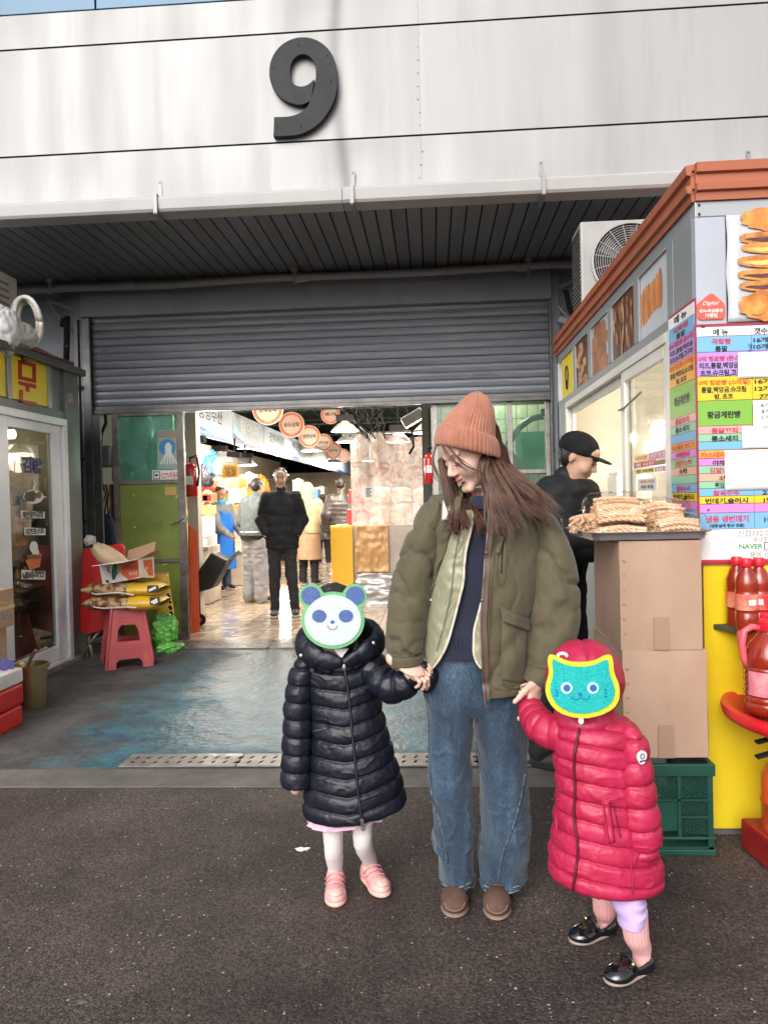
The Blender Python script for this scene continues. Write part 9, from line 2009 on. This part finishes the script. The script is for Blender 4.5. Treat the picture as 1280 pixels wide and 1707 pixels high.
# ---------------------------------------------------------------- CHILD IN THE PINK COAT
M_pnk=pm('crimson nylon',(.37,.011,.05),(.46,.02,.075),scale=8,rough=.46,spec=.45,bump=.6,bscale=45)
k2=thing('person','child in hooded crimson puffer coat with teal cat sticker and black patent shoes','person',(.48,2.25,0));KY2=2.25
hk2=aty(974,1140,2.27);TK2=Matrix.Translation(hk2)@Matrix.Rotation(rad(-14),4,'Z')@Matrix.Scale(.80,4)
s=Sdf(hk2+Vector((-.12,-.13,-.2)),hk2+Vector((.12,.13,.13)),.004);head_sdf(s,TK2);s.cap(TK2@Vector((0,.02,-.06)),TK2@Vector((0,.025,-.17)),.038,.045,.02);V1,Q1=s.mesh();li=lips_of(V1,Q1,TK2)
s=Sdf((.2,2.05,.03),(.68,2.42,.85),.011);s.ell((.46,2.26,.5),(.09,.07,.16),.03);s.chain([(.37,2.28,.65),aty(903,1212,2.3),aty(884,1170,2.43)],[.025,.018,.014],.01);s.chain([aty(1048,1225,2.21),aty(1060,1320,2.19),aty(1066,1410,2.18)],[.025,.02,.016],.01);s.chain([(.44,2.28,.4),(.455,2.32,.24)],[.04,.026],.01);s.chain([(.5,2.22,.4),(.53,2.2,.24)],[.04,.026],.01)
V2,Q2=s.mesh();Q2=Q2+len(V1)
hp=aty(1061,1416,2.165);s=Sdf(hp+Vector((-.06,-.06,-.09)),hp+Vector((.06,.06,.05)),.0022);hand_sdf(s,hp+Vector((0,0,.012)),(-.15,-.1,-1),(-.9,.2,0),(0,-1,0),.42);V3,Q3=s.mesh();Q3=Q3+len(V1)+len(V2)
hp=aty(882,1170,2.44);s=Sdf(hp+Vector((-.07,-.07,-.05)),hp+Vector((.07,.07,.09)),.0022);hand_sdf(s,hp,(-.25,.05,1),(.3,-.9,0),(-.9,-.2,0),.52,curl=(.6,.7,.7,.8));V4,Q4=s.mesh();Q4=Q4+len(V1)+len(V2)+len(V3)
mesh_obj('body',np.vstack([V1,V2,V3,V4]),np.vstack([Q1,Q2,Q3,Q4]),[M_skinw,M_lip],k2,smooth=True,mi=np.concatenate([li,np.zeros(len(Q2)+len(Q3)+len(Q4),int)]))
rows=[(946,1196,1020,1192,KY2+.01,.055),(930,1208,1048,1202,KY2,.078),(922,1224,1064,1216,KY2,.095),(923,1250,1068,1246,KY2,.105),(926,1300,1064,1298,KY2,.11),(926,1345,1070,1345,KY2,.118),(921,1385,1082,1388,KY2,.126),(916,1420,1096,1426,KY2,.133),(915,1444,1103,1452,KY2,.136),(921,1456,1100,1466,KY2,.128),(940,1462,1084,1472,KY2,.10)]
V,Fq=loft(pairs(rows),320,190,puff(.0525,.0145,tilt=.10,seed=33,cx=.42,sag=-.05,phase=.3));Vc=V;ct2=mesh_obj('puffer_coat',V,Fq,M_pnk,k2,smooth=True)
M_zr=pm('zip maroon',(.16,.01,.03),rough=.4);zipper(Vc,[(967,1208),(960,1240),(956,1270),(958,1321),(956,1360),(963,1412),(959,1450),(954,1484)],ct2,M_zr,.0045)
for q in([(1004,1336),(1008,1370),(1014,1406)],[(1022,1340),(1028,1368),(1034,1396)],[(1004,1336),(1013,1335),(1022,1338)],[(1050,1420),(1053,1460),(1054,1490)],[(931,1330),(926,1360),(928,1385)],[(1004,1336),(1024,1332),(1038,1330)]):g=seamline(Vc,q,.004,.0022);g.build('seam',M_zr if q[0]==(1022,1340)else M_pnk,ct2,smooth=True)
V_,F_=patch(Vc,((1005,1338),(1016,1337),(1025,1404),(1015,1406)),6,16,lambda u,v:.008+.004*math.sin(PI*u),7);mesh_obj('pocket_welt',V_,F_,M_pnk,ct2,smooth=True,solid=.005)
V,Fq=loft(pairs([(1034,1204,1060,1210,2.22,.04),(1032,1222,1072,1226,2.205,.052),(1029,1255,1081,1254,2.20,.056),(1028,1300,1089,1300,2.19,.056),(1032,1345,1096,1348,2.185,.055),(1038,1385,1099,1386,2.18,.052),(1043,1408,1096,1410,2.18,.048),(1046,1420,1088,1424,2.18,.040),(1054,1424,1080,1427,2.18,.025)]),150,74,puff(.062,.015,tilt=-.05,seed=41,cx=.56));Vsl=V;sl2=mesh_obj('sleeve',V,Fq,M_pnk,k2,smooth=True)
V,Fq=limb([aty(948,1222,2.25),aty(924,1222,2.28),aty(903,1212,2.31),aty(889,1194,2.37),aty(883,1176,2.42),aty(881,1168,2.435)],[.046,.05,.048,.042,.034,.024],110,60,puff(.042,.011,seed=45,axis='s',cx=.3));mesh_obj('sleeve',V,Fq,M_pnk,k2,smooth=True)
# hood
s=Sdf(hk2+Vector((-.17,-.15,-.2)),hk2+Vector((.17,.2,.16)),.0045);s.ell(hk2+Vector((.002,.01,.012)),(.112,.118,.116),.01);s.ell(hk2+Vector((-.005,-.01,-.10)),(.085,.085,.05),.03);s.ell(hk2+Vector((-.02,-.13,-.005)),(.078,.09,.088),.012,None,'s')
V,Q=s.mesh();N=vnormals(V,Q);V=V+N*(.004*fbm(V*14,3)+.003*ridge(V*np.array([14,14,20]),6)-.008*np.exp(-((V[:,0]-hk2.x)/.006)**2)*(V[:,2]>hk2.z))[:,None];mesh_obj('hood',V,Q,M_pnk,k2,smooth=True)
g=G();
for a in np.linspace(0,PI,7):p=aty(937+7*math.cos(a),1093-4*math.sin(a),2.15);g.ball(p,.005,6,4)
g.build('hair_clip',M_whp,k2)
g=G();g.ball(aty(968,1201,2.14),(.008,.008,.012),10,8);g.build('zip_pull',M_whp,ct2)
# sleeve badge
p=onto(Vsl,1070,1263,.004);g=G();pl=[Vector((.016*math.cos(a)*(1+.12*math.sin(3*a)),0,.019*math.sin(a)))for a in np.linspace(0,2*PI,20,endpoint=False)];Rb=Matrix.Rotation(.5,3,'Z');g.prism([p+Rb@q for q in pl],Rb@Vector((0,.004,0)));bd=g.build('badge',M_whp,sl2)
g=G();g.tube([p+Rb@Vector((.007*math.cos(a),-.001,.004+.007*math.sin(a)))for a in np.linspace(0,2*PI,12)],.0012,5);g.bar(p+Rb@Vector((-.01,-.001,-.009)),p+Rb@Vector((.01,-.001,-.009)),.003,.002,up=(0,1,0));g.build('badge_print',M_navy,sl2)
# legs, shorts, shoes
M_skp=pm('pink ribbed sock',(.66,.33,.33),(.74,.42,.41),scale=14,rough=.9,bump=.4,bscale=150);M_lil=pm('lilac cotton',(.55,.40,.75),(.62,.48,.8),scale=10,rough=.8)
V,Fq=loft(pairs([(1016,1470,1070,1470,2.21,.055),(1020,1500,1074,1500,2.2,.055),(1027,1525,1076,1524,2.2,.05),(1032,1540,1075,1536,2.2,.045)]),40,50,lambda u,v,P,s:.004*ridge(P*np.array([12,12,40]),4));mesh_obj('leggings',V,Fq,M_lil,k2,smooth=True)
ribf=lambda u,v,P,s:.0012*np.cos(v*22)+.0022*ridge(P*np.array([10,10,55]),5)*u
M_pat=pm('black patent',(.006,.006,.007),rough=.07,coat=1.0,spec=.6);M_jso=pm('pale shoe edge',(.32,.25,.22),rough=.7);M_gld=pm('gold button',(.7,.5,.2),rough=.25,metal=.9)
for(toe,heel,bt)in((atz(949,1574),atz(1032,1550),0),(atz(1009,1643),atz(1090,1612),1)):
 so_,Vs,T=make_shoe(k2,toe,heel,.175,.072,.047,'jane',M_pat,M_jso)
 tp,md=((aty(1008,1472,2.32),aty(1008,1515,2.33)),(aty(1055,1515,2.2),aty(1060,1560,2.2)))[bt];an=T@Vector((0,.045,.065));V,Fq=limb([tp,md,an,T@Vector((0,.045,.015))],[.038,.034,.026,.022],70,90,ribf);mesh_obj('sock',V,Fq,M_skp,k2,smooth=True)
 g=G();g.tube([T@Vector((-.032,-.002,.030)),T@Vector((-.024,-.006,.052)),T@Vector((0,-.008,.062)),T@Vector((.024,-.006,.052)),T@Vector((.032,-.002,.030))],.0075,8,flat=.4);g.build('strap',M_pat,so_,smooth=True)
 g=G();g.ball(T@Vector((-.024,-.008,.050)if not bt else(.0+.026,-.010,.052)),.006,10,8);g.build('button',M_gld,so_,smooth=True)
# ---- cat overlay sticker built as a worn mask
MY2=2.132;M_cy=mosaic('sticker lime',(.62,.62,.02),(.7,.7,.05),(.5,.52,.02),420);M_ct=mosaic('sticker teal',(.0,.42,.40),(.02,.52,.50),(.0,.28,.30),230)
mk2=thing('cat_sticker','lime edged teal cat sticker built as mask covering the face of the child in crimson','sticker mask',tuple(aty(968,1145,MY2)))
catp=[(914,1092),(922,1091),(938,1099),(950,1103),(966,1104),(982,1103),(994,1100),(1008,1092),(1018,1091),(1021,1098),(1022,1112),(1024,1124),(1030,1136),(1033,1150),(1032,1166),(1024,1180),(1008,1190),(988,1196),(968,1198),(946,1194),(928,1186),(915,1172),(909,1156),(909,1142),(913,1130),(915,1118),(912,1104)]
inner=[(921,1099),(927,1101),(940,1108),(953,1111),(967,1112),(981,1111),(994,1108),(1006,1101),(1012,1100),(1014,1106),(1014,1116),(1017,1128),(1022,1140),(1025,1152),(1023,1164),(1016,1175),(1003,1183),(986,1188),(968,1190),(948,1187),(933,1179),(922,1167),(917,1154),(917,1142),(921,1130),(922,1116),(920,1106)]
g=G();layer(g,smooth_closed(catp,2),MY2,.006,.004,(968,1145));g.build('backing',M_cy,mk2,smooth=True,angle=40)
g=G();layer(g,smooth_closed(inner,2),MY2-.003,.0028,.004,(968,1145));g.build('face',M_ct,mk2,smooth=True,angle=40)
M_eb=pm('sticker eye blue',(.01,.13,.42),rough=.5);M_ew=pm('sticker eye pale',(.6,.75,.8),rough=.5)
for x_ in(944,988):
 g=G();layer(g,union_outline([(x_,1147,9.5,9.5)],(x_,1147),36),MY2-.0054,.0022,.004,(968,1145));g.build('eye',M_ew,mk2,smooth=True,angle=40);g=G();layer(g,union_outline([(x_+.5,1147,6,6)],(x_+.5,1147),30),MY2-.0066,.0012,.004,(968,1145));g.build('pupil',M_eb,mk2)
g=G();layer(g,[(963,1156),(966,1154.5),(970,1156),(971,1158),(967,1161),(963,1158.5)],MY2-.0048,.0016,.004,(968,1145));g.build('nose',M_eb,mk2)
for sx in(-1,1):g=G();g.tube([aty(967+sx*(8-8*math.cos(a)),1160+6*math.sin(a),MY2-.0042)for a in np.linspace(0,PI,12)],.0011,6);g.build('smile',M_eb,mk2,smooth=True)
for x_,sx in((925,1),(1006,-1)):
 for k in range(3):g=G();g.tube([aty(x_,1149+k*5,MY2-.001),aty(x_+5,1151+k*5-sx*(k-1),MY2-.001)],.0016,5);g.build('whisker',M_eb,mk2,smooth=True)

# ================================================================ LITTER ON THE ASPHALT
random.seed(9)
for i,(px,py,w,lab)in enumerate(((504,1416,.05,'torn white paper scrap on the asphalt left of the pink sneakers'),(452,1328,.02,'small pale chewing gum speck near the kerb'),(138,1672,.022,'round grey gum spot near the lower left corner'))):
 c=atz(px,py);pl=[Vector((w/2*math.cos(a)*(1+.4*math.sin(5*a+i)),w*.3*math.sin(a)*(1+.3*math.sin(3*a)),.003+.002*math.sin(4*a)*(i==0)))for a in np.linspace(0,2*PI,16,endpoint=False)]
 g=G();g.prism([c+p for p in pl],(0,0,-.002));o=g.build(['paper_scrap','gum_spot','gum_spot'][i],M_whp if i==0 else pm('gum grey',(.16,.14,.13),rough=.8));tag(o,lab,['litter','gum','gum'][i])
print('OBJECTS',len(bpy.data.objects))
